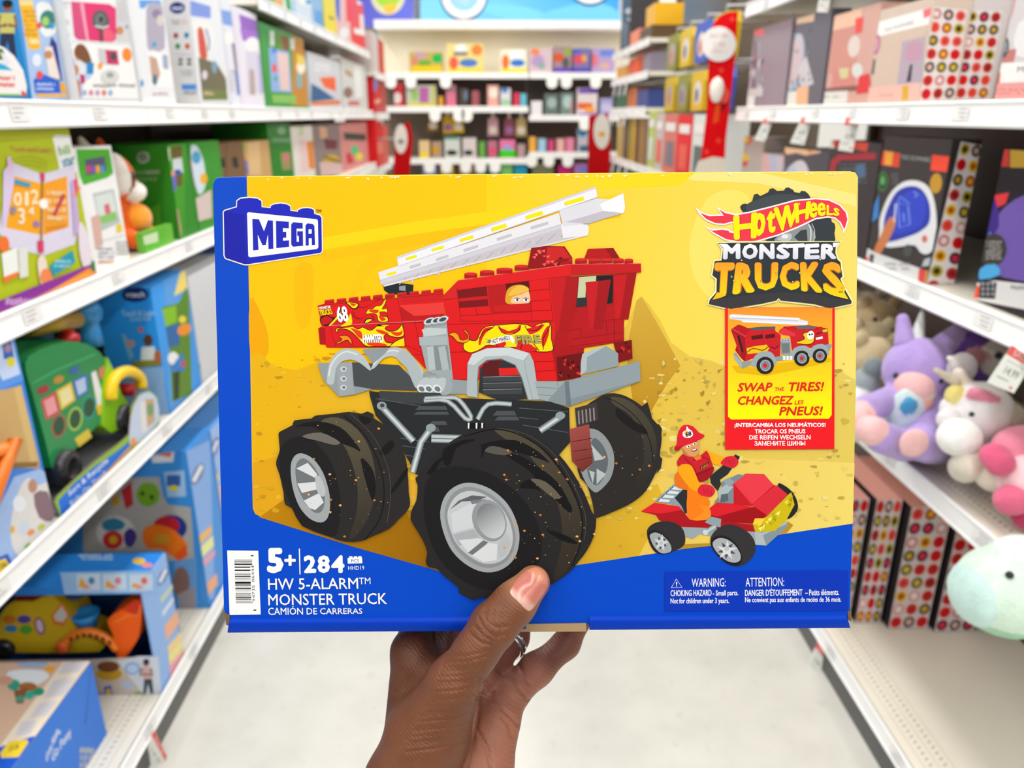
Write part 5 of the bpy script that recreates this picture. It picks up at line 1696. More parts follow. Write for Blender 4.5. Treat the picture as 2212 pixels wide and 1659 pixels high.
def d7(s):
    s.P([(515, 20), (575, 40), (576, 222), (522, 220)], 'ebe8f4'); s.P([(516, 30), (563, 48), (564, 92), (524, 86)], '9460c4'); s.P([(518, 60), (564, 72), (564, 92), (524, 88)], 'a66ed0'); s.E(545, 96, 15, 16, 'f6f4f6'); s.P([(530, 110), (560, 112), (566, 200), (536, 200)], 'dcd6ea')
    s.P([(538, 150), (548, 150), (552, 205), (540, 205)], 'b9a6a0'); s.P([(556, 120), (566, 120), (572, 200), (562, 205)], 'b6b6de')


pack('white_toy_box', 'narrow white and sky blue box left of the purple-topped box', 'box', XF - .16, XF, YL(500, 217, XF), YL(520, 218, XF), zs, zs + .305, 'e8e9f0', {'+x': d6}, G)
pack('purple_toy_box', 'white box with a purple top on the left mid shelf', 'box', XF - .16, XF, YL(522, 218, XF), YL(572, 220, XF), zs, zs + .295, 'e6e2ee', {'+x': d7}, G)


def d8(s):
    s.P([(560, 55), (640, 80), (636, 228), (574, 224)], '2f9a3a'); s.P([(632, 76), (668, 92), (672, 230), (630, 228)], 'c8861e')
    s.P([(583, 66), (592, 68), (592, 100), (584, 98)], 'e4e6e0'); s.P([(597, 70), (622, 80), (624, 110), (600, 106)], '6a8a24'); s.P([(606, 74), (624, 82), (624, 112), (614, 108)], '8a4a1c'); s.P([(626, 82), (636, 86), (636, 108), (628, 106)], 'dfe6da')
    s.P([(580, 102), (624, 112), (630, 200), (586, 198)], '8fb2e8'); s.P([(598, 112), (622, 117), (626, 196), (606, 194)], 'e8c9c4'); s.E(592, 148, 5, 9, 'e2508a'); s.P([(588, 138), (596, 138), (598, 156), (590, 156)], 'ee5a2a'); s.E(595, 170, 4, 6, '2fae9a'); s.E(592, 110, 6, 5, '2a7ee0')
    s.P([(586, 204), (640, 206), (640, 224), (590, 222)], '86c05a')
    s.E(650, 142, 10, 18, 'f6f0dc'); s.P([(640, 116), (656, 122), (658, 140), (642, 140)], 'e9ce4a'); s.P([(640, 158), (652, 160), (652, 190), (640, 190)], '7fb0b8')


def d9(s):
    s.P([(668, 130), (745, 138), (745, 232), (672, 232)], 'cfd2da'); s.P([(672, 180), (690, 190), (725, 214), (672, 220)], '1c5a92'); s.P([(690, 168), (724, 166), (726, 198), (700, 188)], 'f2601e'); smudge(s, 680, 136, 712, 156, 'f4f2f6', 3, 3)
    s.P([(672, 220), (735, 216), (735, 226), (674, 228)], 'e0762a')


def d9b(s):
    s.P([(742, 138), (790, 128), (790, 232), (742, 232)], 'd4d6d2'); s.P([(744, 148), (760, 156), (762, 170), (746, 160)], 'b0907a'); s.E(752, 200, 10, 12, '8a6a5a'); s.R(752, 218, 776, 228, 'cf6a70'); s.P([(764, 140), (780, 138), (784, 210), (768, 212)], 'eef0ee')


pack('tablet_toy_box', 'green box with a small tablet on it and an orange end', 'box', XF - .2, XF, YL(575, 220, XF), YL(666, 222, XF), zs, zs + .278, '3c9a3c', {'+x': d8}, G)
pack('whale_print_box', 'grey box with an orange shape over a dark blue wedge', 'box', XF - .2, XF, YL(672, 224, XF), YL(740, 226, XF), zs, zs + .235, 'cfd2da', {'+x': d9}, G)
pack('pale_grey_box', 'pale grey box with a red base strip at the end of the left mid shelf', 'box', XF - .2, XF, YL(743, 226, XF), 5.14, zs, zs + .26, 'd4d6d2', {'+x': d9b}, G)

# ------------------------------------------------------------------ left side, second shelf
zs = Z_AL
XF = -0.78
G = 'toy boxes on the left second shelf'


def a1(s):
    s.P([(-60, 270), (170, 270), (215, 620), (-60, 760)], 'b6c41a')
    s.P([(-20, 285), (160, 280), (164, 300), (-20, 304)], 'c8d22a')
    s.T('Touch-and-Learn', [(20, 316), (108, 318), (112, 331), (22, 327)], 'b8484a', bold=.02)
    for k in range(3):
        s.S([(25, 346 + k * 8), (62, 338 + k * 9), (102, 350 + k * 8)], 3, 'a2ac14', smooth=3)
    s.P([(113, 296), (120, 291), (156, 293), (162, 300), (174, 358), (170, 370), (140, 378), (130, 372)], 'f5f6f4')
    s.T('bili', [(124, 316), (150, 312), (152, 332), (127, 336)], '7cb64a', bold=.03); s.T('start', [(132, 344), (164, 334), (168, 352), (136, 362)], '3c96b0', bold=.03)
    # open activity book
    s.P([(22, 350), (90, 376), (160, 356), (168, 500), (160, 528), (95, 552), (20, 536), (-5, 500)], 'dcd6ea')
    s.P([(28, 380), (88, 396), (88, 508), (12, 492), (20, 440)], 'f6a81a'); s.P([(92, 396), (144, 380), (148, 490), (92, 508)], 'f2a022')
    s.S([(90, 376), (88, 510), (86, 545)], 5, '8e6a1e'); s.E(94, 440, 10, 11, 'f6f6f4')
    for t, q in (('0', [(28, 416), (46, 414), (46, 446), (28, 444)]), ('1', [(52, 414), (60, 414), (60, 444), (52, 444)]), ('2', [(64, 410), (82, 408), (82, 440), (66, 442)]), ('3', [(36, 450), (52, 448), (52, 486), (38, 484)]), ('4', [(58, 446), (72, 446), (72, 466), (60, 466)])):
        s.T(t, q, 'f7e8c4', bold=.03)
    s.P([(24, 386), (64, 396), (62, 405), (26, 396)], '3a9ec0'); smudge(s, 100, 410, 140, 480, 'f6ddaa', 4, 4); s.S([(114, 466), (136, 420)], 8, 'c8404a'); s.E(76, 484, 7, 7, '9a7ab0'); s.E(26, 454, 6, 9, '8a8a9a'); s.S([(98, 494), (140, 486)], 4, 'd88a2a')
    s.P([(84, 372), (94, 374), (94, 392), (86, 390)], 'd63a66'); s.P([(78, 520), (92, 520), (92, 546), (80, 546)], 'd63a66'); s.P([(150, 390), (160, 386), (170, 500), (158, 510)], 'c6a8d8'); s.P([(4, 370), (24, 345), (28, 390), (14, 470), (2, 490)], 'd8c6e6')
    s.P([(12, 340), (20, 338), (24, 362), (14, 372)], 'e4c0d8'); s.P([(156, 390), (164, 384), (166, 420), (160, 424)], 'e04a7a'); s.P([(155, 424), (180, 400), (182, 406), (160, 426)], 'f08a4a')
    s.E(6, 528, 11, 18, 'f0742e'); s.P([(0, 548), (34, 534), (38, 590), (6, 608)], 'eef2ec'); s.P([(2, 600), (36, 586), (38, 594), (6, 612)], 'f07a30'); s.P([(36, 536), (56, 534), (58, 596), (40, 602)], 'e2e2dc')
    s.P([(78, 570), (84, 552), (94, 556), (100, 580), (106, 590), (110, 612), (96, 626), (84, 610)], 'ecdccc', smooth=3); s.E(96, 598, 13, 18, 'f08a50')
    s.P([(104, 574), (154, 540), (160, 566), (112, 596)], '1e9ab4'); smudge(s, 114, 560, 150, 580, 'a8dce6', 2, 6)
    s.P([(168, 480), (184, 500), (196, 560), (180, 580), (168, 540)], 'e6dce6', smooth=3)
    s.P([(-60, 672), (90, 612), (200, 568), (215, 640), (-60, 760)], '8a2f9c'); smudge(s, 8, 640, 80, 664, 'd0a4d8', 1, 7)
    s.P([(70, 664), (110, 625), (190, 578), (206, 590), (202, 610), (75, 668)], 'f08a2a'); s.S([(72, 660), (190, 590)], 3, 'f6b84a'); s.E(200, 575, 8, 12, '3a7a4a')


pack('touch_and_learn_book_box', 'lime green box picturing an open orange number book', 'box', -.98, XF, 1.10, 1.50, zs, zs + .272, 'b6c41a', {'+x': a1}, G)


def a2(s):
    s.P([(160, 310), (250, 310), (300, 560), (205, 620)], 'f1f0f0')
    s.P([(164, 322), (236, 322), (245, 374), (232, 384), (180, 400), (172, 380)], '4ab02e'); s.P([(183, 345), (226, 338), (230, 370), (186, 380)], '5a5a78')
    for k, c in enumerate(('d8447a', '8a5ac4', 'f2b01e', '4a9ad8')):
        s.P([(186 + k * 10, 358), (194 + k * 10, 356), (196 + k * 10, 372), (188 + k * 10, 374)], c)
    s.P([(200, 418), (245, 408), (260, 480), (216, 500)], 'b9c4c0'); s.P([(204, 424), (242, 414), (254, 462), (212, 476)], 'd6e0da'); s.P([(224, 444), (234, 438), (240, 460), (228, 466)], 'd86a78'); s.P([(214, 468), (250, 456), (252, 474), (220, 484)], '8ac46a')
    s.P([(196, 470), (214, 462), (222, 530), (206, 540)], 'd8b0a4'); s.P([(250, 486), (262, 482), (264, 500), (252, 504)], 'e8cc3c'); s.S([(208, 524), (268, 508)], 1, '7a9a8a')
    smudge(s, 212, 534, 246, 560, '9a9aa8', 3, 2); smudge(s, 250, 520, 276, 552, 'a8b0aa', 4, 3); smudge(s, 212, 560, 246, 572, 'd8a890', 1, 9)


pack('learning_tablet_box', 'white box with a green header picturing a child tablet, right of the lime box', 'box', -.93, XF - .004, 1.506, 1.66, zs, zs + .235, 'f1f0f0', {'+x': a2}, G)

# orange and white fox toy in its tray
fx = lambda u, v, X=-.85: on_x(u, v, X)
root = thing('fox_toy', 'orange and white fox soft toy between the white tablet box and the green boxes', 'toy', (-.855, 1.80, zs + .05))
P0 = Vector((-.868, 1.795, zs + .004))
c_o, c_w, c_b, c_y = 'f26a1a', 'f6efe6', '7a3a1c', 'f79a2a'
hc = P0 + Vector((0.0, -.005, .155))
fox = blob_mb([('e', hc, (.062, .056, .06), c_o), ('e', hc + Vector((.05, .012, -.03)), (.028, .03, .024), c_w), ('e', hc + Vector((.036, -.03, .012)), (.03, .02, .046), c_w), ('e', hc + Vector((.048, -.012, -.006)), (.016, .018, .026), c_b),
               ('c', hc + Vector((-.01, -.03, .04)), hc + Vector((-.02, -.04, .085)), .022, .007, c_w), ('c', hc + Vector((-.01, .03, .04)), hc + Vector((-.02, .04, .08)), .022, .007, c_o),
               ('e', P0 + Vector((0, 0, .06)), (.055, .06, .06), c_o), ('e', P0 + Vector((.045, .015, .065)), (.03, .045, .034), c_y), ('c', P0 + Vector((.02, -.04, .03)), P0 + Vector((.06, -.04, .022)), .022, .02, c_o), ('c', P0 + Vector((.02, .045, .03)), P0 + Vector((.06, .045, .022)), .022, .02, c_o)], .005, .008)
fox.build('body', M_PLUSH, root)
mb = MB()
mb.lathe(hc + Vector((.058, -.004, .004)), (1, -.25, .1), [(0, .011), (.004, .011), (.007, .006), (.008, 0)], '3a2018', 12)
mb.build('eye', M_PLASTIC, root, label='dark round eye')


def a3(s):
    s.P([(270, 470), (350, 470), (360, 530), (285, 560)], '5fb82e'); s.P([(268, 486), (300, 480), (303, 540), (280, 548)], '5a55b8'); s.P([(268, 480), (300, 474), (301, 492), (270, 498)], 'f2863a'); smudge(s, 278, 506, 298, 540, '9a96d8', 3, 3); s.P([(305, 512), (340, 500), (342, 522), (310, 530)], 'cfe2bc')


pack('toy_tray', 'low green tray with a purple and orange label under the fox toy', 'package', XF - .018, XF - .002, 1.735, 1.90, zs, zs + .045, '6ab83a', {'+x': a3}, G)


def a4n(s):
    s.R(200, 300, 360, 560, '2c8a22'); s.E(309, 340, 14, 13, 'a8b4ac'); s.E(309, 340, 10, 9, '6a8a6e'); smudge(s, 294, 366, 345, 376, 'a4aa9a', 1, 3, .8); smudge(s, 300, 382, 338, 390, '9aa690', 1, 4, .8); s.P([(268, 470), (345, 440), (350, 530), (290, 560)], '4ca428')


def a4f(s):
    s.P([(335, 300), (400, 300), (400, 530), (345, 545)], '3f9a24'); s.P([(356, 322), (366, 318), (368, 345), (358, 350)], 'd8dcc8'); s.P([(370, 318), (392, 314), (394, 400), (378, 404)], '6a5a1c'); s.P([(372, 344), (392, 340), (396, 372), (376, 380)], 'cfd6dc'); s.E(384, 372, 8, 6, '2a5aa0'); s.P([(360, 374), (378, 368), (382, 400), (364, 420)], '6a6ac4'); s.P([(360, 372), (376, 367), (377, 378), (362, 384)], 'f0a07a')
    s.P([(372, 455), (384, 450), (392, 500), (380, 516)], 'c89a84'); s.P([(350, 470), (362, 466), (366, 500), (352, 505)], 'e0e0dc')


pack('music_toy_box', 'green box with a silver disc beside the fox toy', 'box', -.90, XF, 1.935, 2.06, zs, zs + .225, '2c8a22', {'-y': a4n, '+x': a4f}, G)


def a5(s):
    s.P([(385, 290), (460, 290), (460, 520), (390, 520)], '35942a'); s.P([(396, 318), (406, 314), (410, 350), (398, 354)], 'dfe6dc'); s.P([(412, 320), (425, 316), (440, 350), (444, 400), (430, 420), (418, 380)], 'cfe0ec', smooth=3); s.E(424, 340, 10, 14, '4a9ec8'); s.E(440, 386, 8, 12, 'f0b428'); s.P([(400, 348), (414, 344), (420, 420), (406, 430)], 'd88ab4'); s.P([(402, 370), (415, 368), (416, 386), (404, 388)], '5a8ad8')
    s.P([(420, 430), (456, 410), (458, 470), (424, 480)], 'd8c6c0')


def a6(s):
    s.P([(450, 290), (520, 290), (520, 400), (456, 400)], '7a5a3a'); s.S([(486, 290), (488, 400)], 3, '5e4228'); s.E(476, 306, 5, 4, 'a49682'); s.E(500, 306, 5, 4, 'a49682'); s.P([(474, 342), (484, 340), (488, 362), (478, 362)], '1f2a22'); s.P([(500, 340), (512, 338), (516, 362), (504, 362)], '1f2a22')


def a7(s):
    s.P([(512, 290), (585, 290), (585, 400), (516, 400)], 'c9a066'); s.P([(514, 296), (582, 292), (582, 302), (526, 304)], 'a8c0a8'); s.P([(516, 306), (528, 304), (528, 332), (518, 334)], '6ab83a'); s.P([(520, 348), (534, 346), (538, 378), (524, 378)], '6a70b8'); s.P([(534, 306), (560, 304), (564, 378), (538, 378)], 'dcb882')


def a8(s):
    s.P([(580, 250), (650, 250), (650, 400), (586, 400)], '1f7a22'); s.E(608, 282, 9, 9, '7aa67e'); s.R(588, 298, 628, 308, '5f9a66'); s.E(618, 336, 8, 14, 'c88a94'); s.P([(590, 318), (640, 316), (640, 400), (594, 400)], '128014'); s.P([(606, 330), (626, 328), (630, 366), (610, 368)], '9a8a5a'); s.E(618, 340, 6, 8, 'd0707a')


def a9(s):
    s.P([(640, 255), (690, 270), (690, 400), (642, 400)], 'e2ded4'); s.P([(646, 300), (662, 300), (668, 372), (650, 374)], 'e6c8c8'); s.P([(662, 306), (676, 304), (680, 366), (668, 364)], 'e2861e'); s.P([(644, 264), (656, 266), (656, 292), (646, 296)], 'c8d0a0')


def a10(s):
    s.P([(686, 268), (745, 290), (742, 400), (690, 400)], '8a7a78'); s.P([(690, 272), (706, 276), (708, 296), (692, 300)], 'd8a884'); s.E(716, 346, 18, 12, 'c8a41c'); s.S([(700, 338), (736, 352)], 4, '5a4a16'); s.P([(690, 350), (740, 352), (740, 380), (694, 380)], 'd6b8b4'); s.P([(700, 300), (728, 304), (728, 322), (704, 322)], '6a1c24')


def a11(s):
    s.P([(740, 282), (804, 290), (800, 380), (744, 380)], 'd88a86'); s.P([(742, 286), (790, 290), (790, 304), (744, 302)], '1f3a2c'); s.E(766, 324, 8, 10, '3ac47a'); s.E(776, 338, 8, 8, 'e8dc2a'); s.P([(748, 330), (758, 330), (764, 352), (750, 354)], 'c8283a')


ay = [2.064, 2.30, 2.53, 2.83, 3.16, 3.55, 4.20, 5.13]
for nm, lb, k, h, c, fn in (('musical_box', 'green box with a blue whistle-like toy in its window on the second left shelf', 0, .225, '35942a', a5), ('wooden_house_box', 'brown box printed like two wooden doors', 1, .215, '7a5a3a', a6),
                            ('wooden_toy_box', 'tan wood-toned box with a green tag', 2, .21, 'c9a066', a7), ('dark_green_box', 'tall dark green box at the back of the second left shelf', 3, .265, '1f7a22', a8), ('cream_toy_box', 'cream box with an orange stripe beside the tall dark green box', 4, .25, 'e2ded4', a9),
                            ('assorted_toy_box', 'grey-brown box with a golden oval print near the far end of the left run', 5, .25, '8a7a78', a10), ('pink_red_box', 'pink-red box with green and yellow spots at the end of the left run', 6, .25, 'd88a86', a11)):
    pack(nm, lb, 'box', XF - .2, XF - .003 * k, ay[k] + .004, ay[k + 1] - .004, zs, zs + h, c, {'+x': fn}, G)

# ------------------------------------------------------------------ left side, third shelf
zs = Z_B
XF = -0.768
G = 'toy boxes on the left third shelf'


def b1(s):
    s.P([(-60, 700), (45, 715), (133, 1122), (-60, 1330)], '3d84e0')
    s.P([(-60, 722), (30, 722), (52, 820), (8, 840), (-60, 850)], '5a96e6'); s.P([(-40, 730), (24, 730), (44, 808), (6, 822)], 'c4d6f6'); s.P([(4, 738), (24, 736), (30, 772), (8, 776)], '3a66c0'); s.E(17, 752, 7, 10, 'a88a9c'); s.E(23, 782, 9, 11, 'e2d83a')
    s.P([(-60, 846), (10, 842), (45, 832), (85, 1000), (84, 1012), (20, 1010), (-60, 1090)], 'c9a66a'); s.P([(30, 840), (45, 834), (82, 995), (66, 998)], 'd8b878'); s.P([(-60, 1000), (82, 998), (80, 1008), (30, 1012), (-60, 1040)], '8a6a34')
    s.P([(86, 1012), (30, 1030), (0, 1090), (-60, 1200), (-60, 1330), (133, 1122), (108, 1010)], 'a4c2f2')
    s.P([(60, 1032), (84, 1048), (108, 1040), (122, 1090), (120, 1130), (90, 1190), (50, 1206), (26, 1180), (24, 1120), (40, 1060)], 'e4e2e0', smooth=3)
    s.E(70, 1050, 10, 15, 'c09078'); s.P([(72, 1068), (102, 1062), (118, 1100), (112, 1126), (84, 1118)], '8a6e78', smooth=2); s.E(41, 1088, 14, 18, 'eef2fa'); s.E(53, 1140, 13, 16, 'd4deea'); s.E(26, 1144, 5, 8, 'f0b43a')
    for x, y, c in ((66, 1150, 'f0964a'), (88, 1138, 'c8cc4a'), (92, 1164, 'ec7a5a'), (60, 1180, '8ac06a'), (74, 1178, 'e6b45a')):
        s.E(x, y, 9, 6, c, rot=-35)
    s.P([(-60, 1225), (16, 1196), (30, 1238), (-60, 1330)], '2a62d0'); s.P([(-50, 1230), (10, 1206), (22, 1232), (-40, 1290)], 'f2d43a'); s.T('9-36', [(-12, 1222), (10, 1213), (14, 1222), (-10, 1233)], '3a3a2a', bold=.01); s.P([(-60, 1300), (32, 1228), (36, 1240), (-60, 1330)], 'f0b030')


pack('sorting_toy_box', 'blue-framed box with a tan window and a round baby picture', 'box', -1.02, XF, .94, 1.195, zs, zs + .338, '3d84e0', {'+x': b1}, G)

# orange toy poking out of the window
root = thing('orange_toy_arm', 'orange plastic toy arm in the tan window of the blue-framed box', 'toy', on_x(15, 1010, -.757))
mb = MB()
mb.tube([on_x(-30, 1120, -.757), on_x(8, 1010, -.752), on_x(34, 950, -.75), on_x(14, 968, -.756), on_x(-30, 985, -.757)], [.011, .011, .01, .009, .009], 'f4802a', 12)
mb.build('arm', M_PLASTIC, root)


def b2(s):
    s.P([(125, 1075), (215, 945), (290, 872), (300, 850), (322, 845), (345, 860), (345, 925), (128, 1130)], '1f72de')


# display carton for the truck: back card, floor tray, printed front lip
root = thing('truck_display_carton', 'open blue display carton reading Sort & Recycle Ride-On Truck', 'box', (-.88, 1.42, zs), group=G)
ya, yb = 1.212, 1.63
mb = MB()
mb.box(-1.06, -1.05, ya, yb, zs + .001, zs + .33, '0e2a44')
mb.build('back_card', M_CARD, root)
mb = MB()
mb.box(-1.05, XF, ya, yb, zs + .001, zs + .006, '86868a')
mb.build('tray', M_CARD, root)
mb = MB()
outl = [(133, 1124), (118, 1085), (124, 1072), (168, 1030), (215, 990), (255, 960), (280, 938), (284, 880), (300, 852), (322, 843), (340, 858), (345, 915), (240, 1022)]
def onz(u, v, X):
    p = on_x(u, v, X)
    p.z = max(p.z, zs + .001)
    return p


mb.prism([onz(u, v, XF + .0015) for u, v in outl], (-.003, 0, 0), '8fbc3a', '8a7350')
s = Sheet(mb, lambda u, v, h: onz(u, v, XF + .0016) + Vector((h, 0, 0)), step=4e-5)
s.P([(134, 1120), (126, 1082), (160, 1044), (204, 1008), (254, 974), (280, 953), (282, 974), (240, 1012), (180, 1072)], '1470dc'); s.P([(130, 1124), (180, 1078), (240, 1018), (282, 972), (282, 962), (240, 1008), (178, 1070)], 'e6b04a')
s.T('Sort & Recycle', [(146, 1062), (230, 988), (236, 1000), (150, 1076)], 'f4f6fa', bold=.02); s.T('Ride-On Truck', [(150, 1084), (228, 1012), (232, 1024), (154, 1096)], 'e4ecfa', bold=.02)
s.P([(280, 960), (282, 900), (300, 856), (322, 848), (338, 862), (342, 912), (300, 955)], 'c8d4ea', smooth=2); s.P([(312, 862), (332, 862), (334, 910), (316, 925)], 'c6a880'); s.E(324, 885, 8, 14, '7aa070'); s.E(288, 955, 6, 10, 'f2a04a'); s.P([(302, 870), (314, 866), (318, 930), (306, 935)], 'e6e4e0')
mb.build('front_lip', M_CARD, root)

# the recycling truck itself
TX = -.80
root = thing('recycling_truck_toy', 'green plastic recycling truck with yellow arm in the blue display carton', 'toy', (-.87, 1.4, zs + .01))
mb = MB()
body = [(70, 850), (56, 800), (62, 770), (110, 745), (170, 738), (215, 760), (228, 790), (236, 850), (240, 880), (225, 905), (185, 945), (130, 1005), (112, 1010), (100, 960)]
mb.prism([on_x(u, v, TX) for u, v in smooth_loop(body, 2)], (-.17, 0, 0), '1a8f4c')
s = Sheet(mb, lambda u, v, h: on_x(u, v, TX) + Vector((h, 0, 0)), step=4e-5)
for q, c in (([(88, 864), (120, 846), (130, 890), (100, 908)], 'd83a48'), ([(121, 844), (154, 825), (163, 864), (132, 886)], 'ecc62a'), ([(156, 822), (188, 806), (192, 846), (166, 862)], '2a6ac8')):
    s.P(q, c); s.P(inset(q, 5), {'d83a48': 'f0a0a8', 'ecc62a': 'f2e6a8', '2a6ac8': 'b8cdec'}[c])
for x, y, c in ((127, 920, 'a8564a'), (162, 905, 'a8c84a'), (192, 880, '1f9a8a')):
    s.E(x, y, 16, 26, c, rot=8); s.E(x, y, 12, 21, '0c4a26', rot=8)
s.E(93, 842, 14, 8, 'b02438', rot=-25); s.E(126, 820, 12, 8, 'c8942a', rot=-25); s.E(160, 800, 12, 8, '2a6ab0', rot=-25)
s.P([(160, 948), (190, 926), (198, 944), (170, 966)], 'e2c832'); s.S([(70, 828), (120, 800), (205, 765)], 3, '3ac47e')
s.P([(196, 806), (206, 800), (228, 878), (218, 896), (210, 880)], 'e8eaf2'); s.P([(206, 876), (226, 872), (226, 886), (212, 898)], 'f2c41e'); s.E(222, 805, 10, 14, 'd87a6a')
mb.build('body', M_PLASTIC, root)
mb = MB()
mb.prism([on_x(u, v, TX - .012) for u, v in smooth_loop([(60, 800), (70, 765), (110, 745), (165, 738), (205, 752), (195, 775), (120, 810)], 2)], (-.14, 0, .02), '178a48')
mb.build('roof', M_PLASTIC, root)
mb = MB()
mb.lathe(on_x(150, 738, TX - .05), (0, 0, 1), [(0, .02), (.012, .02), (.016, .014), (.024, .012), (.026, 0)], 'd8222a', 16)
mb.build('button', M_PLASTIC, root, label='red push button on the roof')
mb = MB()
p = on_x(198, 745, TX - .07)
mb.lathe(p, (0, 0, 1), [(0, .026), (.03, .023), (.05, .022), (.055, .03), (.075, .034), (.095, .026), (.103, 0)], '3a96de', 18)
mb.build('chimney', M_PLASTIC, root, label='sky blue round-headed post')
mb = MB()
cab = [(222, 850), (232, 772), (246, 800), (262, 850), (275, 866), (286, 905), (280, 920), (240, 935), (222, 920)]
mb.prism([on_x(u, v, TX + .004) for u, v in cab], (-.15, 0, 0), '8fcc1e')
mb.build('cab', M_PLASTIC, root, label='lime green cab')
mb = MB()
mb.tube([on_x(u, v, TX + .012) for u, v in smooth_loop([(240, 862), (240, 835), (252, 812), (276, 802), (300, 814), (306, 838)], 4, False)], .0125, 'f6cd12', 14)
mb.build('loading_arm', M_PLASTIC, root, label='curved yellow loading arm')
mb = MB()
mb.lathe(on_x(276, 842, TX - .0), (1, 0, 0), [(-.03, .014), (.012, .014), (.014, .01)], 'b0161a', 14)
mb.build('hub', M_PLASTIC, root, label='dark red block under the arm')
for (u, v, ru) in ((146, 1012, .036), (268, 905, .031)):
    mb = MB()
    p = on_x(u, v, TX + .006)
    mb.lathe(p, (1, 0, 0), [(-.03, ru * .8), (-.027, ru), (.006, ru), (.012, ru * .8), (.012, ru * .55), (.004, ru * .5), (.004, 0)], '2a2a2d', 24)
    mb.build('wheel', M_PLASTIC, root)
mb = MB()
mb.tube([on_x(60, 708, TX - .05), on_x(165, 690, TX - .05)], .018, 'c49a24', 10)
mb.build('rail', M_PLASTIC, root, label='mustard yellow bar behind the roof')
mb = MB()
mb.prism([on_x(u, v, TX - .09) for u, v in smooth_loop([(40, 712), (70, 700), (105, 706), (116, 735), (60, 745)], 2)], (-.03, 0, 0), '1f5a94')
mb.build('bin', M_PLASTIC, root, label='dark blue bin behind the roof')


def b3n(s):
    s.R(200, 560, 380, 960, '2a98f4'); s.S([(236, 624), (360, 620)], 1.5, '1560b0'); logo(s, 292, 636, 29, 17, '122c7c', 'dfe6f2')
    s.T('Touch & Learn', [(262, 671), (336, 668), (338, 682), (264, 684)], 'a8d0f2', bold=.02); s.T('Activity Desk', [(280, 686), (326, 684), (326, 694), (282, 695)], 'a8d0f2', bold=.02)
    s.E(320, 735, 10, 13, '5a3a2a'); s.P([(306, 750), (334, 748), (340, 780), (304, 782)], 'dfe6ea'); s.P([(262, 720), (272, 724), (290, 770), (280, 778)], '7ab8e4'); s.P([(285, 780), (352, 776), (348, 790), (290, 795)], '8a8a3a')
    s.E(282, 742, 10, 8, 'c09aa0'); s.E(304, 712, 5, 6, 'd86a70'); s.E(341, 770, 8, 14, 'b86a4a'); s.P([(262, 800), (372, 792), (376, 960), (290, 960)], '8fb8ea')


def b3f(s):
    s.P([(350, 580), (420, 560), (425, 900), (362, 910)], '5aa0e6'); s.P([(386, 570), (410, 562), (408, 622), (376, 640)], 'f0d878', smooth=0); s.P([(350, 664), (386, 655), (402, 620), (410, 640), (416, 860), (372, 868), (366, 750)], '5a8a1a'); s.P([(350, 668), (380, 660), (382, 696), (358, 706)], '86c01e')
    s.P([(358, 706), (386, 698), (388, 745), (364, 752)], '2a66a8'); s.E(398, 712, 16, 12, 'f2922a', rot=-30); s.E(394, 690, 8, 8, 'e8d44a'); s.E(374, 774, 12, 14, 'eef0f0'); s.P([(366, 798), (394, 760), (400, 800), (376, 804)], '2f7fd0'); s.E(396, 786, 6, 7, 'c84a5a'); s.P([(374, 806), (388, 800), (386, 860), (376, 866)], '1f3a10')


yb3 = 1.70
pack('activity_desk_box', 'tall blue activity desk box with green side window behind the truck', 'box', -.895, XF, yb3, 1.905, zs, zs + .305, '3a9cf0', {'-y': b3n, '+x': b3f}, G)


def b4n(s):
    s.R(400, 560, 480, 920, 'd6d8dc'); smudge(s, 424, 648, 446, 664, '9aa0cc', 2, 3); smudge(s, 430, 666, 456, 690, 'a8d08a', 3, 4); s.E(442, 700, 8, 6, 'd88a86'); s.E(446, 720, 9, 7, 'a8b8b8'); s.R(430, 748, 450, 766, 'd07a66'); s.E(440, 790, 10, 12, '8ab09a')


pack('white_learning_box', 'white box with small coloured icons just behind the tall blue activity box', 'box', -.87, XF, 1.915, 2.25, zs, zs + .285, 'd6d8dc', {'-y': b4n}, G)
for k, (c, lb, y0, y1, h) in enumerate((('3a78c8', 'medium blue box half hidden behind the held box on the third left shelf', 2.26, 2.7, .27), ('c8b89a', 'tan box hidden mostly behind the held box on the third left shelf', 2.71, 3.3, .25))):
    pack('toy_box', lb, 'box', -.95, XF, y0, y1, zs, zs + h, c, None, G)

# ------------------------------------------------------------------ left side, base deck
zs = Z_BASE
G = 'toy boxes on the left base deck'


def c1f(s):
    s.P([(0, 1400), (215, 1400), (245, 1590), (-60, 1900)], '2f7ae0'); s.S([(208, 1418), (184, 1565)], 3, '1a56b0')
    s.T('Grow Along', [(98, 1630), (120, 1572), (132, 1580), (100, 1655)], 'e6ecf6', bold=.02); s.T('Go Pony', [(112, 1625), (150, 1570), (156, 1590), (112, 1656)], 'e6ecf6', bold=.02)
    smudge(s, 172, 1612, 204, 1659, 'c4c6c4', 3, 3, .8)


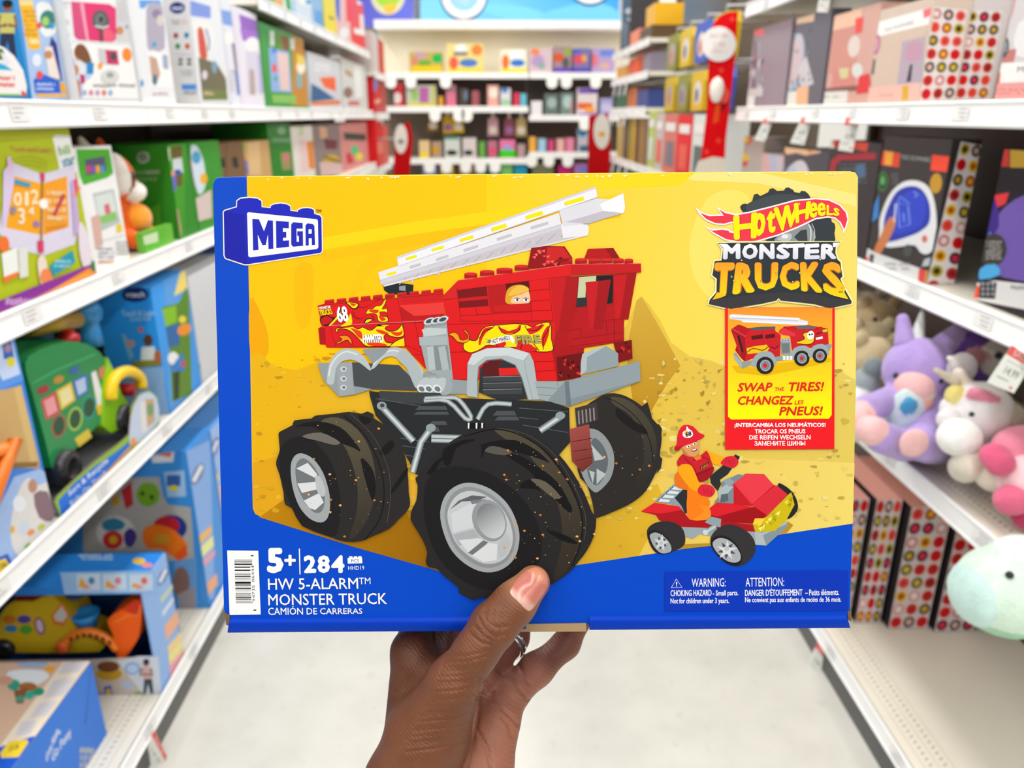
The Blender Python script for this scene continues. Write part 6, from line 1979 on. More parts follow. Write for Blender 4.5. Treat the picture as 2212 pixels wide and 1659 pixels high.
def c1t(s):
    s.P([(-60, 1405), (215, 1405), (20, 1700), (-200, 1700)], 'd9b79e'); s.P([(150, 1412), (212, 1410), (30, 1665), (-40, 1665)], 'f0e4d2'); s.P([(204, 1411), (212, 1409), (44, 1662), (34, 1662)], 'f2d29a')
    for q in ([(146, 1420), (196, 1418), (170, 1452), (126, 1456)], [(116, 1470), (164, 1464), (140, 1502), (94, 1508)], [(86, 1520), (128, 1512), (100, 1546), (62, 1552)], [(46, 1560), (80, 1555), (66, 1586), (32, 1590)]):
        s.P(q, 'd8d6dc')
    s.E(70, 1434, 34, 9, '9fb4d4'); s.P([(20, 1450), (90, 1448), (104, 1466), (50, 1490), (16, 1480)], 'e6eef4', smooth=3); s.E(82, 1494, 14, 9, '2f9a7a'); s.E(30, 1480, 14, 12, '3aa08a'); s.E(60, 1484, 20, 10, 'a86a3a'); s.E(12, 1470, 16, 10, 'd0a08a'); s.E(108, 1446, 10, 6, 'f2a82a'); s.E(64, 1502, 10, 9, '34b09a'); s.P([(30, 1492), (60, 1486), (50, 1520), (36, 1520)], '8a5a34'); s.E(44, 1510, 10, 6, '2fa088')
    s.P([(-60, 1650), (0, 1614), (74, 1590), (84, 1594), (30, 1690), (-80, 1690)], '1f5ad0'); s.P([(0, 1628), (20, 1602), (58, 1598), (62, 1604), (40, 1636), (4, 1638)], 'f4d63a'); s.T('12-36', [(22, 1612), (42, 1606), (40, 1618), (18, 1624)], '4a441a', bold=.01)
    s.P([(76, 1592), (84, 1590), (40, 1659), (28, 1659)], 'f2b440')


pack('ride_on_pony_box', 'blue box with peach lid reading Grow Along Go Pony, lowest at the left', 'box', -1.15, -.832, .84, 1.306, zs, zs + .19, '2f7ae0', {'+x': c1f, '+z': c1t}, G)

# box with the toy excavator: open window in the front
x0, x1, y0, y1, z1 = -1.14, XF + .003, 1.425, 1.56, .393
root = thing('excavator_toy_carton', 'bright blue carton with an open front window, left base deck', 'box', ((x0 + x1) / 2, (y0 + y1) / 2, zs), group=G)
mb = MB()
zb = zs + .001
# walls
mb.box(x0, x1, y1 - .004, y1, zb, z1, '0d2f5a')
mb.box(x1 - .004, x1, y0, y1 - .004, zb, z1, '8fb6ec')
mb.box(x0, x0 + .004, y0, y1 - .004, zb, z1, '2a6ac0')
mb.box(x0 + .004, x1 - .004, y0, y1 - .004, zb, zb + .004, '2a6ac0')
mb.box(x0 + .004, x1 - .004, y0, y1 - .004, z1 - .004, z1, '2b8ae6')
zl = on_y(300, 1424, y0).z
zh = on_y(300, 1283, y0).z
mb.box(x0 + .004, x1 - .004, y0, y0 + .003, zb + .004, zl, 'c9b49e')
mb.box(x0 + .004, x1 - .004, y0, y0 + .003, zh, z1 - .004, '2f8ae2')
def cl(p, lo=zs + .0015):
    p.z = max(p.z, lo)
    return p


s = Sheet(mb, lambda u, v, h: cl(on_y(u, v, y0)) - Vector((0, h, 0)), step=4e-5)
s.P([(200, 1424), (340, 1417), (351, 1512), (225, 1519)], 'cfc0ae'); s.P([(255, 1428), (300, 1417), (342, 1418), (350, 1508), (310, 1512)], 'd6dce4'); s.E(236, 1456, 28, 14, 'c89a1a'); s.E(234, 1440, 24, 12, '7a4422'); s.E(286, 1444, 16, 13, '5a9ae0'); s.E(286, 1444, 13, 10, 'c4daf4'); s.E(276, 1480, 14, 9, 'b4c6dc')
s.P([(224, 1484), (240, 1480), (246, 1512), (228, 1514)], '2a5ac0'); s.E(234, 1496, 6, 9, 'e2b81e')
child_fig(s, 316, 1424, 76, 'd8b4ac', '3a4650', skin='8a5a44', lean=4); s.E(282, 1512, 14, 6, 'd8542a'); s.E(300, 1500, 12, 6, '8aa05a')
s.P([(130, 1236), (336, 1232), (339, 1280), (140, 1284)], '9cc8f4')
for k in range(3):
    x = 166 + k * 57
    s.P([(x, 1240), (x + 50, 1239), (x + 51, 1274), (x + 1, 1276)], 'cfe2f6'); s.P([(x + 4, 1268), (x + 8, 1246 + 6 * k), (x + 22, 1262), (x + 34, 1270)], 'e8b02a'); s.E(x + 32, 1254, 7, 8, ('4a8ac0', 'd88a9a', 'e8745a')[k]); s.E(x + 20, 1268, 8, 4, 'e89aa0')
s = Sheet(mb, lambda u, v, h: cl(on_x(u, v, x1)) + Vector((h, 0, 0)), step=4e-5)
s.E(352, 1246, 9, 22, '6a86c0', rot=28); s.S([(345, 1258), (359, 1230)], 6, 'f0f2f8'); s.P([(346, 1292), (372, 1262), (374, 1270), (348, 1304)], 'c8d6b0'); s.P([(350, 1322), (374, 1290), (376, 1296), (352, 1332)], 'dfe8f4')
s.P([(355, 1352), (382, 1318), (386, 1348), (360, 1384)], 'f0b08a'); s.P([(362, 1396), (390, 1364), (396, 1410), (370, 1466)], 'f2d29a'); s.P([(366, 1440), (394, 1408), (397, 1424), (369, 1468)], 'eaa0b4'); s.P([(364, 1418), (392, 1386), (393, 1396), (366, 1430)], 'ecec8a')
s = Sheet(mb, lambda u, v, h: on_z(u, v, z1) + Vector((0, 0, h)), step=4e-5)
smudge(s, 170, 1196, 244, 1210, 'c4def6', 2, 3, .7); s.E(300, 1212, 14, 7, 'e8c03a'); s.E(318, 1221, 12, 5, 'f08a7a')
mb.build('carton', M_CARD, root)

ex = lambda u, v, d=.02: on_y(u, v, y0 + d)
root = thing('excavator_toy', 'yellow and orange plastic excavator inside the bright blue carton', 'toy', (-.93, 1.48, zs + .02))
mb = MB()
mb.prism([ex(u, v, .03) for u, v in smooth_loop([(0, 1330), (30, 1300), (70, 1300), (112, 1285), (150, 1330), (170, 1370), (210, 1385), (214, 1408), (40, 1410), (0, 1400)], 2)], (0, .08, 0), 'd8b41c')
s = Sheet(mb, lambda u, v, h: ex(u, v, .03) - Vector((0, h, 0)), step=4e-5)
s.E(20, 1338, 15, 9, 'd87a2a'); s.E(52, 1338, 15, 9, '5a4aa4'); s.E(24, 1358, 14, 8, '3a8ac0'); s.E(56, 1360, 14, 10, '5aae3a'); s.E(86, 1352, 11, 20, 'a04a6a', rot=-15); s.E(86, 1352, 7, 15, 'e0d0dc', rot=-15); s.P([(110, 1330), (134, 1300), (152, 1330), (138, 1352), (116, 1348)], 'e87a1e'); s.P([(116, 1330), (134, 1308), (146, 1330), (136, 1344), (120, 1341)], 'd8d4c8')
mb.build('cab', M_PLASTIC, root)
mb = MB()
mb.prism([ex(u, v, .034) for u, v in [(25, 1306), (45, 1275), (70, 1262), (125, 1268), (112, 1288), (70, 1304)]], (0, .07, 0), '7c1414')
mb.build('roof', M_PLASTIC, root, label='dark red roof')
mb = MB()
mb.lathe(ex(190, 1352, .05), (0, 0, 1), [(0, .02), (.02, .024), (.035, .031), (.037, .025), (.03, .02), (.03, 0)], '2f8fd2', 18)
mb.build('cup', M_PLASTIC, root, label='sky blue ball cup')
mb = MB()
mb.lathe(ex(165, 1290, .05), (0, 0, 1), [(0, .012), (.008, .02), (.022, .024), (.036, .018), (.043, 0)], '143a78', 16)
mb.build('ball', M_PLASTIC, root, label='dark blue ball')
mb = MB()
mb.tube([ex(u, v, .016) for u, v in smooth_loop([(130, 1400), (150, 1378), (175, 1366), (205, 1366), (235, 1382), (252, 1402)], 4, False)], .0095, 'f2801e', 12)
s = Sheet(mb, lambda u, v, h: ex(u, v, .0055) - Vector((0, h, 0)), step=4e-5)
for k in range(7):
    x = 150 + k * 14
    yv = 1366 + abs(k - 2.5) ** 2 * 1.3
    s.P([(x, yv + 2), (x + 5, yv + 2), (x + 6, yv + 11), (x + 1, yv + 11)], '1d1b12')
mb.build('boom', M_PLASTIC, root, label='orange arm with black and yellow stripes')
mb = MB()
mb.prism([ex(u, v, .012) for u, v in smooth_loop([(232, 1340), (262, 1318), (300, 1312), (306, 1294), (306, 1330), (300, 1374), (280, 1408), (262, 1424), (250, 1410), (244, 1370)], 2)], (0, .06, 0), 'fa6412')
s = Sheet(mb, lambda u, v, h: ex(u, v, .012) - Vector((0, h, 0)), step=4e-5)
s.P([(266, 1318), (290, 1296), (305, 1297), (303, 1304), (296, 1330)], 'd83a14'); s.S([(244, 1346), (276, 1330), (300, 1328), (304, 1308)], 3, 'ff8a3a')
mb.build('bucket', M_PLASTIC, root)
mb = MB()
mb.lathe(ex(8, 1402, .025), (0, 1, 0), [(-.012, .018), (-.01, .024), (.012, .024), (.014, .018)], '1a1a1a', 20)
mb.build('wheel', M_PLASTIC, root)
mb = MB()
mb.lathe(ex(132, 1400, .008), (0, 1, 0), [(-.004, .012), (0, .014), (.014, .014), (.016, .01)], 'e05a1a', 16)
mb.build('pivot', M_PLASTIC, root)


def c3n(s):
    s.R(180, 960, 430, 1340, '3f94e6'); s.P([(180, 1035), (344, 1030), (352, 1070), (362, 1090), (412, 1096), (420, 1206), (180, 1230)], 'b4b2ae')
    s.P([(325, 984), (376, 972), (374, 998), (330, 1000)], 'e6ecf4'); s.P([(336, 982), (372, 974), (368, 988)], 'e2744a')
    s.P([(354, 1020), (398, 1016), (402, 1072), (362, 1074)], 'a8cef4'); s.R(360, 1026, 390, 1050, '3a6ab8'); s.E(375, 1054, 10, 6, 'e8dc2a')
    s.E(320, 1068, 25, 26, '7ab02a'); s.E(308, 1066, 4, 5, '2a3a1a'); s.E(328, 1074, 4, 5, '2a3a1a'); s.P([(262, 1060), (284, 1040), (288, 1090), (272, 1100)], 'c8323a'); s.P([(240, 1082), (256, 1064), (258, 1090), (246, 1094)], 'd8a62a')
    s.E(250, 1150, 42, 36, 'dcdcda'); s.P([(220, 1128), (246, 1118), (270, 1130), (262, 1144), (228, 1146)], '3a8aae', smooth=2); s.E(244, 1166, 22, 20, 'd83a3a'); s.E(245, 1166, 9, 9, 'ecb42a'); s.P([(268, 1152), (284, 1140), (296, 1158), (286, 1180), (272, 1178)], '4a3a90', smooth=2)
    s.E(370, 1140, 34, 28, '1f3a8a'); s.E(360, 1135, 28, 20, 'c82432'); s.P([(308, 1160), (316, 1138), (346, 1134), (380, 1148), (404, 1176), (398, 1194), (380, 1206), (350, 1186), (320, 1184)], 'f47a1c', smooth=3); s.E(350, 1164, 18, 11, 'd89a2a'); s.P([(375, 1200), (402, 1176), (406, 1200), (386, 1212)], 'ee5a16')
    s.P([(376, 1212), (424, 1206), (430, 1330), (388, 1330)], '6aa6e4'); s.E(392, 1258, 18, 34, '8a6a62'); s.P([(384, 1284), (420, 1266), (424, 1320), (392, 1324)], 'a49ca4')


def c3r(s):
    s.P([(400, 960), (480, 920), (480, 1400), (428, 1330)], '86b0ec'); s.E(427, 1024, 11, 26, '6f86b8', rot=24); s.S([(418, 1040), (436, 1006)], 8, 'eef0f6')
    s.P([(424, 1166), (456, 1134), (458, 1150), (428, 1184)], 'f2bc6a'); s.P([(428, 1190), (460, 1156), (462, 1180), (432, 1212)], 'f0f0a0'); s.P([(432, 1220), (464, 1186), (464, 1200), (434, 1234)], 'eea4b8'); s.P([(440, 1270), (468, 1238), (470, 1262), (442, 1300)], 'f4ae82')


pack('driving_toy_box', 'blue carton picturing an orange steering wheel, behind the excavator carton', 'box', -1.15, XF + .003, 1.745, 1.90, zs, .563, '3f94e6', {'-y': c3n, '+x': c3r}, G)


def c4r(s):
    s.P([(440, 900), (500, 880), (500, 1400), (450, 1400)], '9fc0f0'); s.E(461, 970, 10, 28, '6f86b8', rot=22); s.S([(453, 984), (470, 952)], 7, 'eef0f6'); s.E(463, 1034, 9, 16, 'f2d83a'); s.P([(462, 1060), (480, 1050), (482, 1100), (466, 1110)], 'f0c8a8'); s.P([(466, 1180), (484, 1160), (486, 1220), (470, 1240)], 'f0e4b0')


pack('driving_toy_box', 'second blue carton just beyond the one with the steering wheel', 'box', -1.15, XF + .003, 1.91, 2.2, zs, .55, '5a9eea', {'+x': c4r}, G)
# ------------------------------------------------------------------ right side: spotted craft boxes
DOTS = [('d8342c', 'b01e1e'), ('e8635a', 'c8322e'), ('3a3226', 'c8a03a'), ('c87a7a', 'ecd6da'), ('2c2a22', 'd8b0a4'), ('c43a34', '8a1a1a'), ('a84a1c', 'e8a82a'), ('b8a428', '3a3010'), ('e01e22', 'c01018'), ('3a2a34', 'd82a4a'), ('e8b428', 'a85a14'), ('ea5a48', 'd83a2c'),
        ('4a4420', 'd0b43a'), ('d89a96', 'f2e2e0')]


def dotted(s, c00, c10, c11, c01, nu, nv, seed=0, rs=.42):
    """rows of printed round badges filling the pixel quad (TL,TR,BR,BL)"""
    rg = random.Random(seed)
    def Q(a, b):
        t = (c00[0] + (c10[0] - c00[0]) * a, c00[1] + (c10[1] - c00[1]) * a)
        w = (c01[0] + (c11[0] - c01[0]) * a, c01[1] + (c11[1] - c01[1]) * a)
        return (t[0] + (w[0] - t[0]) * b, t[1] + (w[1] - t[1]) * b)
    s.P([c00, c10, c11, c01], 'e6dedd')
    for j in range(nv):
        for i in range(nu):
            a, b = (i + .5) / nu, (j + .5) / nv
            o, n = rg.choice(DOTS)
            for k, (cc, r) in enumerate(((o, rs), (n, rs * .55))):
                pts = [Q(a + r / nu * math.cos(w), b + r / nv * math.sin(w)) for w in [2 * math.pi * q / 14 for q in range(14)]]
                s.P(pts, cc)
            s.n -= 2
    s.n += 3


zs = Z_MID
XF = .855
G = 'craft boxes on the right mid shelf'


def YR(u, v, X=XF):
    return on_x(u, v, X).y


def rm6(s):
    s.P([(2130, -20), (2320, -20), (2320, 215), (2130, 215)], 'd6d0d2'); s.P([(2150, -20), (2190, -20), (2176, 60), (2150, 140)], '7a7a84'); s.P([(2166, -10), (2196, -10), (2180, 50), (2166, 78), (2156, 76)], 'd8938c', smooth=2); s.P([(2200, 50), (2260, 30), (2280, 120), (2196, 120)], 'ece8ea', smooth=2)
    s.P([(2150, 110), (2196, 106), (2190, 134), (2146, 138)], 'c87a78'); s.E(2168, 102, 12, 24, '4e5a5c', rot=6); smudge(s, 2161, 92, 2176, 112, 'c6d4d4', 3, 2)
    s.P([(2146, 138), (2320, 128), (2320, 176), (2142, 180)], 'f3f1ee'); s.P([(2144, 158), (2162, 156), (2160, 180), (2142, 181)], 'e8402c'); s.T('Make', [(2199, 144), (2240, 142), (2239, 155), (2198, 156)], '6a6a66', bold=.01)
    s.P([(2140, 181), (2320, 172), (2320, 218), (2134, 218)], 'e8a09c'); smudge(s, 2150, 190, 2260, 206, 'd87f7c', 2, 5)


pack('craft_kit_box', 'large white and pink craft box at the right end of the mid shelf', 'box', .857, 1.16, 1.0, 1.372, zs, zs + .286, 'd6d0d2', {'-x': rm6}, G)


def rm4(s):
    s.P([(1860, 50), (2014, 14), (1986, 218), (1866, 224)], 'd8c4b4'); s.P([(1886, 50), (2012, 16), (2006, 52), (1882, 82)], 'f6f5f2'); s.T('FAO SCHWARZ', [(1911, 62), (1974, 44), (1975, 51), (1912, 69)], '5a5a58', bold=.0)
    s.P([(1866, 58), (1886, 50), (1883, 80), (1868, 84)], 'e0a62c'); s.P([(1994, 22), (2012, 16), (2010, 34), (1996, 40)], 'f0707a'); s.P([(1968, 66), (2004, 58), (2002, 78), (1966, 84)], '6a8278')
    s.P([(1884, 82), (2004, 54), (1990, 180), (1876, 196)], 'd8bfae'); s.P([(1950, 90), (2000, 78), (1992, 178), (1938, 184)], 'b9a9b8'); s.P([(1958, 96), (1992, 90), (1988, 128), (1958, 132)], 'c79aae', smooth=2); s.P([(1966, 140), (1972, 138), (1968, 176), (1958, 178)], '3e3a44')
    s.E(1893, 96, 9, 22, 'b86a86', rot=8); s.E(1893, 96, 6, 15, 'd89ab0', rot=8); s.P([(1876, 130), (1892, 128), (1888, 160), (1874, 162)], '4f5f5c'); s.P([(1868, 170), (1880, 164), (1882, 188), (1870, 194)], 'e8384a')
    s.P([(1868, 190), (1988, 178), (1985, 218), (1866, 222)], 'f2c0b2'); smudge(s, 1898, 202, 1930, 210, 'd89a90', 1, 4); s.P([(1950, 186), (1964, 184), (1962, 216), (1948, 218)], 'dfae34')


def rm4n(s):
    dotted(s, (2012, 14), (2090, 22), (2062, 214), (1986, 218), 3, 7, 4)


def rm5n(s):
    dotted(s, (2090, 22), (2166, 24), (2134, 214), (2062, 214), 3, 7, 9)


yn = YR(1986, 217)
pack('craft_kit_box', 'spotted craft box with a white header reading along its top, right mid shelf', 'box', XF, .928, yn, yn + .225, zs, zs + .198, 'd8c4b4', {'-x': rm4, '-y': rm4n}, G)
pack('craft_kit_box', 'spotted box spine directly behind the one with the white header', 'box', .931, 1.004, yn + .004, yn + .225, zs, zs + .193, 'd8d0cf', {'-y': rm5n}, G)
pack('craft_kit_box', 'spotted box lying deepest on the right mid shelf, only its top row of badges showing', 'box', 1.01, 1.08, yn + .10, yn + .52, zs, zs + .225, 'd8d0cf',
     {'-x': lambda s: None, '-y': lambda s: dotted(s, (1868, 12), (2010, 14), (2000, 200), (1868, 200), 5, 5, 6)}, G)


def rm3(s):
    s.P([(1770, 40), (1868, 16), (1860, 222), (1762, 226)], 'd8a89c'); s.P([(1772, 44), (1862, 18), (1858, 52), (1778, 74)], 'f2c4a8'); s.P([(1776, 72), (1856, 52), (1850, 150), (1790, 160)], 'd49486'); s.P([(1778, 70), (1796, 62), (1794, 104), (1778, 118)], 'cfc8b4')
    s.E(1845, 100, 13, 24, 'e4d2cc', rot=8); s.P([(1800, 150), (1850, 136), (1848, 184), (1796, 190)], 'd68a80'); s.P([(1812, 148), (1834, 146), (1832, 168), (1816, 170)], 'd6cf9a'); s.E(1852, 152, 12, 16, 'dcdcd6'); s.P([(1766, 192), (1856, 184), (1852, 196), (1764, 202)], '8a5a52')
    s.P([(1762, 200), (1832, 196), (1830, 222), (1762, 226)], 'e4e2da'); smudge(s, 1780, 206, 1816, 213, '9a9a98', 1, 4); s.P([(1848, 40), (1866, 36), (1862, 70), (1848, 72)], 'f0504a'); s.P([(1856, 164), (1880, 158), (1876, 200), (1850, 204)], 'e23a3e')


def rm2(s):
    s.P([(1680, 50), (1760, 30), (1750, 228), (1672, 232)], '6a6872'); s.P([(1686, 38), (1762, 12), (1758, 46), (1688, 62)], 'f4ccaa'); s.P([(1696, 42), (1708, 38), (1708, 52), (1698, 56)], 'f0b04a')
    s.P([(1682, 190), (1694, 100), (1718, 74), (1734, 78), (1738, 120), (1726, 180), (1706, 196)], '9fb8d0', smooth=3); s.P([(1700, 180), (1708, 110), (1724, 78), (1734, 84), (1732, 140), (1716, 180)], 'd0bcc0', smooth=3); s.E(1700, 176, 10, 16, 'e6cfc4'); s.P([(1724, 150), (1742, 120), (1758, 180), (1730, 196)], 'cfc8cc')
    rg = random.Random(15)
    for k in range(22):
        x, y = rg.uniform(1682, 1752), rg.uniform(60, 190)
        s.P([(x, y), (x + 3, y - 1), (x + 1, y + rg.uniform(4, 14)), (x - 2, y + 5)], rg.choice(['8a8a96', '50505a', '9aa6b4', '7a6a76']))
    s.P([(1676, 200), (1722, 196), (1720, 228), (1672, 232)], 'e8e4dc'); s.P([(1722, 188), (1748, 188), (1746, 226), (1720, 228)], 'f0b890')


def rm1(s):
    s.P([(1586, 84), (1658, 60), (1650, 232), (1580, 236)], '9a8a94'); s.P([(1590, 62), (1650, 48), (1652, 78), (1590, 88)], 'f2787a'); s.P([(1608, 40), (1656, 32), (1654, 50), (1610, 56)], 'd8ccd2')
    for k in range(6):
        x = 1594 + k * 9
        s.P([(x, 90), (x + 4, 88), (x, 196), (x - 4, 198)], ('b88a94', 'd8cfd6', '8a6a74', 'c8b8c2', '6a5a66', '9aa2ac')[k])
    rg = random.Random(11)
    for k in range(26):
        x, y = rg.uniform(1592, 1648), rg.uniform(92, 185)
        s.P([(x, y), (x + 3, y - 1), (x + 1, y + rg.uniform(8, 26)), (x - 2, y + 8)], rg.choice(['e6dfe4', '5a4a58', 'c0848c', 'a8b4bc', '7a5a66']))
    s.P([(1586, 196), (1650, 188), (1648, 208), (1584, 212)], 'cfc9c6'); s.P([(1584, 210), (1632, 208), (1630, 232), (1580, 234)], 'ebe9e4')


def spine(c, seed):
    return lambda s: dotted(s, *c, 1, 7, seed, .42)


pack('craft_kit_box', 'pink craft box with an oval mirror print between two spotted spines', 'box', XF, .915, yn + .228, yn + .47, zs, zs + .215, 'd8a89c', {'-x': rm3, '-y': spine([(1866, 36), (1890, 36), (1880, 214), (1858, 216)], 3)}, G)
pack('craft_kit_box', 'grey craft box with a peach header and a tall pale mirror print', 'box', XF, .905, yn + .49, yn + .73, zs, zs + .235, '6a6872', {'-x': rm2, '-y': spine([(1758, 42), (1778, 44), (1772, 222), (1752, 224)], 5)}, G)
pack('craft_kit_box', 'clear-fronted pink craft box nearest the red blade sign', 'box', XF, .90, yn + .76, yn + 1.10, zs, zs + .24, '9a8a94', {'-x': rm1, '-y': spine([(1653, 48), (1678, 50), (1668, 228), (1646, 230)], 7)}, G)

# ------------------------------------------------------------------ right second shelf
zs = Z_AR
XF = .85
G = 'craft boxes on the right second shelf'


def ra5(s):
    s.P([(1855, 300), (2066, 326), (1992, 640), (1860, 590)], '3a3436'); s.P([(1899, 324), (1945, 331), (1942, 362), (1897, 355)], 'd8442e'); s.P([(1912, 326), (1930, 328), (1926, 358), (1910, 356)], 'e8a03a'); s.T('FAO SCHWARZ', [(1948, 334), (2010, 340), (2010, 350), (1948, 344)], 'a8b0ac', bold=.0)
    s.P([(2014, 334), (2052, 338), (2048, 372), (2010, 368)], 'ee4a34'); s.E(2022, 396, 13, 22, 'c0902a', rot=6); s.E(1907, 392, 12, 22, '3a6a3a', rot=4); s.E(1907, 392, 8, 16, '2a3a2c', rot=4); s.E(1907, 390, 5, 10, '5aa05a', rot=4); smudge(s, 1926, 374, 1940, 400, '7a7a78', 4, 2)
    s.P([(1900, 500), (1902, 468), (1922, 420), (1950, 394), (1980, 390), (2006, 404), (2020, 440), (2024, 490), (2020, 530), (2006, 548), (1990, 546), (1976, 530), (1950, 532), (1916, 534), (1900, 520)], 'dfe0e2', smooth=4)
    s.P([(1908, 500), (1914, 460), (1936, 416), (1966, 402), (1992, 410), (2008, 440), (2008, 480), (1988, 500), (1960, 512), (1926, 522), (1910, 520)], '2a3aa8', smooth=4); s.P([(1928, 496), (1938, 440), (1966, 412), (1994, 420), (2002, 450), (1990, 486), (1950, 504)], '2f46c4', smooth=4)
    for a in ([(1940, 440), (1944, 424), (1966, 440), (1940, 440), (1944, 492), (1966, 484), (1962, 444)], [(1952, 460), (1954, 480)], [(1974, 414), (1984, 420), (1976, 426)]):
        s.S(a, 3, '7a9ae8')
    s.P([(1886, 548), (1904, 506), (1922, 470), (1936, 474), (1930, 500), (1904, 546)], 'c87a4a', smooth=2); s.S([(1932, 480), (1936, 440)], 3, 'd8dce6'); s.E(1998, 516, 6, 8, 'd86a66')
    s.P([(1882, 440), (1900, 420), (1898, 470), (1884, 480)], '3a80c8'); s.E(1962, 542, 10, 14, '4a4c4c')
    s.P([(1858, 530), (1890, 545), (1990, 580), (1984, 620), (1860, 575)], 'dcdcdc'); s.P([(1862, 552), (1878, 556), (1876, 566), (1862, 562)], 'e8542c'); s.P([(1880, 548), (1890, 550), (1886, 574), (1878, 570)], '4a4a50'); smudge(s, 1912, 566, 1966, 586, '9a9a9c', 2, 4)
    s.P([(1986, 580), (2002, 584), (1998, 612), (1984, 606)], 'd84a4a'); s.P([(2002, 584), (2014, 588), (2008, 616), (1998, 612)], 'd8a03a'); s.P([(1998, 560), (2018, 558), (2014, 576), (1992, 576)], 'b4bcc0')


yn = 1.462
pack('light_board_box', 'black craft box picturing a white-rimmed blue drawing board', 'box', XF, .905, yn, 1.72, zs, zs + .272, '3a3436', {'-x': ra5, '-y': lambda s: dotted(s, (2076, 305), (2148, 314), (2098, 650), (1995, 632), 3, 10, 12, .40)}, G)


def ra6(s):
    s.P([(2100, 300), (2320, 300), (2320, 690), (2080, 650)], '1c1420'); s.P([(2146, 312), (2182, 316), (2180, 360), (2144, 358)], 'c0322a'); s.P([(2184, 316), (2320, 320), (2320, 364), (2182, 362)], 'b8922a'); s.P([(2130, 418), (2180, 416), (2172, 440), (2150, 450), (2132, 436)], 'd8323a'); s.P([(2150, 480), (2180, 440), (2230, 420), (2320, 440), (2320, 600), (2170, 600), (2140, 560)], '6a52a4', smooth=3); s.P([(2120, 440), (2150, 430), (2158, 490), (2130, 520), (2116, 500)], '3a2280', smooth=2)
    s.P([(2118, 510), (2140, 500), (2146, 530), (2124, 560)], '3a9ad4'); s.E(2145, 540, 30, 36, '3a3432', rot=10); smudge(s, 2130, 520, 2164, 562, 'a8a4a0', 6, 3); s.P([(2112, 580), (2150, 570), (2160, 594), (2116, 604)], '4aa4dc', smooth=2)
    s.P([(2090, 604), (2150, 606), (2320, 625), (2320, 690), (2080, 650)], 'd8d6d6'); s.P([(2100, 612), (2118, 620), (2118, 644), (2092, 640)], 'e8542c'); s.P([(2118, 606), (2154, 610), (2150, 646), (2114, 644)], '3a3a40'); smudge(s, 2184, 614, 2240, 630, '8a8a8a', 1, 6)
    for k in range(3):
        for q in range(3):
            s.E(2124 + k * 11, 613 + q * 11, 3.4, 3.4, '9a9aa0')


pack('sewing_craft_box', 'dark craft box with a purple shape and a round black sticker, second shelf', 'box', .865, 1.2, .98, 1.33, zs, zs + .26, '1c1420', {'-x': ra6}, G)


def ra4(s):
    s.P([(1770, 280), (1880, 296), (1876, 560), (1780, 520)], '3a3236'); s.P([(1788, 300), (1800, 298), (1804, 320), (1790, 320)], 'd8d4c8'); s.P([(1800, 296), (1814, 294), (1812, 318), (1802, 318)], 'c8282c'); s.P([(1846, 296), (1878, 300), (1872, 328), (1846, 322)], 'd8442e'); smudge(s, 1818, 302, 1844, 310, 'c0c4c0', 1, 2)
    s.P([(1790, 390), (1796, 346), (1812, 334), (1892, 330), (1892, 344), (1816, 346), (1806, 356), (1800, 390)], 'a82a38'); smudge(s, 1776, 330, 1788, 364, '8a9a92', 4, 3); smudge(s, 1814, 352, 1872, 400, '6a7a84', 5, 7, .3); s.P([(1848, 360), (1868, 352), (1870, 380), (1850, 384)], '4a6a8a')


def ra3(s):
    s.P([(1672, 280), (1778, 290), (1778, 470), (1680, 460)], '4e4a52'); s.P([(1678, 300), (1776, 304), (1772, 330), (1740, 336), (1720, 330), (1700, 334), (1678, 326)], 'e8bc94'); s.P([(1686, 302), (1700, 303), (1700, 318), (1688, 318)], 'eca03a'); s.P([(1746, 304), (1756, 305), (1756, 330), (1748, 332)], 'e88a54')
    s.P([(1698, 372), (1714, 352), (1732, 346), (1744, 360), (1750, 400), (1700, 400)], 'cfc4cc', smooth=2); s.P([(1700, 374), (1716, 352), (1722, 380), (1706, 400)], 'a8c0d4'); s.P([(1676, 340), (1694, 336), (1696, 372), (1680, 372)], '8a8a94')


def ra2(s):
    s.P([(1636, 284), (1686, 280), (1690, 420), (1640, 420)], 'c8b4ba'); s.P([(1656, 300), (1686, 286), (1688, 320), (1660, 316)], 'e4dadc'); s.P([(1640, 318), (1664, 310), (1668, 400), (1640, 400)], 'd2a8a8'); s.P([(1664, 320), (1676, 318), (1678, 370), (1668, 370)], 'a8b4d0')


def ra1(s):
    s.P([(1584, 280), (1636, 280), (1636, 420), (1584, 420)], 'b0a49c'); s.P([(1590, 266), (1632, 262), (1632, 282), (1590, 284)], '7a94c8'); s.P([(1600, 292), (1626, 290), (1624, 310), (1602, 312)], 'c86a4a'); s.E(1612, 302, 6, 6, 'e8b83a'); s.P([(1588, 340), (1616, 336), (1616, 356), (1588, 358)], 'c83a48'); s.E(1610, 340, 8, 9, 'ddb42a')


G2 = [1.724, 2.00, 2.32, 2.52, 2.73]
for k, (nm, lb, h, c, fn) in enumerate((('chalk_board_box', 'black craft box with a dark red rounded border print', .255, '3a3236', ra4), ('mirror_craft_box', 'charcoal craft box with a scalloped peach header on the second right shelf', .225, '4e4a52', ra3),
                                       ('pink_craft_box', 'pale pink craft box behind the hanging price tags', .20, 'c8b4ba', ra2), ('mixed_craft_box', 'beige craft box with a blue top beside the red blade sign', .245, 'b0a49c', ra1))):
    pack(nm, lb, 'box', XF + .004 * k, XF + .14, G2[k] + .004, G2[k + 1] - .004, zs, zs + h, c, {'-x': fn}, G)

# ------------------------------------------------------------------ soft toys on the right third shelf
zs = Z_B
GP = 'soft toys on the right third shelf'


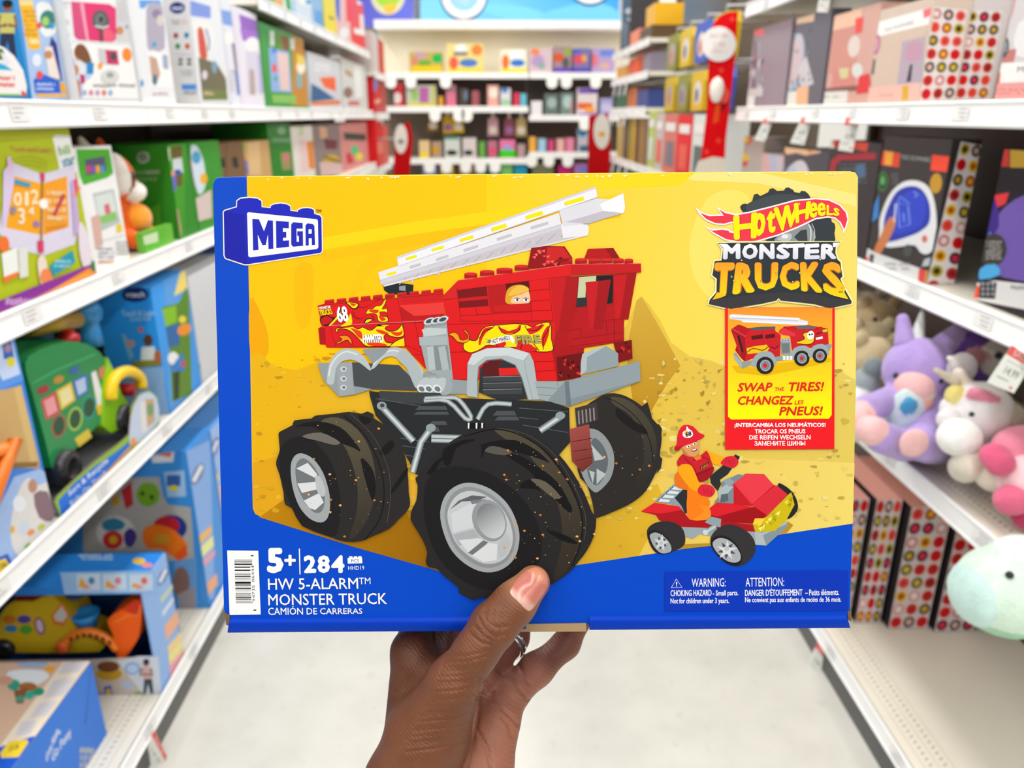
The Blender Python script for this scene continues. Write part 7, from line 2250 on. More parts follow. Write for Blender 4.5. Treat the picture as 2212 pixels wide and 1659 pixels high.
def plush(name, label, prims, eyes, res=.0055, k=.012, split=None, extra=None, group=GP):
    """split: part name -> lists of primitive numbers, each list a part of its own"""
    ctr = Vector(prims[0][1])
    root = thing(name, label, 'soft toy', (ctr.x, ctr.y, zs), group=group)
    used = {i for ls in (split or {}).values() for l in ls for i in l}
    blob_mb([p for i, p in enumerate(prims) if i not in used], res, k).build('body', M_PLUSH, root)
    for nm, ls in (split or {}).items():
        for l in ls:
            blob_mb([prims[i] for i in l], res * .8, k * .6).build(nm, M_PLUSH, root)
    for e, d, r in eyes:
        mb = MB()
        mb.lathe(e, d, [(-r * .4, r * .9), (0, r), (r * .5, r * .7), (r * .8, r * .3), (r * .85, 0)], '151314', 12)
        mb.build('eye', M_PLASTIC, root)
    for nm, pr, lb in (extra or []):
        blob_mb(pr, res * .8, k * .5).build(nm, M_PLUSH, root, label=lb)
    return root


# seated lavender unicorn
L1, L2, PK, CR = 'b39ad8', '9a7fd0', 'f2c0c0', 'f2ecd8'
def U(u, v, d):           # pixel at a depth along the view
    return at(u, v, d)
D = 1.52
hd = U(1985, 800, D)
prims = [('e', hd, (.068, .066, .066), L1), ('e', U(1985, 905, D + .02), (.066, .06, .085), L1), ('e', hd + Vector((-.03, -.045, -.018)), (.037, .036, .034), PK), ('e', hd + Vector((-.022, -.048, -.032)), (.032, .03, .024), CR),
         ('c', U(1955, 740, D), U(1950, 690, D + .01), .02, .012, L1), ('c', U(2036, 745, D), U(2062, 720, D + .02), .022, .016, L1), ('e', U(1955, 890, D - .045), (.034, .02, .048), 'cfe0e2'),
         ('c', U(1930, 860, D - .01), U(1872, 885, D - .07), .027, .026, L1), ('c', U(1865, 890, D - .07), U(1852, 905, D - .09), .024, .022, PK), ('c', U(2030, 870, D), U(1995, 930, D - .06), .028, .025, L1),
         ('c', U(1950, 960, D), U(1905, 945, D - .10), .034, .03, L1), ('c', U(1888, 932, D - .105), U(1878, 928, D - .112), .028, .026, PK), ('c', U(2015, 965, D), U(1990, 955, D - .09), .036, .034, L1), ('e', U(1974, 957, D - .125), (.028, .012, .028), PK),
         ('e', U(1962, 880, D - .066), (.014, .006, .016), '4a9ac8'), ('e', U(1988, 868, D - .05), (.026, .014, .022), 'f0b4a4'), ('e', U(1990, 960, D + .02), (.05, .05, .028), L2)]
root = plush('unicorn_soft_toy', 'large seated lavender unicorn soft toy with a pink muzzle and white horn', prims,
             [(hd + Vector((.008, -.064, .0)), (.1, -1, .1), .006), (hd + Vector((-.062, -.03, .0)), (-1, -.6, .1), .006)], .005, .012, split={'muzzle': [[2, 3]], 'ear': [[4], [5]], 'belly_patch': [[6, 14, 15]], 'foot_pad': [[11], [13]]},
             extra=[('horn', [('c', U(1980, 735, D - .0), U(1992, 672, D), .015, .004, 'dfe4e0')], 'white horn')])
# lavender toy behind it
D = 1.66
prims = [('e', U(2120, 780, D), (.065, .05, .085), '6a4a9a'), ('e', U(2066, 740, D), (.024, .02, .05), 'b094d4'), ('c', U(2105, 770, D - .06), U(2085, 800, D - .06), .02, .012, 'c88a94'), ('e', U(2150, 775, D - .05), (.03, .025, .035), 'd6d0c8')]
plush('purple_soft_toy', 'dark purple soft toy with a white eye ring behind the two unicorns', prims, [(U(2158, 768, D - .08), (0, -1, .2), .008)], .006, .01)
# white unicorn with a beige muzzle
D = 1.40
WH, GY, BE = 'e9e6e6', 'cbc6cc', 'e4dccb'
prims = [('e', U(2115, 890, D), (.058, .055, .056), WH), ('e', U(2072, 945, D - .045), (.037, .036, .034), 'f0f0ec'), ('e', U(2120, 970, D + .03), (.05, .05, .055), WH), ('c', U(2085, 1010, D - .02), U(2092, 1003, D - .05), .028, .026, BE), ('c', U(2140, 1015, D - .02), U(2148, 1025, D - .06), .032, .031, BE),
         ('e', U(2172, 900, D - .02), (.034, .028, .027), 'b6a898'), ('c', U(2088, 835, D), U(2072, 808, D), .014, .012, 'd9cfc0'), ('e', U(2060, 855, D - .01), (.016, .014, .022), 'e9dc86'), ('e', U(2049, 880, D), (.016, .016, .02), WH), ('c', U(2105, 850, D - .04), U(2145, 868, D - .045), .012, .01, 'e08aa2'),
         ('e', U(2078, 795, D + .03), (.026, .024, .03), GY), ('c', U(2062, 782, D + .02), U(2052, 774, D + .02), .009, .006, 'e6e0da'), ('e', U(2048, 905, D - .02), (.02, .018, .022), WH)]
plush('unicorn_soft_toy', 'white unicorn soft toy with cream feet and a beige side patch', prims, [(U(2099, 895, D - .055), (-.3, -1, .1), .005)], .0045, .008, split={'muzzle': [[1]], 'foot': [[3], [4]], 'side_patch': [[5]], 'mane': [[8]]},
      extra=[('horn', [('c', U(2062, 822, D - .01), U(2022, 800, D - .02), .01, .005, 'd8cdb8')], 'cream horn')])
# pink toy in front
D = 1.29
P1, P2 = 'e88aa2', 'd85c80'
prims = [('e', U(2215, 975, D + .03), (.055, .05, .045), P1), ('e', U(2150, 985, D), (.025, .024, .022), P2), ('e', U(2160, 1000, D - .01), (.024, .022, .022), P2), ('e', U(2225, 1040, D), (.05, .05, .045), 'f4ccd2'), ('e', U(2185, 1080, D - .02), (.028, .026, .026), 'e36a8c'), ('e', U(2225, 1110, D - .01), (.03, .03, .03), 'c23a66')]
plush('pink_soft_toy', 'fluffy pink soft toy in front of the white unicorn', prims, [], .0045, .008, split={'paw': [[1, 2], [4], [5]]})
# bears at the back, far end
for (u, v, D, c1, c2, lb) in ((1895, 690, 1.97, 'c9b08a', 'd9c6a0', 'tan teddy bear with a red bow, upper of the pale bears behind the lavender unicorn'), (1880, 740, 1.83, 'd0bf98', 'dccfb0', 'cream teddy bear below the one with the bow, beside the held box'),
                              (1868, 668, 2.14, 'd8c8b8', 'e8dcd0', 'pale teddy bear at the back, tucked just under the shelf edge'), (1890, 776, 1.71, 'c8b48e', 'd8c8a4', 'beige teddy bear squeezed beside the lavender unicorn face')):
    b = U(u, v, D)
    gz = max(b.z - .075, zs + .04)
    prims = [('e', b, (.055, .05, .05), c1), ('e', b + Vector((-.02, -.045, -.012)), (.026, .024, .02), c2), ('e', b + Vector((-.04, 0, .045)), (.018, .012, .018), c1), ('e', b + Vector((.04, 0, .045)), (.018, .012, .018), c1),
             ('e', Vector((b.x, b.y + .01, gz)), (.055, .05, gz - zs - .004), c1), ('c', Vector((b.x - .03, b.y - .02, zs + .034)), Vector((b.x - .045, b.y - .045, zs + .031)), .026, .026, c2), ('c', Vector((b.x + .03, b.y - .02, zs + .034)), Vector((b.x + .045, b.y - .045, zs + .031)), .026, .026, c2)]
    ex_ = [('bow', [('e', b + Vector((.0, -.04, -.05)), (.044, .02, .018), 'b81a1c'), ('e', b + Vector((.03, -.045, -.045)), (.03, .018, .022), 'b81a1c')], 'dark red bow')] if 'bow,' in lb else None
    plush('teddy_bear', lb, prims, [(b + Vector((-.03, -.046, .012)), (-.3, -1, .2), .006), (b + Vector((.015, -.05, .012)), (.1, -1, .2), .006)], .0065, .012, split={'muzzle': [[1]], 'ear': [[2], [3]], 'foot': [[5], [6]]}, extra=ex_)
b = U(1865, 830, 1.62)
prims = [('e', b, (.032, .03, .034), '9aa4a4'), ('e', b + Vector((.01, -.01, .04)), (.022, .02, .022), '7e8888'), ('e', b + Vector((-.02, -.02, -.03)), (.03, .026, .026), 'eceae6'), ('e', Vector((b.x, b.y, zs + .04)), (.03, .03, .042), 'dcdcd8')]
plush('grey_soft_toy', 'small grey and white soft toy between the box and the lavender unicorn', prims, [], .005, .008)

# ------------------------------------------------------------------ right base deck
zs = Z_BASE
G = 'spotted craft boxes on the right base deck'
for k, (xa, xb, yy, tl, tr, bl, br, lb) in enumerate(((.856, .922, 1.660, (1844, 1078), 0, 0, 0, 'spotted box almost hidden behind the held box on the right base deck'), (.930, .993, 1.640, (1844, 1080), (1940, 1084), (1846, 1346), (1906, 1346), 'spotted box standing against the held box on the right base deck'), (1.004, 1.104, 1.615, (1952, 1082), (2050, 1122), (1910, 1358), (2008, 1360), 'middle of the three spotted boxes on the right base deck'),
                                                      (1.115, 1.215, 1.600, (2062, 1120), (2140, 1160), (2014, 1366), (2110, 1366), 'spotted box nearest the pale green soft toy on the base deck'))):
    zt = on_y(*tl, yy).z if k < 2 else zs + .352

    def face(s, tl=tl, tr=tr, br=br, bl=bl, k=k, xa=xa, xb=xb, yy=yy, zt=zt):
        from_ = []
        n_u, n_v = 3, 9
        rg = random.Random(40 + k * 3)
        wx, hz = xb - xa, zt - zs - .0015
        fn = lambda a, b, h: Vector((xa + wx * a, yy - h, zt - hz * b))
        mbx = s.mb
        s2 = Sheet(mbx, lambda a, b, h: fn(a, b, h), step=4e-5)
        s2.R(0, 0, 1, 1, 'd9cdcd')
        for j in range(n_v):
            for i in range(n_u):
                o_, n_ = rg.choice(DOTS)
                s2.E((i + .5) / n_u, (j + .5) / n_v, .43 / n_u, .43 / n_v, o_, n=14); s2.E((i + .5) / n_u, (j + .5) / n_v, .26 / n_u, .26 / n_v, n_, n=10)
                s2.n -= 2
        s2.n += 3

    pack('craft_kit_box', lb, 'box', xa, xb, yy, yy + .29, zs, zt, '2c2527', {'-y': face, '+z': lambda s, xa=xa, xb=xb, yy=yy, zt=zt: s.mb.add([(xa, yy, zt + .0001), (xb, yy, zt + .0001), (xb, yy + .29, zt + .0001), (xa, yy + .29, zt + .0001)], [(0, 1, 2, 3)], lin('fab4aa'))}, G)
    mb = None
# long flat pink box lying over the back of them
# pale green soft toy clipped to the price rail by a loop
D = 1.25
c = on_x(2172, 1272, .80)
r_ = .07
prims = [('e', c, (.072, .074, .066), 'd2e8d6'), ('e', c + Vector((0, .0, -.032)), (.062, .064, .036), '98cda4'), ('e', c + Vector((-.055, -.005, -.006)), (.026, .05, .042), 'c4e2da'), ('e', c + Vector((.03, .01, .055)), (.05, .045, .025), 'e0f0e2')]
root = thing('dinosaur_soft_toy', 'round pale green soft toy hanging from the right third shelf rail', 'soft toy', c)
blob_mb(prims, .004, .014).build('body', M_PLUSH, root)
mb = MB()
o_ = Vector((0, 0, CAM_H))
e = o_ + ray(2181, 1242).normalized() * ((c - o_).length - .071)
mb.lathe(e, o_ - e, [(-.004, .005), (0, .006), (.003, .004), (.0045, 0)], '171a18', 12)
mb.build('eye', M_PLASTIC, root)
mb = MB()
mb.tube([c + Vector((.0, -.03, .06)), c + Vector((.015, -.05, .09)), Vector((XR - .0085, c.y - .06, Z_B - .02)), Vector((XR - .0085, c.y - .06, Z_B + .004))], .0022, 'e8e6dc', 8)
mb.build('hang_loop', M_PLUSH, root)

# ------------------------------------------------------------------ price tags hanging from the rails
def price_tag(label, quad, plane, group='paper price tags', words=True):
    """quad TL TR BR BL in pixels on the plane function"""
    mb = MB()
    pts = [plane(u, v, 0) for u, v in quad]
    nrm = (pts[1] - pts[0]).cross(pts[3] - pts[0]).normalized()
    if nrm.y > 0:
        nrm = -nrm
    mb.prism(pts, -nrm * .0006, 'f4f6f0')
    s = Sheet(mb, lambda u, v, h: plane(u, v, 0) + nrm * (h + .0001), step=1e-4)
    tl, tr, br, bl = quad
    def Q(a, b):
        t = (tl[0] + (tr[0] - tl[0]) * a, tl[1] + (tr[1] - tl[1]) * a); w = (bl[0] + (br[0] - bl[0]) * a, bl[1] + (br[1] - bl[1]) * a)
        return (t[0] + (w[0] - t[0]) * b, t[1] + (w[1] - t[1]) * b)
    s.P([Q(0, 0), Q(1, 0), Q(1, .24), Q(0, .24)], 'e8635c')
    if words:
        s.T('SALE', [Q(.2, .05), Q(.8, .05), Q(.8, .19), Q(.2, .19)], 'f6d0cc', bold=.02)
        s.T('14.99', [Q(.28, .46), Q(.8, .46), Q(.8, .66), Q(.28, .66)], '7a7c78', bold=.0)
        s.P([Q(.15, .34), Q(.85, .34), Q(.85, .36), Q(.15, .36)], 'c6c8c4'); s.P([Q(.15, .76), Q(.6, .76), Q(.6, .79), Q(.15, .79)], 'b4b6b2')
    s.E(*Q(.8, .9), max(1.2, abs(tr[0] - tl[0]) * .06), max(1.0, abs(bl[1] - tl[1]) * .035), 'd8453e')
    return mb.build('price_tag', M_PAPER, None, label, 'price tag', group, origin=pts[0])


def tilt(u0, v0, X, Yhint=None, k=.35):
    """plane through the rail point seen at (u0, v0), hanging straight down and turned towards the aisle end"""
    o_ = on_x(u0, v0, X)
    n = Vector((-math.copysign(1, X) * k, -1, 0)).normalized()
    def f(u, v, h):
        d = ray(u, v)
        c0 = Vector((0, 0, CAM_H))
        t = (o_ - c0).dot(n) / d.dot(n)
        return c0 + d * t
    return f


for lb, q, X in (('price tag with red head, first of three under the right mid shelf from the sign', [(1651, 256), (1672, 255), (1652, 306), (1629, 302)], XR - .012), ('price tag with red head, middle of three under the right mid shelf', [(1732, 254), (1755, 254), (1737, 314), (1706, 309)], XR - .012),
                 ('price tag with red head, last of three under the right mid shelf', [(1828, 254), (1858, 254), (1842, 329), (1810, 324)], XR - .012), ('large angled price tag with red head above the white unicorn', [(2186, 745), (2236, 776), (2190, 850), (2132, 826)], XR - .014),
                 ('price tag on the lowest right rail beside the floor', [(1766, 1386), (1787, 1412), (1766, 1468), (1743, 1438)], XR - .014), ('price tag hanging from the high right shelf above the pink craft boxes', [(1776, -40), (1800, -40), (1788, 27), (1764, 26)], XR - .014),
                 ('price tag on the lowest left rail beside the floor', [(333, 1577), (360, 1632), (350, 1690), (306, 1622)], XL + .014)):
    price_tag(lb, q, tilt(q[0][0], q[0][1], X), words=True)
# ------------------------------------------------------------------ high left shelf goods
zs = Z_TOP
G = 'packages on the high left shelf'
XF = -.782


def box_row(XF, zs, rows, G, depth=.2):
    for (nm, lb, u0, u1, vb, h, c, decs) in rows:
        ya, yb_ = YL(u0, vb, XF) + .004, YL(u1, vb, XF) - .004

        def dr(s, decs=decs):
            for d in decs:
                if d[0] == 'e':
                    s.E(*d[2:], d[1])
                else:
                    s.P(d[2], d[1])
        pack(nm, lb, 'box', XF - depth, XF, ya, yb_, zs, zs + h, c, {'+x': dr}, G)


box_row(XF, zs, [
    ('green_toy_box', 'green box at the near end of the high left shelf', 580, 612, 20, .26, '5cb030', [('p', 'f0a05a', [(590, -20), (606, -20), (610, 20), (596, 14)])]),
    ('white_toy_box', 'white and green striped box second on the high left shelf', 613, 640, 38, .25, 'd8e2d8', [('p', '2f9a1a', [(614, -20), (624, -20), (630, 30), (620, 24)]), ('p', 'a8c8e8', [(628, 0), (640, 2), (642, 40), (630, 36)])]),
    ('pale_blue_box', 'pale blue and white box on the high left shelf', 641, 676, 52, .26, 'cfdce8', [('p', 'eeeeea', [(642, -20), (672, -20), (674, 16), (646, 8)]), ('p', '7ab0e0', [(676, 22), (690, 28), (692, 56), (678, 48)]), ('e', '4aa0d0', 666, 4, 6, 6)]),
    ('blue_toy_box', 'blue and white box left of the yellow cube pack', 677, 702, 66, .255, '8fb4dc', [('p', '6a8a2a', [(697, -20), (704, -20), (704, 60), (698, 56)]), ('p', '5a9ad8', [(680, 20), (696, 26), (697, 56), (681, 48)])]),
    ('yellow_cube_pack', 'small yellow cube pack on the high left shelf', 703, 729, 80, .185, 'e8d400', [('p', '8a7a14', [(710, 34), (722, 38), (722, 44), (710, 40)])]),
    ('red_toy_package', 'red and white striped package right of the yellow cube pack', 730, 760, 95, .28, 'e4b8b4', [('p', 'f01e22', [(746, -10), (762, -4), (760, 50), (748, 46)]), ('p', '3a5ac8', [(718, -20), (734, -10), (734, 50), (722, 30)]), ('e', 'e8ecf0', 744, 70, 10, 12)]),
    ('red_toy_package', 'bright red package with a white figure on the high left shelf', 761, 790, 108, .27, 'e8242c', [('p', 'f0d8d4', [(776, 30), (786, 34), (790, 70), (778, 66)]), ('p', 'e8e8ee', [(770, -20), (790, -16), (790, 12), (772, 10)]), ('p', 'f2f2f0', [(764, 60), (788, 66), (788, 78), (766, 72)])]),
], G)
# end display goods
G = 'red packages on the left end display'
XF = -.752
for k, (zs_, h, ya, yb_, c, nm, lb) in enumerate(((Z_MID - .012, .22, 5.22, 5.5, 'd0141c', 'red_toy_package', 'red package with a blue oval on the end display of the left run'), (Z_MID - .012, .21, 5.51, 5.78, 'b8342c', 'red_toy_package', 'dull red package at the far edge of the left end display'),
                                                  (1.02, .30, 5.22, 5.5, 'e01a20', 'red_toy_package', 'tall bright red package on the lower end display shelf'), (1.02, .26, 5.51, 5.78, 'd8584a', 'red_toy_package', 'pale red package beside the tall bright red one'),
                                                  (1.60, .24, 5.22, 5.5, 'cfc6c4', 'grey_toy_package', 'grey white package high on the left end display'), (1.60, .22, 5.51, 5.78, 'd02028', 'red_toy_package', 'red and blue package high on the left end display'))):
    def dr(s, k=k):
        if k == 0:
            s.E(806, 180, 9, 20, '5a9ae8'); s.E(806, 190, 7, 9, '1f86e0'); s.P([(800, 215), (822, 212), (822, 222), (800, 224)], 'e8a890')
        if k == 2:
            s.P([(806, 246), (836, 246), (836, 262), (808, 262)], 'ece8e8'); s.E(820, 318, 12, 14, 'e8786a')
        if k == 5:
            s.P([(800, 68), (822, 70), (824, 84), (806, 80)], '1f52c0')
    pack(nm, lb, 'package', -.95, XF, ya, yb_, zs_, zs_ + h, c, {'+x': dr}, G)

# ------------------------------------------------------------------ red blade signs
YB = 2.79
root = thing('blade_sign', 'tall red blade sign with a round white price disc, right run', 'sign', on_y(1550, 370, YB))
mb = MB()
mb.prism([on_y(u, v, YB) for u, v in [(1594, 24), (1574, 26), (1556, 34), (1540, 52), (1534, 70), (1526, 250), (1514, 346), (1540, 338), (1566, 342), (1568, 300), (1580, 200), (1590, 100)]], (0, .004, 0), 'e00a14')
s = Sheet(mb, lambda u, v, h: on_y(u, v, YB) - Vector((0, h, 0)), step=4e-5)
for x, y in ((1582, 42), (1558, 152), (1552, 304), (1526, 328)):
    s.P([(x - 8, y), (x - 2, y - 3), (x, y - 9), (x + 2, y - 3), (x + 8, y), (x + 2, y + 3), (x, y + 9), (x - 2, y + 3)], 'f04a3a')
s.P([(1546, 225), (1556, 225), (1552, 262), (1540, 268)], 'e8541e'); s.P([(1560, 222), (1574, 200), (1578, 214), (1556, 246)], '6a1218'); s.E(1564, 206, 12, 18, 'e8584a')
mb.build('panel', M_GLOSS, root)
mb = MB()
mb.prism([on_y(1553 + 37 * math.cos(w), 95 + 38 * math.sin(w), YB - .006) for w in [2 * math.pi * k / 32 for k in range(32)]], (0, .004, 0), 'f0eeea')
s = Sheet(mb, lambda u, v, h: on_y(u, v, YB - .006) - Vector((0, h, 0)), step=4e-5)
s.T('MAKE A WISH', [(1534, 74), (1572, 72), (1572, 81), (1534, 83)], 'e08a84', bold=.0); s.T('2.99', [(1540, 92), (1566, 91), (1566, 104), (1540, 105)], 'dcb0a8', bold=.0); smudge(s, 1536, 108, 1570, 114, 'dca8a2', 1, 3)
mb.build('price_disc', M_PAPER, root, label='round white disc with faint red print')
mb = MB()
p = on_y(1546, 222, YB - .012)
mb.lathe(p, (0, 0, 1), [(0, .008), (.01, .016), (.03, .023), (.055, .024), (.075, .016), (.086, 0)], 'f2efe4', 16)
mb.build('bulb', M_PLASTIC, root, label='white bulb-shaped cut-out')
mb = MB()
mb.prism([on_y(u, v, YB) for u, v in [(1510, 348), (1540, 338), (1568, 344), (1568, 376), (1500, 376)]], (0, .005, 0), 'e2dacc')
mb.build('foot', M_PAPER, root, label='cream lower end of the sign')

for (nm, lb, Y, pan, oval, oc) in (('blade_sign', 'small dark red blade sign with white oval at the left end display', 5.15, [(852, 300), (870, 268), (884, 262), (892, 300), (884, 380), (850, 380)], (866, 300, 14, 32), 'e0dcd4'), ('blade_sign', 'small red blade sign with white oval at the far right run', 5.75, [(1272, 250), (1314, 244), (1320, 300), (1316, 380), (1270, 380)], (1300, 284, 18, 38), 'dcd8d2')):
    root = thing(nm, lb, 'sign', on_y(pan[3][0], 380, Y))
    mb = MB()
    mb.prism([on_y(u, v, Y) for u, v in pan], (0, .004, 0), 'b8060e')
    mb.build('panel', M_GLOSS, root)
    mb = MB()
    mb.prism([on_y(oval[0] + oval[2] * math.cos(w), oval[1] + oval[3] * math.sin(w), Y - .008) for w in [2 * math.pi * k / 24 for k in range(24)]], (0, .004, 0), oc)
    s = Sheet(mb, lambda u, v, h: on_y(u, v, Y - .008) - Vector((0, h, 0)), step=4e-5)
    s.E(oval[0], oval[1] + 6, 7, 6, 'd8a01a' if oval[0] > 1000 else '8a8a88')
    mb.build('price_oval', M_PAPER, root)
    mb = MB()
    pc = on_y(pan[0][0] * .5 + pan[3][0] * .5, 300, Y)
    mb.tube([pc + Vector((0, .006, 0)), Vector((-.752 if pc.x < 0 else XQ + .002, Y + .06, pc.z))], .006, 'b8babc', 8)
    mb.build('bracket', M_STEEL, root)

# ------------------------------------------------------------------ far right run
XQ = .86
GF = 'far right gondola bays'
bay('far right bay with yellow packages on hooks and one lower shelf', 1, XQ, 3.25, 4.55, [(1.065, XQ, .42)], depth=.45, group=GF, panel='6a5f52')
bay('far right bay with curved-edged upper shelves', 1, XQ, 4.55, 5.9, [(1.065, XQ, .42), (1.385, XQ, .29), (1.575, XQ, .29), (1.745, XQ, .29)], depth=.45, group=GF, panel='6a5f52', height=2.2)
G = 'packages on the far right run'
rg = random.Random(5)
zt = 1.065
items = [(3.30, 3.52, .285, 'd9dcd8', 'clear white blister pack at the near end of the lower far right shelf', 'toy_package', '5a6a64'), (3.54, 3.80, .28, 'e01a22', 'bright red box next to the blister pack on the lower far right shelf', 'red_toy_box', 'e8584a'), (3.82, 4.10, .285, 'd8746a', 'pale red box with a dark figure on the lower far right shelf', 'red_toy_box', '7a7684'),
         (4.12, 4.32, .29, 'c8b8b4', 'pinkish grey box on the lower far right shelf', 'toy_box', 'e86a5a'), (4.34, 4.53, .30, 'b8c86a', 'olive green pack on the lower far right shelf', 'toy_package', 'd8d8d8')]
for ya, yb_, h, c, lb, nm, c2 in items:
    def dr(s, ya=ya, yb_=yb_, h=h, c2=c2):
        s2 = Sheet(s.mb, lambda a, b, hh: Vector((XQ + .018 - hh, ya + (yb_ - ya) * a, zt + h * b)), step=4e-5)
        s2.R(.2, .15, .8, .55, c2); s2.R(.1, .72, .9, .86, 'e8e4e0')
    pack(nm, lb, 'box', XQ + .02, XQ + .2, ya, yb_, zt, zt + h, c, {'-x': dr}, G)
y = 4.57
k = 0
for w_ in (.1, .1, .1, .1, .12, .12, .12, .12):
    c = ('8a6a5a', 'a8803a', '6a4a3a', 'c8a03a', '9a8a3a', '5a4a44', 'b89a6a', 'd0b45a')[k]
    pack('slim_toy_box', '%s slim upright box, %s along the lower far right shelf' % (('brown', 'ochre', 'dark brown', 'gold', 'olive', 'charcoal', 'sand', 'pale gold')[k], ('first', 'second', 'third', 'fourth', 'fifth', 'sixth', 'seventh', 'eighth')[k]), 'box', XQ + .02, XQ + .18, y + .004, y + w_ - .002, zt, zt + .26, c, None, 'slim boxes on the far right bay')
    y += w_ + .03
    k += 1
for (zt, ya, yb_, h, c, lb) in ((1.385, 4.6, 4.95, .10, '3a4a8a', 'navy low box on the third far right shelf'), (1.385, 4.97, 5.3, .12, 'c8723a', 'orange low box on the third far right shelf'), (1.385, 5.32, 5.8, .10, '2a6a4a', 'green low box on the third far right shelf'),
                                (1.575, 4.58, 4.8, .10, '8a8090', 'grey pack on the second far right shelf'), (1.575, 4.82, 4.9, .11, 'c2562a', 'slim rust pack on the second far right shelf'), (1.575, 4.95, 5.3, .10, 'e85a2a', 'bright orange pack on the second far right shelf'), (1.575, 5.32, 5.8, .08, 'd89a2a', 'amber pack on the second far right shelf'),
                                (1.745, 4.6, 4.95, .07, '5a4428', 'brown crate-like box under the golden pack, top far right shelf'), (1.745, 4.98, 5.3, .09, 'e88a6a', 'salmon pack on the top far right shelf')):
    pack('toy_package', lb, 'package', XQ + .02, XQ + .22, ya, yb_, zt, zt + h, c, None, G)
pack('golden_pack', 'golden yellow pack on the brown crate-like box, top far right shelf', 'package', XQ + .04, XQ + .2, 4.64, 4.9, 1.8155, 1.93, 'e8ae14', None, G)
pack('tall_dark_box', 'tall dark box with a window at the far end of the top far right shelf', 'box', XQ + .02, XQ + .2, 5.34, 5.7, 1.745, 2.16, '3a3a3e', {'-x': lambda s: (s.E(1362, 24, 12, 7, 'b8bcc0'), s.E(1366, 42, 11, 6, '9aa0a6'), s.P([(1345, 50), (1354, 50), (1354, 100), (1346, 104)], '4a6a88'), s.P([(1358, 58), (1372, 58), (1370, 100), (1356, 104)], '5a4a34'))}, G)
# yellow packages hanging on hooks in the near bay
kk = 0
rows = [(1.75, 'upper'), (1.55, 'lower')]
for z, rw in rows:
    for j in range(4):
        y = 3.36 + j * .29
        c = ('c8a814', '3a5ab8', 'd8b41c', '8a8a34')[(j + (rw == 'lower')) % 4]
        nm = ('yellow', 'blue', 'mustard', 'olive')[(j + (rw == 'lower')) % 4]
        root = thing('hanging_pack', '%s hanging pack, %s along the %s hook row of the far right run' % (nm, ('first', 'second', 'third', 'fourth')[j], rw), 'package', (XQ + .08, y, z), group='packs on hooks in the far right run')
        mb = MB()
        x = XQ + .06
        mb.prism([(x, y - .10, z - .02), (x, y + .10, z - .02), (x, y + .12, z - .06), (x, y + .10, z - .185), (x, y - .10, z - .185), (x, y - .12, z - .06)], (.05, 0, 0), c)
        s = Sheet(mb, lambda a, b, h, y=y, z=z: Vector((x - h, y + a, z + b)), step=4e-5)
        s.E(0, -.11, .06, .05, rg.choice(['d8d4dc', 'b0a8b8', 'e8d8c8', '9a9aa4'])); s.E(.01, -.12, .03, .03, rg.choice(['8a5a8a', '5a5a6a', 'c86a5a']))
        mb.build('bag', M_CARD, root)
        mb = MB()
        mb.tube([(x + .02, y, z - .025), (x + .02, y, z + .01), (x + .2, y, z + .014), (XQ + .448, y, z + .012)], .004, 'c9ccd0', 6)
        mb.build('hook', M_STEEL, root)

# ------------------------------------------------------------------ back wall run
YF = 6.74
GB = 'back wall gondola bays'


def back_bay(label, x0, x1, shelves, upper):
    root = thing('shelving_unit', label, 'shelf', ((x0 + x1) / 2, 7.2, 0), group=GB)
    mb = MB()
    mb.box(x0, x1, 7.24, 7.26, 0, 1.66, '7d7064')
    mb.build('back_panel', M_STEEL, root)
    mb = MB()
    mb.box(x0, x1, 7.24, 7.26, 1.66, 2.02, 'f4ead2')
    mb.build('upper_panel', M_STEEL, root, label='pale cream upper back panel')
    mb = MB()
    mb.box(x0, x1, YF, 7.24, .02, .10, 'd8d4ca')
    mb.build('base_deck', M_STEEL, root)
    mb = MB()
    mb.box(x0, x1, 7.0, 7.24, 2.022, 2.09, 'fbfaf6')
    mb.build('canopy', M_STEEL, root)
    for z in shelves:
        mb = MB()
        mb.box(x0 + .003, x1 - .003, YF + .006, 7.238, z - .022, z, 'ece8de')
        o = mb.build('shelf', M_STEEL, root)
        mb = MB()
        mb.box(x0 + .002, x1 - .002, YF - .006, YF + .005, z - .042, z + .006, 'fdfdfa')
        mb.build('price_rail', M_STEEL, o)
    return root


bz = lambda v: on_y(1100, v, YF).z
ZB1, ZL2, ZR2, ZL3, ZR3 = bz(158), bz(231), bz(250), bz(343), bz(330)
back_bay('back wall shelving bay left of the aisle centre, behind the held box', -.98, .298, [ZB1, ZL2, ZL3, .62], True)
back_bay('back wall shelving bay right of the aisle centre with the lower second shelf', .302, 1.56, [ZB1, ZR2, ZR3, .62], True)

ORD = ['first', 'second', 'third', 'fourth', 'fifth', 'sixth', 'seventh', 'eighth', 'ninth', 'tenth', 'eleventh']


def back_row(rowname, z, items, kind='toy_box'):
    for k, (u0, u1, vt, c, cn, decs) in enumerate(items):
        p0, p1 = on_y(u0, 200, YF + .03), on_y(u1, 200, YF + .03)
        zt = on_y(u0, vt, YF + .03).z
        def dr(s, decs=decs):
            for d in decs:
                if d[0] == 'e':
                    s.E(*d[2:], d[1])
                else:
                    s.R(*d[2:], d[1])
        pack(kind, '%s toy package, %s along the %s' % (cn, ORD[k], rowname), 'package', p0.x + .004, p1.x - .004, YF + .03, YF + .2, z, max(zt, z + .03), c, {'-y': dr}, 'packages on the ' + rowname, step=4e-5)


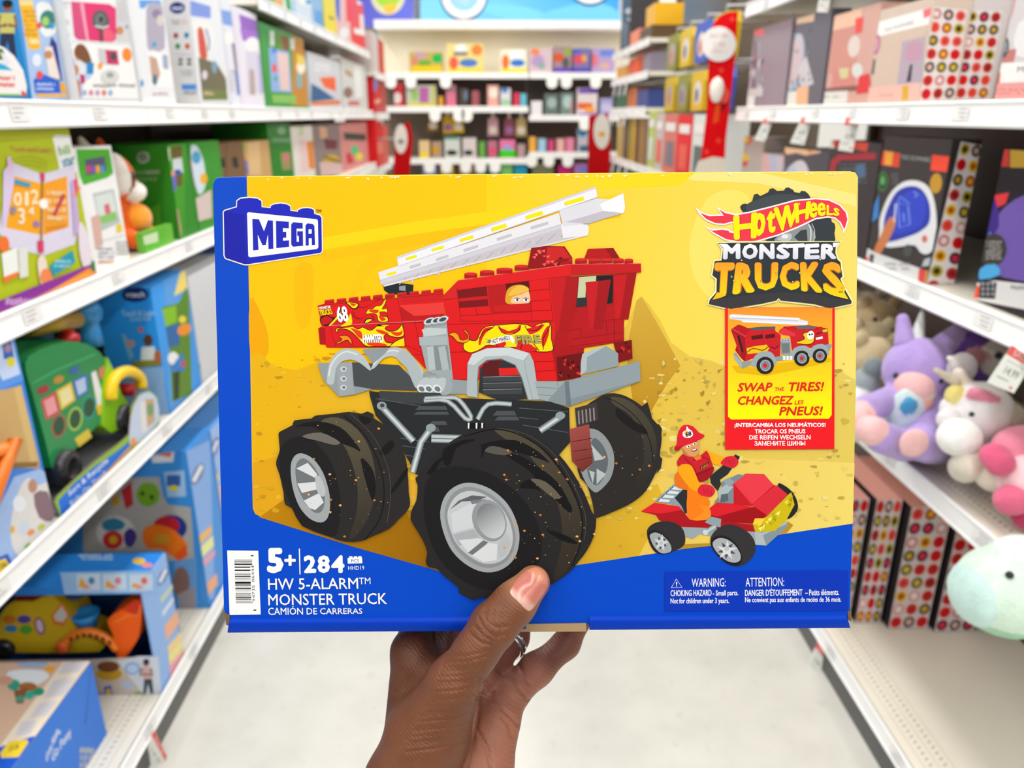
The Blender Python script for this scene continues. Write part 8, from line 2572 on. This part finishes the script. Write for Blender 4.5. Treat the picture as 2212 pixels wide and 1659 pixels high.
back_row('top back wall shelf', ZB1, [
    (886, 958, 112, 'c8b05a', 'yellow and green', [('r', 'f2c80a', 890, 142, 958, 157), ('e', '14b84a', 945, 126, 12, 10), ('e', 'c8a0a8', 908, 120, 14, 8), ('e', 'd88a6a', 896, 132, 8, 10), ('r', '6aae3a', 905, 130, 930, 142)]),
    (966, 1046, 94, 'f2dc8a', 'pale yellow and blue', [('r', 'f2d41a', 968, 148, 1046, 158), ('e', '4a7ec8', 1012, 136, 20, 9), ('e', 'e8604a', 980, 136, 10, 14), ('e', 'f8f4ee', 996, 104, 14, 10), ('e', 'e88a3a', 1030, 108, 12, 12), ('r', '7a7a80', 980, 112, 1010, 120)]),
    (1080, 1138, 106, 'f6f0d8', 'white and blue', [('r', 'f4dc14', 1082, 148, 1138, 158), ('e', '2f7ad0', 1118, 136, 16, 8), ('e', 'e87a2a', 1092, 134, 8, 16), ('e', 'f8f8f8', 1116, 118, 16, 10)]),
    (1142, 1192, 104, 'd8c0c8', 'pale lilac', [('e', 'f08a4a', 1156, 112, 10, 8), ('e', 'b89ac8', 1162, 132, 14, 14), ('e', '8ab0a0', 1170, 142, 8, 8)]),
    (1194, 1234, 100, 'a88a90', 'mixed purple', [('e', 'd8582a', 1206, 124, 12, 10), ('e', '9aa84a', 1226, 112, 8, 10), ('r', '6a4ab8', 1196, 146, 1234, 158), ('e', '5a5a5a', 1222, 136, 8, 12)]),
    (1236, 1274, 104, '7a78b0', 'deep violet', [('e', 'd8546a', 1252, 128, 14, 12), ('e', '4a6ac8', 1246, 112, 10, 6), ('r', '5a3ab8', 1238, 148, 1274, 158), ('e', 'e8a84a', 1262, 126, 6, 8)]),
    (1276, 1326, 104, 'b8a0d0', 'lilac and blue', [('r', '6a8ad8', 1296, 108, 1326, 122), ('e', 'e87a8a', 1284, 130, 8, 14), ('e', 'd8b0a0', 1306, 142, 12, 8)])])
back_row('second back wall shelf, left bay', ZL2, [
    (850, 873, 178, 'c83a40', 'red', [('e', 'e8d8d4', 858, 212, 9, 12)]), (876, 943, 184, 'c8ccb8', 'green-white and purple', [('r', 'b86aa8', 906, 188, 926, 222), ('r', 'd8d04a', 880, 222, 943, 230), ('e', '9ac86a', 896, 206, 8, 12), ('r', 'c8c86a', 932, 186, 940, 226)]),
    (946, 958, 208, 'e8a83a', 'orange', []), (962, 986, 184, 'e07a94', 'pink', [('r', 'a87a8a', 962, 186, 986, 200)]), (990, 1012, 190, '4a4238', 'dark', [('e', '6a7a8a', 1006, 206, 5, 12)]), (1018, 1036, 196, 'a85a64', 'dull red', []),
    (1052, 1078, 184, 'f0b0a4', 'peach', [('e', 'f8ecdc', 1066, 200, 10, 12)]), (1080, 1104, 190, 'e6e2ea', 'white and blue', [('e', '4a8ac0', 1090, 194, 8, 7), ('e', 'a8d0a8', 1092, 222, 11, 8)]), (1109, 1122, 200, 'e8345c', 'bright pink', []), (1123, 1138, 202, '6ac0d4', 'turquoise', [])])
back_row('second back wall shelf, right bay', ZR2, [
    (1147, 1172, 218, 'f0eeee', 'white', []), (1176, 1208, 202, '6a7a74', 'teal grey', [('e', 'a8bcb4', 1192, 222, 10, 12)]), (1210, 1240, 200, '7a908a', 'sea green grey', [('e', 'b8d0cc', 1226, 220, 10, 14), ('r', 'b8888a', 1232, 216, 1240, 246)]),
    (1246, 1292, 190, 'e8dcd8', 'purple-topped orange', [('r', '7a4ab8', 1250, 191, 1292, 202), ('r', 'e86a3a', 1248, 222, 1280, 236), ('e', 'f0a84a', 1274, 238, 12, 8), ('r', '8a6ac8', 1250, 244, 1292, 252)]), (1296, 1326, 212, 'a8a8d8', 'lavender', [('e', 'd0c8e8', 1310, 232, 12, 10)])])
back_row('third back wall shelf, left bay', ZL3, [
    (900, 925, 304, 'e8c890', 'cream and orange', [('r', 'f0d83a', 902, 330, 925, 342)]), (928, 952, 306, 'b09a80', 'tan', [('e', 'd89a2a', 940, 324, 9, 8)]), (956, 992, 296, 'd8dcd6', 'white with black base', [('e', '2a2e2a', 976, 330, 12, 6), ('r', '5aa08a', 960, 296, 992, 302)]), (996, 1028, 298, 'dcd0cc', 'pinkish white', [('e', '1f3a34', 1012, 330, 10, 6)]),
    (1032, 1048, 306, '6aa84a', 'leaf green', []), (1052, 1074, 304, 'b8748a', 'mauve', [('e', 'e84a6a', 1064, 326, 7, 8)]), (1078, 1114, 302, 'e87aa8', 'pink over lime', [('r', '3ad01a', 1078, 324, 1114, 340), ('e', '8aaae8', 1096, 320, 8, 6)]), (1117, 1136, 312, 'b89a9a', 'dusty pink', [])])
back_row('third back wall shelf, right bay', ZR3, [
    (1143, 1160, 296, 'f0b24a', 'amber', []), (1163, 1182, 300, 'a8d0e8', 'sky blue', []), (1185, 1200, 302, 'd84a84', 'magenta', []), (1204, 1222, 300, 'f0b8b0', 'salmon', []), (1224, 1244, 298, 'e88aa8', 'rose', []), (1250, 1274, 278, 'c8c0cc', 'blue and white', [('e', '3a8ab0', 1258, 286, 10, 10), ('r', '3a6a8a', 1252, 314, 1274, 328)])])
back_row('lowest visible back wall shelf', .62, [
    (905, 940, 352, '8a8ac0', 'violet grey', []), (945, 978, 354, 'c8a03a', 'gold', []), (984, 1030, 356, '8a6a4a', 'brown', []), (1034, 1075, 358, '1f5a60', 'dark teal', []), (1080, 1108, 352, '7ac070', 'pale green', []), (1110, 1140, 354, '1f98c0', 'bright teal', []), (1150, 1200, 352, '7a7a5a', 'olive', []), (1208, 1240, 358, 'c8207a', 'hot pink', []), (1243, 1274, 354, 'b070b0', 'orchid', [('e', '6a80d0', 1258, 366, 9, 7)])])

# hanging packs under the second shelf of the left bay
for k, (u, v, c, cn) in enumerate(((935, 265, '8a6a14', 'mustard'), (968, 270, 'c8a014', 'yellow banana-shaped'), (990, 268, 'd8b414', 'bright yellow'), (1065, 275, 'c89aa4', 'pale pink'), (1100, 276, '8a4a5a', 'plum'), (1126, 276, 'b8a468', 'khaki'))):
    p = on_y(u, v, YF + .1)
    mb = MB()
    mb.prism([(p.x - .042, YF + .1, p.z + .075), (p.x + .042, YF + .1, p.z + .075), (p.x + .045, YF + .1, p.z - .07), (p.x - .045, YF + .1, p.z - .07)], (0, .03, 0), c)
    s = Sheet(mb, lambda a, b, h, p=p: Vector((p.x + a, YF + .1 - h, p.z + b)), step=4e-5)
    s.E(0, -.02, .035, .03, ('d8d0c0', '9a6a9a', 'e8e0d0')[k % 3])
    s.R(-.012, .075, .012, p.z * 0 + (ZL2 - .03 - p.z), 'd9d6d2')
    mb.build('hanging_pack', M_CARD, None, '%s pack hanging under the second back wall shelf, %s along' % (cn, ORD[k]), 'package', 'packs hanging on the back wall', origin=p)

# round-ended white shelf talkers under the rails
tl = []
for (z, us, nm) in ((ZB1, (845, 888, 963, 1192, 1223, 1286), 'top back wall rail'), (ZL2, (938, 990, 1008), 'second back wall rail, left bay'), (ZR2, (1265,), 'second back wall rail, right bay'), (ZL3, (922, 960, 1003, 1036, 1068), 'third back wall rail, left bay'), (ZR3, (1150, 1188, 1230), 'third back wall rail, right bay')):
    for k, u in enumerate(us):
        x = on_y(u, 200, YF - .008).x
        zt = z - .042
        mb = MB()
        pts = [(x - .045, YF - .008, zt + .02), (x + .045, YF - .008, zt + .02)] + [(x + .045 * math.cos(a), YF - .008, zt - .035 + .04 * math.sin(a)) for a in [-math.pi * q / 8 for q in range(9)]]
        mb.prism(pts, (0, .0015, 0), 'fdfdf8')
        mb.build('shelf_talker', M_PAPER, None, 'round-ended white tag, %s from the left under the %s' % (ORD[k], nm), 'price tag', 'white tags on the back wall rails', origin=(x, YF, zt))
# slanted clear tags on the far right shelf ends
for k, (u, v, z) in enumerate(((1348, 140, 1.745), (1358, 134, 1.745), (1330, 200, 1.575), (1342, 200, 1.575), (1354, 198, 1.575), (1326, 256, 1.385), (1340, 255, 1.385), (1352, 253, 1.385), (1328, 318, 1.065), (1342, 322, 1.065), (1356, 332, 1.065))):
    q = on_x(u, v, XQ - .004)
    y0_, zz = q.y, z - .04
    mb = MB()
    mb.prism([(XQ - .006, y0_ - .03, zz + .012), (XQ - .006, y0_ + .03, zz + .012), (XQ - .02, y0_ + .03, zz - .07), (XQ - .02, y0_ - .03, zz - .07)], (-.0012, 0, 0), 'd4d6d8')
    mb.build('shelf_talker', M_PAPER, None, 'grey slanted tag, %s in the row of tags edging the far right run' % ORD[k], 'price tag', 'slanted tags on the far right run', origin=(XQ - .01, y0_, zz))

# ------------------------------------------------------------------ picture panels above the back wall run
YS = 7.30
def panel_sign(name, label, x0, x1, z0, z1, col, draw):
    mb = MB()
    mb.box(x0, x1, YS, YS + .03, z0, z1, col)
    s = Sheet(mb, lambda u, v, h: on_y(u, v, YS) - Vector((0, h, 0)), step=4e-5)
    draw(s)
    return mb.build(name, M_CARD, None, label, 'sign', 'picture panels above the back wall', origin=((x0 + x1) / 2, YS, z0))


def sg1(s):
    s.P([(906, -120), (1338, -120), (1334, 62), (908, 60)], '3aa0f0', grad=('86d4f8', (1100, -20), (940, 60)))
    s.P([(1050, 10), (1130, 14), (1200, 40), (1130, 48), (1060, 30)], '7accf8', smooth=3); s.P([(1170, 30), (1270, 6), (1330, 20), (1330, 56), (1200, 58)], '74c8f8', smooth=3)
    for cx, cy in ((1002, -10), (1275, -42)):
        s.E(cx, cy, 52, 56, '16507c', n=40); s.E(cx, cy, 48, 50, 'fbfaf4', n=40); s.E(cx, cy, 33, 34, '8ac4f0', n=32)
        for k in range(8):
            a = math.pi * k / 8
            s.S([(cx - 32 * math.cos(a), cy - 32 * math.sin(a)), (cx + 32 * math.cos(a), cy + 32 * math.sin(a))], 1.4, 'e8f4fc')
        s.E(cx, cy, 6, 6, 'e8eef2')


def sg2(s):
    s.P([(700, -120), (893, -120), (893, 58), (700, 58)], '5a5ac8', grad=('6a74dc', (800, 0), (880, 60)))
    s.E(838, -14, 38, 46, 'dcd8ac', n=32); s.E(838, -16, 30, 32, 'a4d43a', n=32); s.P([(828, 12), (858, 8), (850, 26), (836, 30)], 'f2c04a', smooth=2)


pz_ = lambda v: on_y(1100, v, YS).z
px_ = lambda u: on_y(u, 30, YS).x
panel_sign('picture_panel', 'blue picture panel showing two bicycle wheels', px_(909), px_(1336), pz_(60), pz_(-160), '3aa0f0', sg1)
panel_sign('picture_panel', 'violet picture panel with a lime round shape', px_(690), px_(892), pz_(58), pz_(-160), '5a5ac8', sg2)
# ------------------------------------------------------------------ the hand that holds the box
from mathutils.bvhtree import BVHTree
DK, MD, PL, FG, TP, WR = '5e351f', '6f4127', '965f48', '7e4b38', '9c6645', '78472a'
HP = []


def hc(chain, cols):
    for (a, b), c in zip(zip(chain, chain[1:]), cols):
        HP.append(('c', tuple(at(*a[:3])), tuple(at(*b[:3])), a[3], b[3], c))


hc([(1152, 1258, .4168, .0092), (1110, 1305, .4145, .0112), (1066, 1352, .4112, .0121), (1030, 1405, .411, .0114), (982, 1474, .4165, .0142), (925, 1590, .432, .0235), (882, 1700, .437, .0255), (845, 1880, .435, .028)], [TP, MD, MD, MD, MD, MD, WR])
hc([(893, 1650, .447, .019), (890, 1408, .456, .0118), (907, 1330, .4985, .0096), (925, 1235, .4985, .009), (938, 1172, .4975, .008)], [DK, DK, FG, FG])
hc([(930, 1650, .454, .019), (952, 1442, .468, .0112), (985, 1345, .4995, .0097), (1010, 1235, .4985, .009), (1024, 1162, .4975, .008)], [PL, FG, FG, FG])
hc([(980, 1650, .457, .018), (1036, 1464, .472, .0106), (1110, 1378, .4995, .0092), (1135, 1268, .4985, .0086), (1147, 1200, .4975, .0076)], [PL, FG, FG, FG])
hc([(1025, 1640, .456, .018), (1098, 1506, .471, .0105), (1160, 1446, .487, .0098), (1222, 1392, .4992, .0084), (1262, 1322, .4975, .0074), (1284, 1270, .4970, .0066)], [PL, PL, FG, FG, FG])
hc([(1072, 1560, .460, .0145), (1035, 1660, .450, .0195), (985, 1880, .442, .026)], [PL, PL])
HP.append(('c', tuple(at(1010, 1540, .466)), tuple(at(960, 1640, .458)), .014, .02, PL))
HP.append(('c', tuple(at(900, 1430, .452)), tuple(at(955, 1480, .44)), .011, .013, DK))

hv, hq, hci = blob(HP, .0010, .0055)
hcol = np.array([lin(p[5]) for p in HP])[hci]
E_ = np.concatenate([hq[:, [0, 1]], hq[:, [1, 2]], hq[:, [2, 3]], hq[:, [3, 0]]])
deg = np.zeros(len(hv)); np.add.at(deg, E_[:, 0], 1); np.add.at(deg, E_[:, 1], 1)


def relax(A, it, w=.5):
    for _ in range(it):
        acc = np.zeros_like(A)
        np.add.at(acc, E_[:, 0], A[E_[:, 1]]); np.add.at(acc, E_[:, 1], A[E_[:, 0]])
        A = A * (1 - w) + w * acc / deg[:, None]
    return A


hv = relax(hv, 3)
hcol = relax(hcol, 60)
tri_n = np.cross(hv[hq[:, 2]] - hv[hq[:, 0]], hv[hq[:, 3]] - hv[hq[:, 1]])
nv = np.zeros_like(hv)
for k in range(4):
    np.add.at(nv, hq[:, k], tri_n)
nv /= np.linalg.norm(nv, axis=1)[:, None] + 1e-12
# where each point of the skin is seen, to place the creases of the photo
rel = hv - np.array([0, 0, CAM_H])
fx_, fy_, fz_ = rel[:, 0], rel[:, 1], rel[:, 2]
cr = fx_ * _cy + fy_ * _sy
cyy = -fx_ * _sy + fy_ * _cy
cf = cyy * _cp - fz_ * _sp
cu_ = cyy * _sp + fz_ * _cp
pu, pv = CX + F_PX * cr / cf, CY - F_PX * cu_ / cf
front = (nv * rel).sum(1) < 0
disp = np.zeros(len(hv))


def crease(pts, depth, width, dmax=9.9):
    global disp
    best = np.full(len(hv), 1e9)
    for (x0, y0), (x1, y1) in zip(pts, pts[1:]):
        dx, dy = x1 - x0, y1 - y0
        t = np.clip(((pu - x0) * dx + (pv - y0) * dy) / (dx * dx + dy * dy), 0, 1)
        best = np.minimum(best, np.hypot(pu - x0 - t * dx, pv - y0 - t * dy))
    disp = np.maximum(disp, np.where(front & (cf < dmax), depth * np.exp(-(best / width) ** 2), 0))


hz_ = zoomed(760, 1180, 3.464)
for pts in ([(960, 1100), (1060, 1160), (1180, 1260), (1240, 1330)], [(1100, 930), (1210, 1010), (1290, 1100), (1330, 1160)], [(1250, 880), (1290, 960), (1330, 1020)], [(930, 1370), (1010, 1500), (1040, 1640)], [(1120, 1270), (1180, 1340), (1200, 1420)], [(1000, 1010), (1050, 1080)]):
    crease([hz_(p) for p in pts], .0014, 4.2)
crease([hz_(p) for p in [(955, 1010), (945, 1200), (925, 1330), (890, 1500), (845, 1659)]], .0016, 6)
for pts in ([(985, 480), (1010, 560), (1090, 610), (1160, 600)], [(950, 540), (1000, 630), (1080, 680), (1150, 660)], [(1000, 470), (1080, 520), (1130, 540)], [(920, 600), (990, 680), (1060, 710)], [(1060, 480), (1040, 560), (1010, 640)], [(1110, 500), (1130, 600), (1100, 680)], [(880, 650), (960, 720), (1040, 740)]):
    crease([hz_(p) for p in pts], .0009, 3.2, .44)
for k in range(20):
    y = 800 + k * 36 + (k % 3) * 6
    x0 = 700 - k * 12 if k < 12 else 520 - (k - 12) * 16
    x1 = 1010 - k * 7 if k < 12 else 930 - (k - 12) * 9
    crease([hz_(p) for p in [(x0, y + 20 + k * 1.5), ((x0 + x1) / 2, y + 22), (x1, y - 14 - k * 1.2)]], .0006 + .0002 * (k % 2), 3.2, .445)
hv = hv - nv * disp[:, None]

M_SKIN = material('skin', rough=0.48, spec=0.35, noise=0.10, nscale=70, sss=0.12)
nt = M_SKIN.node_tree
bs = nt.nodes['Principled BSDF']
tc = [n for n in nt.nodes if n.type == 'TEX_COORD'][0]
ax = (at(1152, 1258, .4168) - at(982, 1474, .4165)).normalized()
dt = nt.nodes.new('ShaderNodeVectorMath'); dt.operation = 'DOT_PRODUCT'; dt.inputs[1].default_value = ax
nt.links.new(tc.outputs['Object'], dt.inputs[0])
nz = nt.nodes.new('ShaderNodeTexNoise'); nz.inputs['Scale'].default_value = 120; nz.inputs['Detail'].default_value = 4
nt.links.new(tc.outputs['Object'], nz.inputs['Vector'])
m1 = nt.nodes.new('ShaderNodeMath'); m1.operation = 'MULTIPLY_ADD'; m1.inputs[1].default_value = 3400
nt.links.new(dt.outputs['Value'], m1.inputs[0])
m0 = nt.nodes.new('ShaderNodeMath'); m0.operation = 'MULTIPLY'; m0.inputs[1].default_value = 14
nt.links.new(nz.outputs['Fac'], m0.inputs[0]); nt.links.new(m0.outputs[0], m1.inputs[2])
m2 = nt.nodes.new('ShaderNodeMath'); m2.operation = 'SINE'
nt.links.new(m1.outputs[0], m2.inputs[0])
vo = nt.nodes.new('ShaderNodeTexVoronoi'); vo.inputs['Scale'].default_value = 900
nt.links.new(tc.outputs['Object'], vo.inputs['Vector'])
m3 = nt.nodes.new('ShaderNodeMath'); m3.operation = 'MULTIPLY_ADD'; m3.inputs[1].default_value = .35
nt.links.new(m2.outputs[0], m3.inputs[0]); nt.links.new(vo.outputs['Distance'], m3.inputs[2])
bp = nt.nodes.new('ShaderNodeBump'); bp.inputs['Strength'].default_value = .35; bp.inputs['Distance'].default_value = .0005
nt.links.new(m3.outputs[0], bp.inputs['Height']); nt.links.new(bp.outputs[0], bs.inputs['Normal'])

mb = MB()
mb.add([tuple(p) for p in hv], [tuple(int(j) for j in q) for q in hq], [tuple(c) for c in hcol], True)
HAND = mb.build('hand', M_SKIN, None, 'bare brown hand gripping the lower edge of the yellow toy box, thumb in front', 'hand', origin=at(930, 1640, .445))
bvh = BVHTree.FromPolygons([Vector(p) for p in hv], [tuple(int(j) for j in q) for q in hq])


def on_skin(u, v, off):
    o_ = Vector((0, 0, CAM_H))
    loc, nr, _i, _d = bvh.ray_cast(o_, ray(u, v).normalized())
    return (loc + nr * off) if loc else at(u, v, .4165)


# thumb nail
outline = smooth_loop([hz_(p) for p in [(1186, 352), (1204, 300), (1262, 222), (1330, 172), (1392, 158), (1446, 190), (1468, 256), (1456, 330), (1404, 402), (1338, 478), (1300, 470), (1240, 410)]], 4)
cx_, cy_ = hz_((1330, 320))
N = len(outline)
verts, faces, cols = [], [], []
rings = [0, .2, .4, .6, .75, .88, .96, 1.0]
for r_ in rings[1:]:
    for (u, v) in outline:
        uu, vv = cx_ + (u - cx_) * r_, cy_ + (v - cy_) * r_
        verts.append(on_skin(uu, vv, .0007 * (1 - r_ ** 4) + .00012))
        t = ((uu - hz_((1262, 425))[0]) * .62 - (vv - hz_((1262, 425))[1]) * .78) / 80.0
        ca, cb, cc = lin('cfa090'), lin('bd6f60'), lin('c98568')
        if t < .12:
            cols.append(ca)
        elif t < .8:
            q = min(1, (t - .12) / .1); cols.append(tuple(ca[k] + (cb[k] - ca[k]) * q for k in range(3)))
        else:
            cols.append(cc)
verts.append(on_skin(cx_, cy_, .0008)); cols.append(lin('bd6f60'))
ctr = len(verts) - 1
for i in range(N):
    faces.append((ctr, i, (i + 1) % N))
for r_ in range(len(rings) - 2):
    for i in range(N):
        j = (i + 1) % N
        faces.append((r_ * N + i, (r_ + 1) * N + i, (r_ + 1) * N + j, r_ * N + j))
mb = MB()
mb.add(verts, faces, cols, True)
mb.build('thumb_nail', material('nail', rough=0.25, spec=0.5, coat=0.3), HAND, label='pink thumb nail with a pale base')

# silver ring on the ring finger
a_, b_ = at(1036, 1464, .472), at(1110, 1378, .4995)
p = a_ + (b_ - a_) * .86
axr = (b_ - a_).normalized()
root = thing('finger_ring', 'silver double band ring with small stones, worn on a finger below the box', 'ring', p)
for k, off in enumerate((-.0016, .0018)):
    mb = MB()
    pr = [(off - .0012, .0100), (off - .0012, .0112), (off, .0117), (off + .0012, .0112), (off + .0012, .0100), (off - .0012, .0100)]
    mb.lathe(p, axr, pr, 'c9c8c4', 28)
    mb.build('band', M_SILVER, root)
mb = MB()
o1 = axr.orthogonal().normalized(); o2 = axr.cross(o1)
mb2 = []
for k in range(10):
    w = 2 * math.pi * k / 10
    mb.lathe(p + axr * .0018 + (o1 * math.cos(w) + o2 * math.sin(w)) * .0114, o1 * math.cos(w) + o2 * math.sin(w), [(0, .0009), (.0005, .0008), (.0009, .0003), (.001, 0)], 'f4f6f8', 8)
mb.build('stones', material('clear_stone', rough=0.05, spec=0.9), root, label='row of small clear stones')
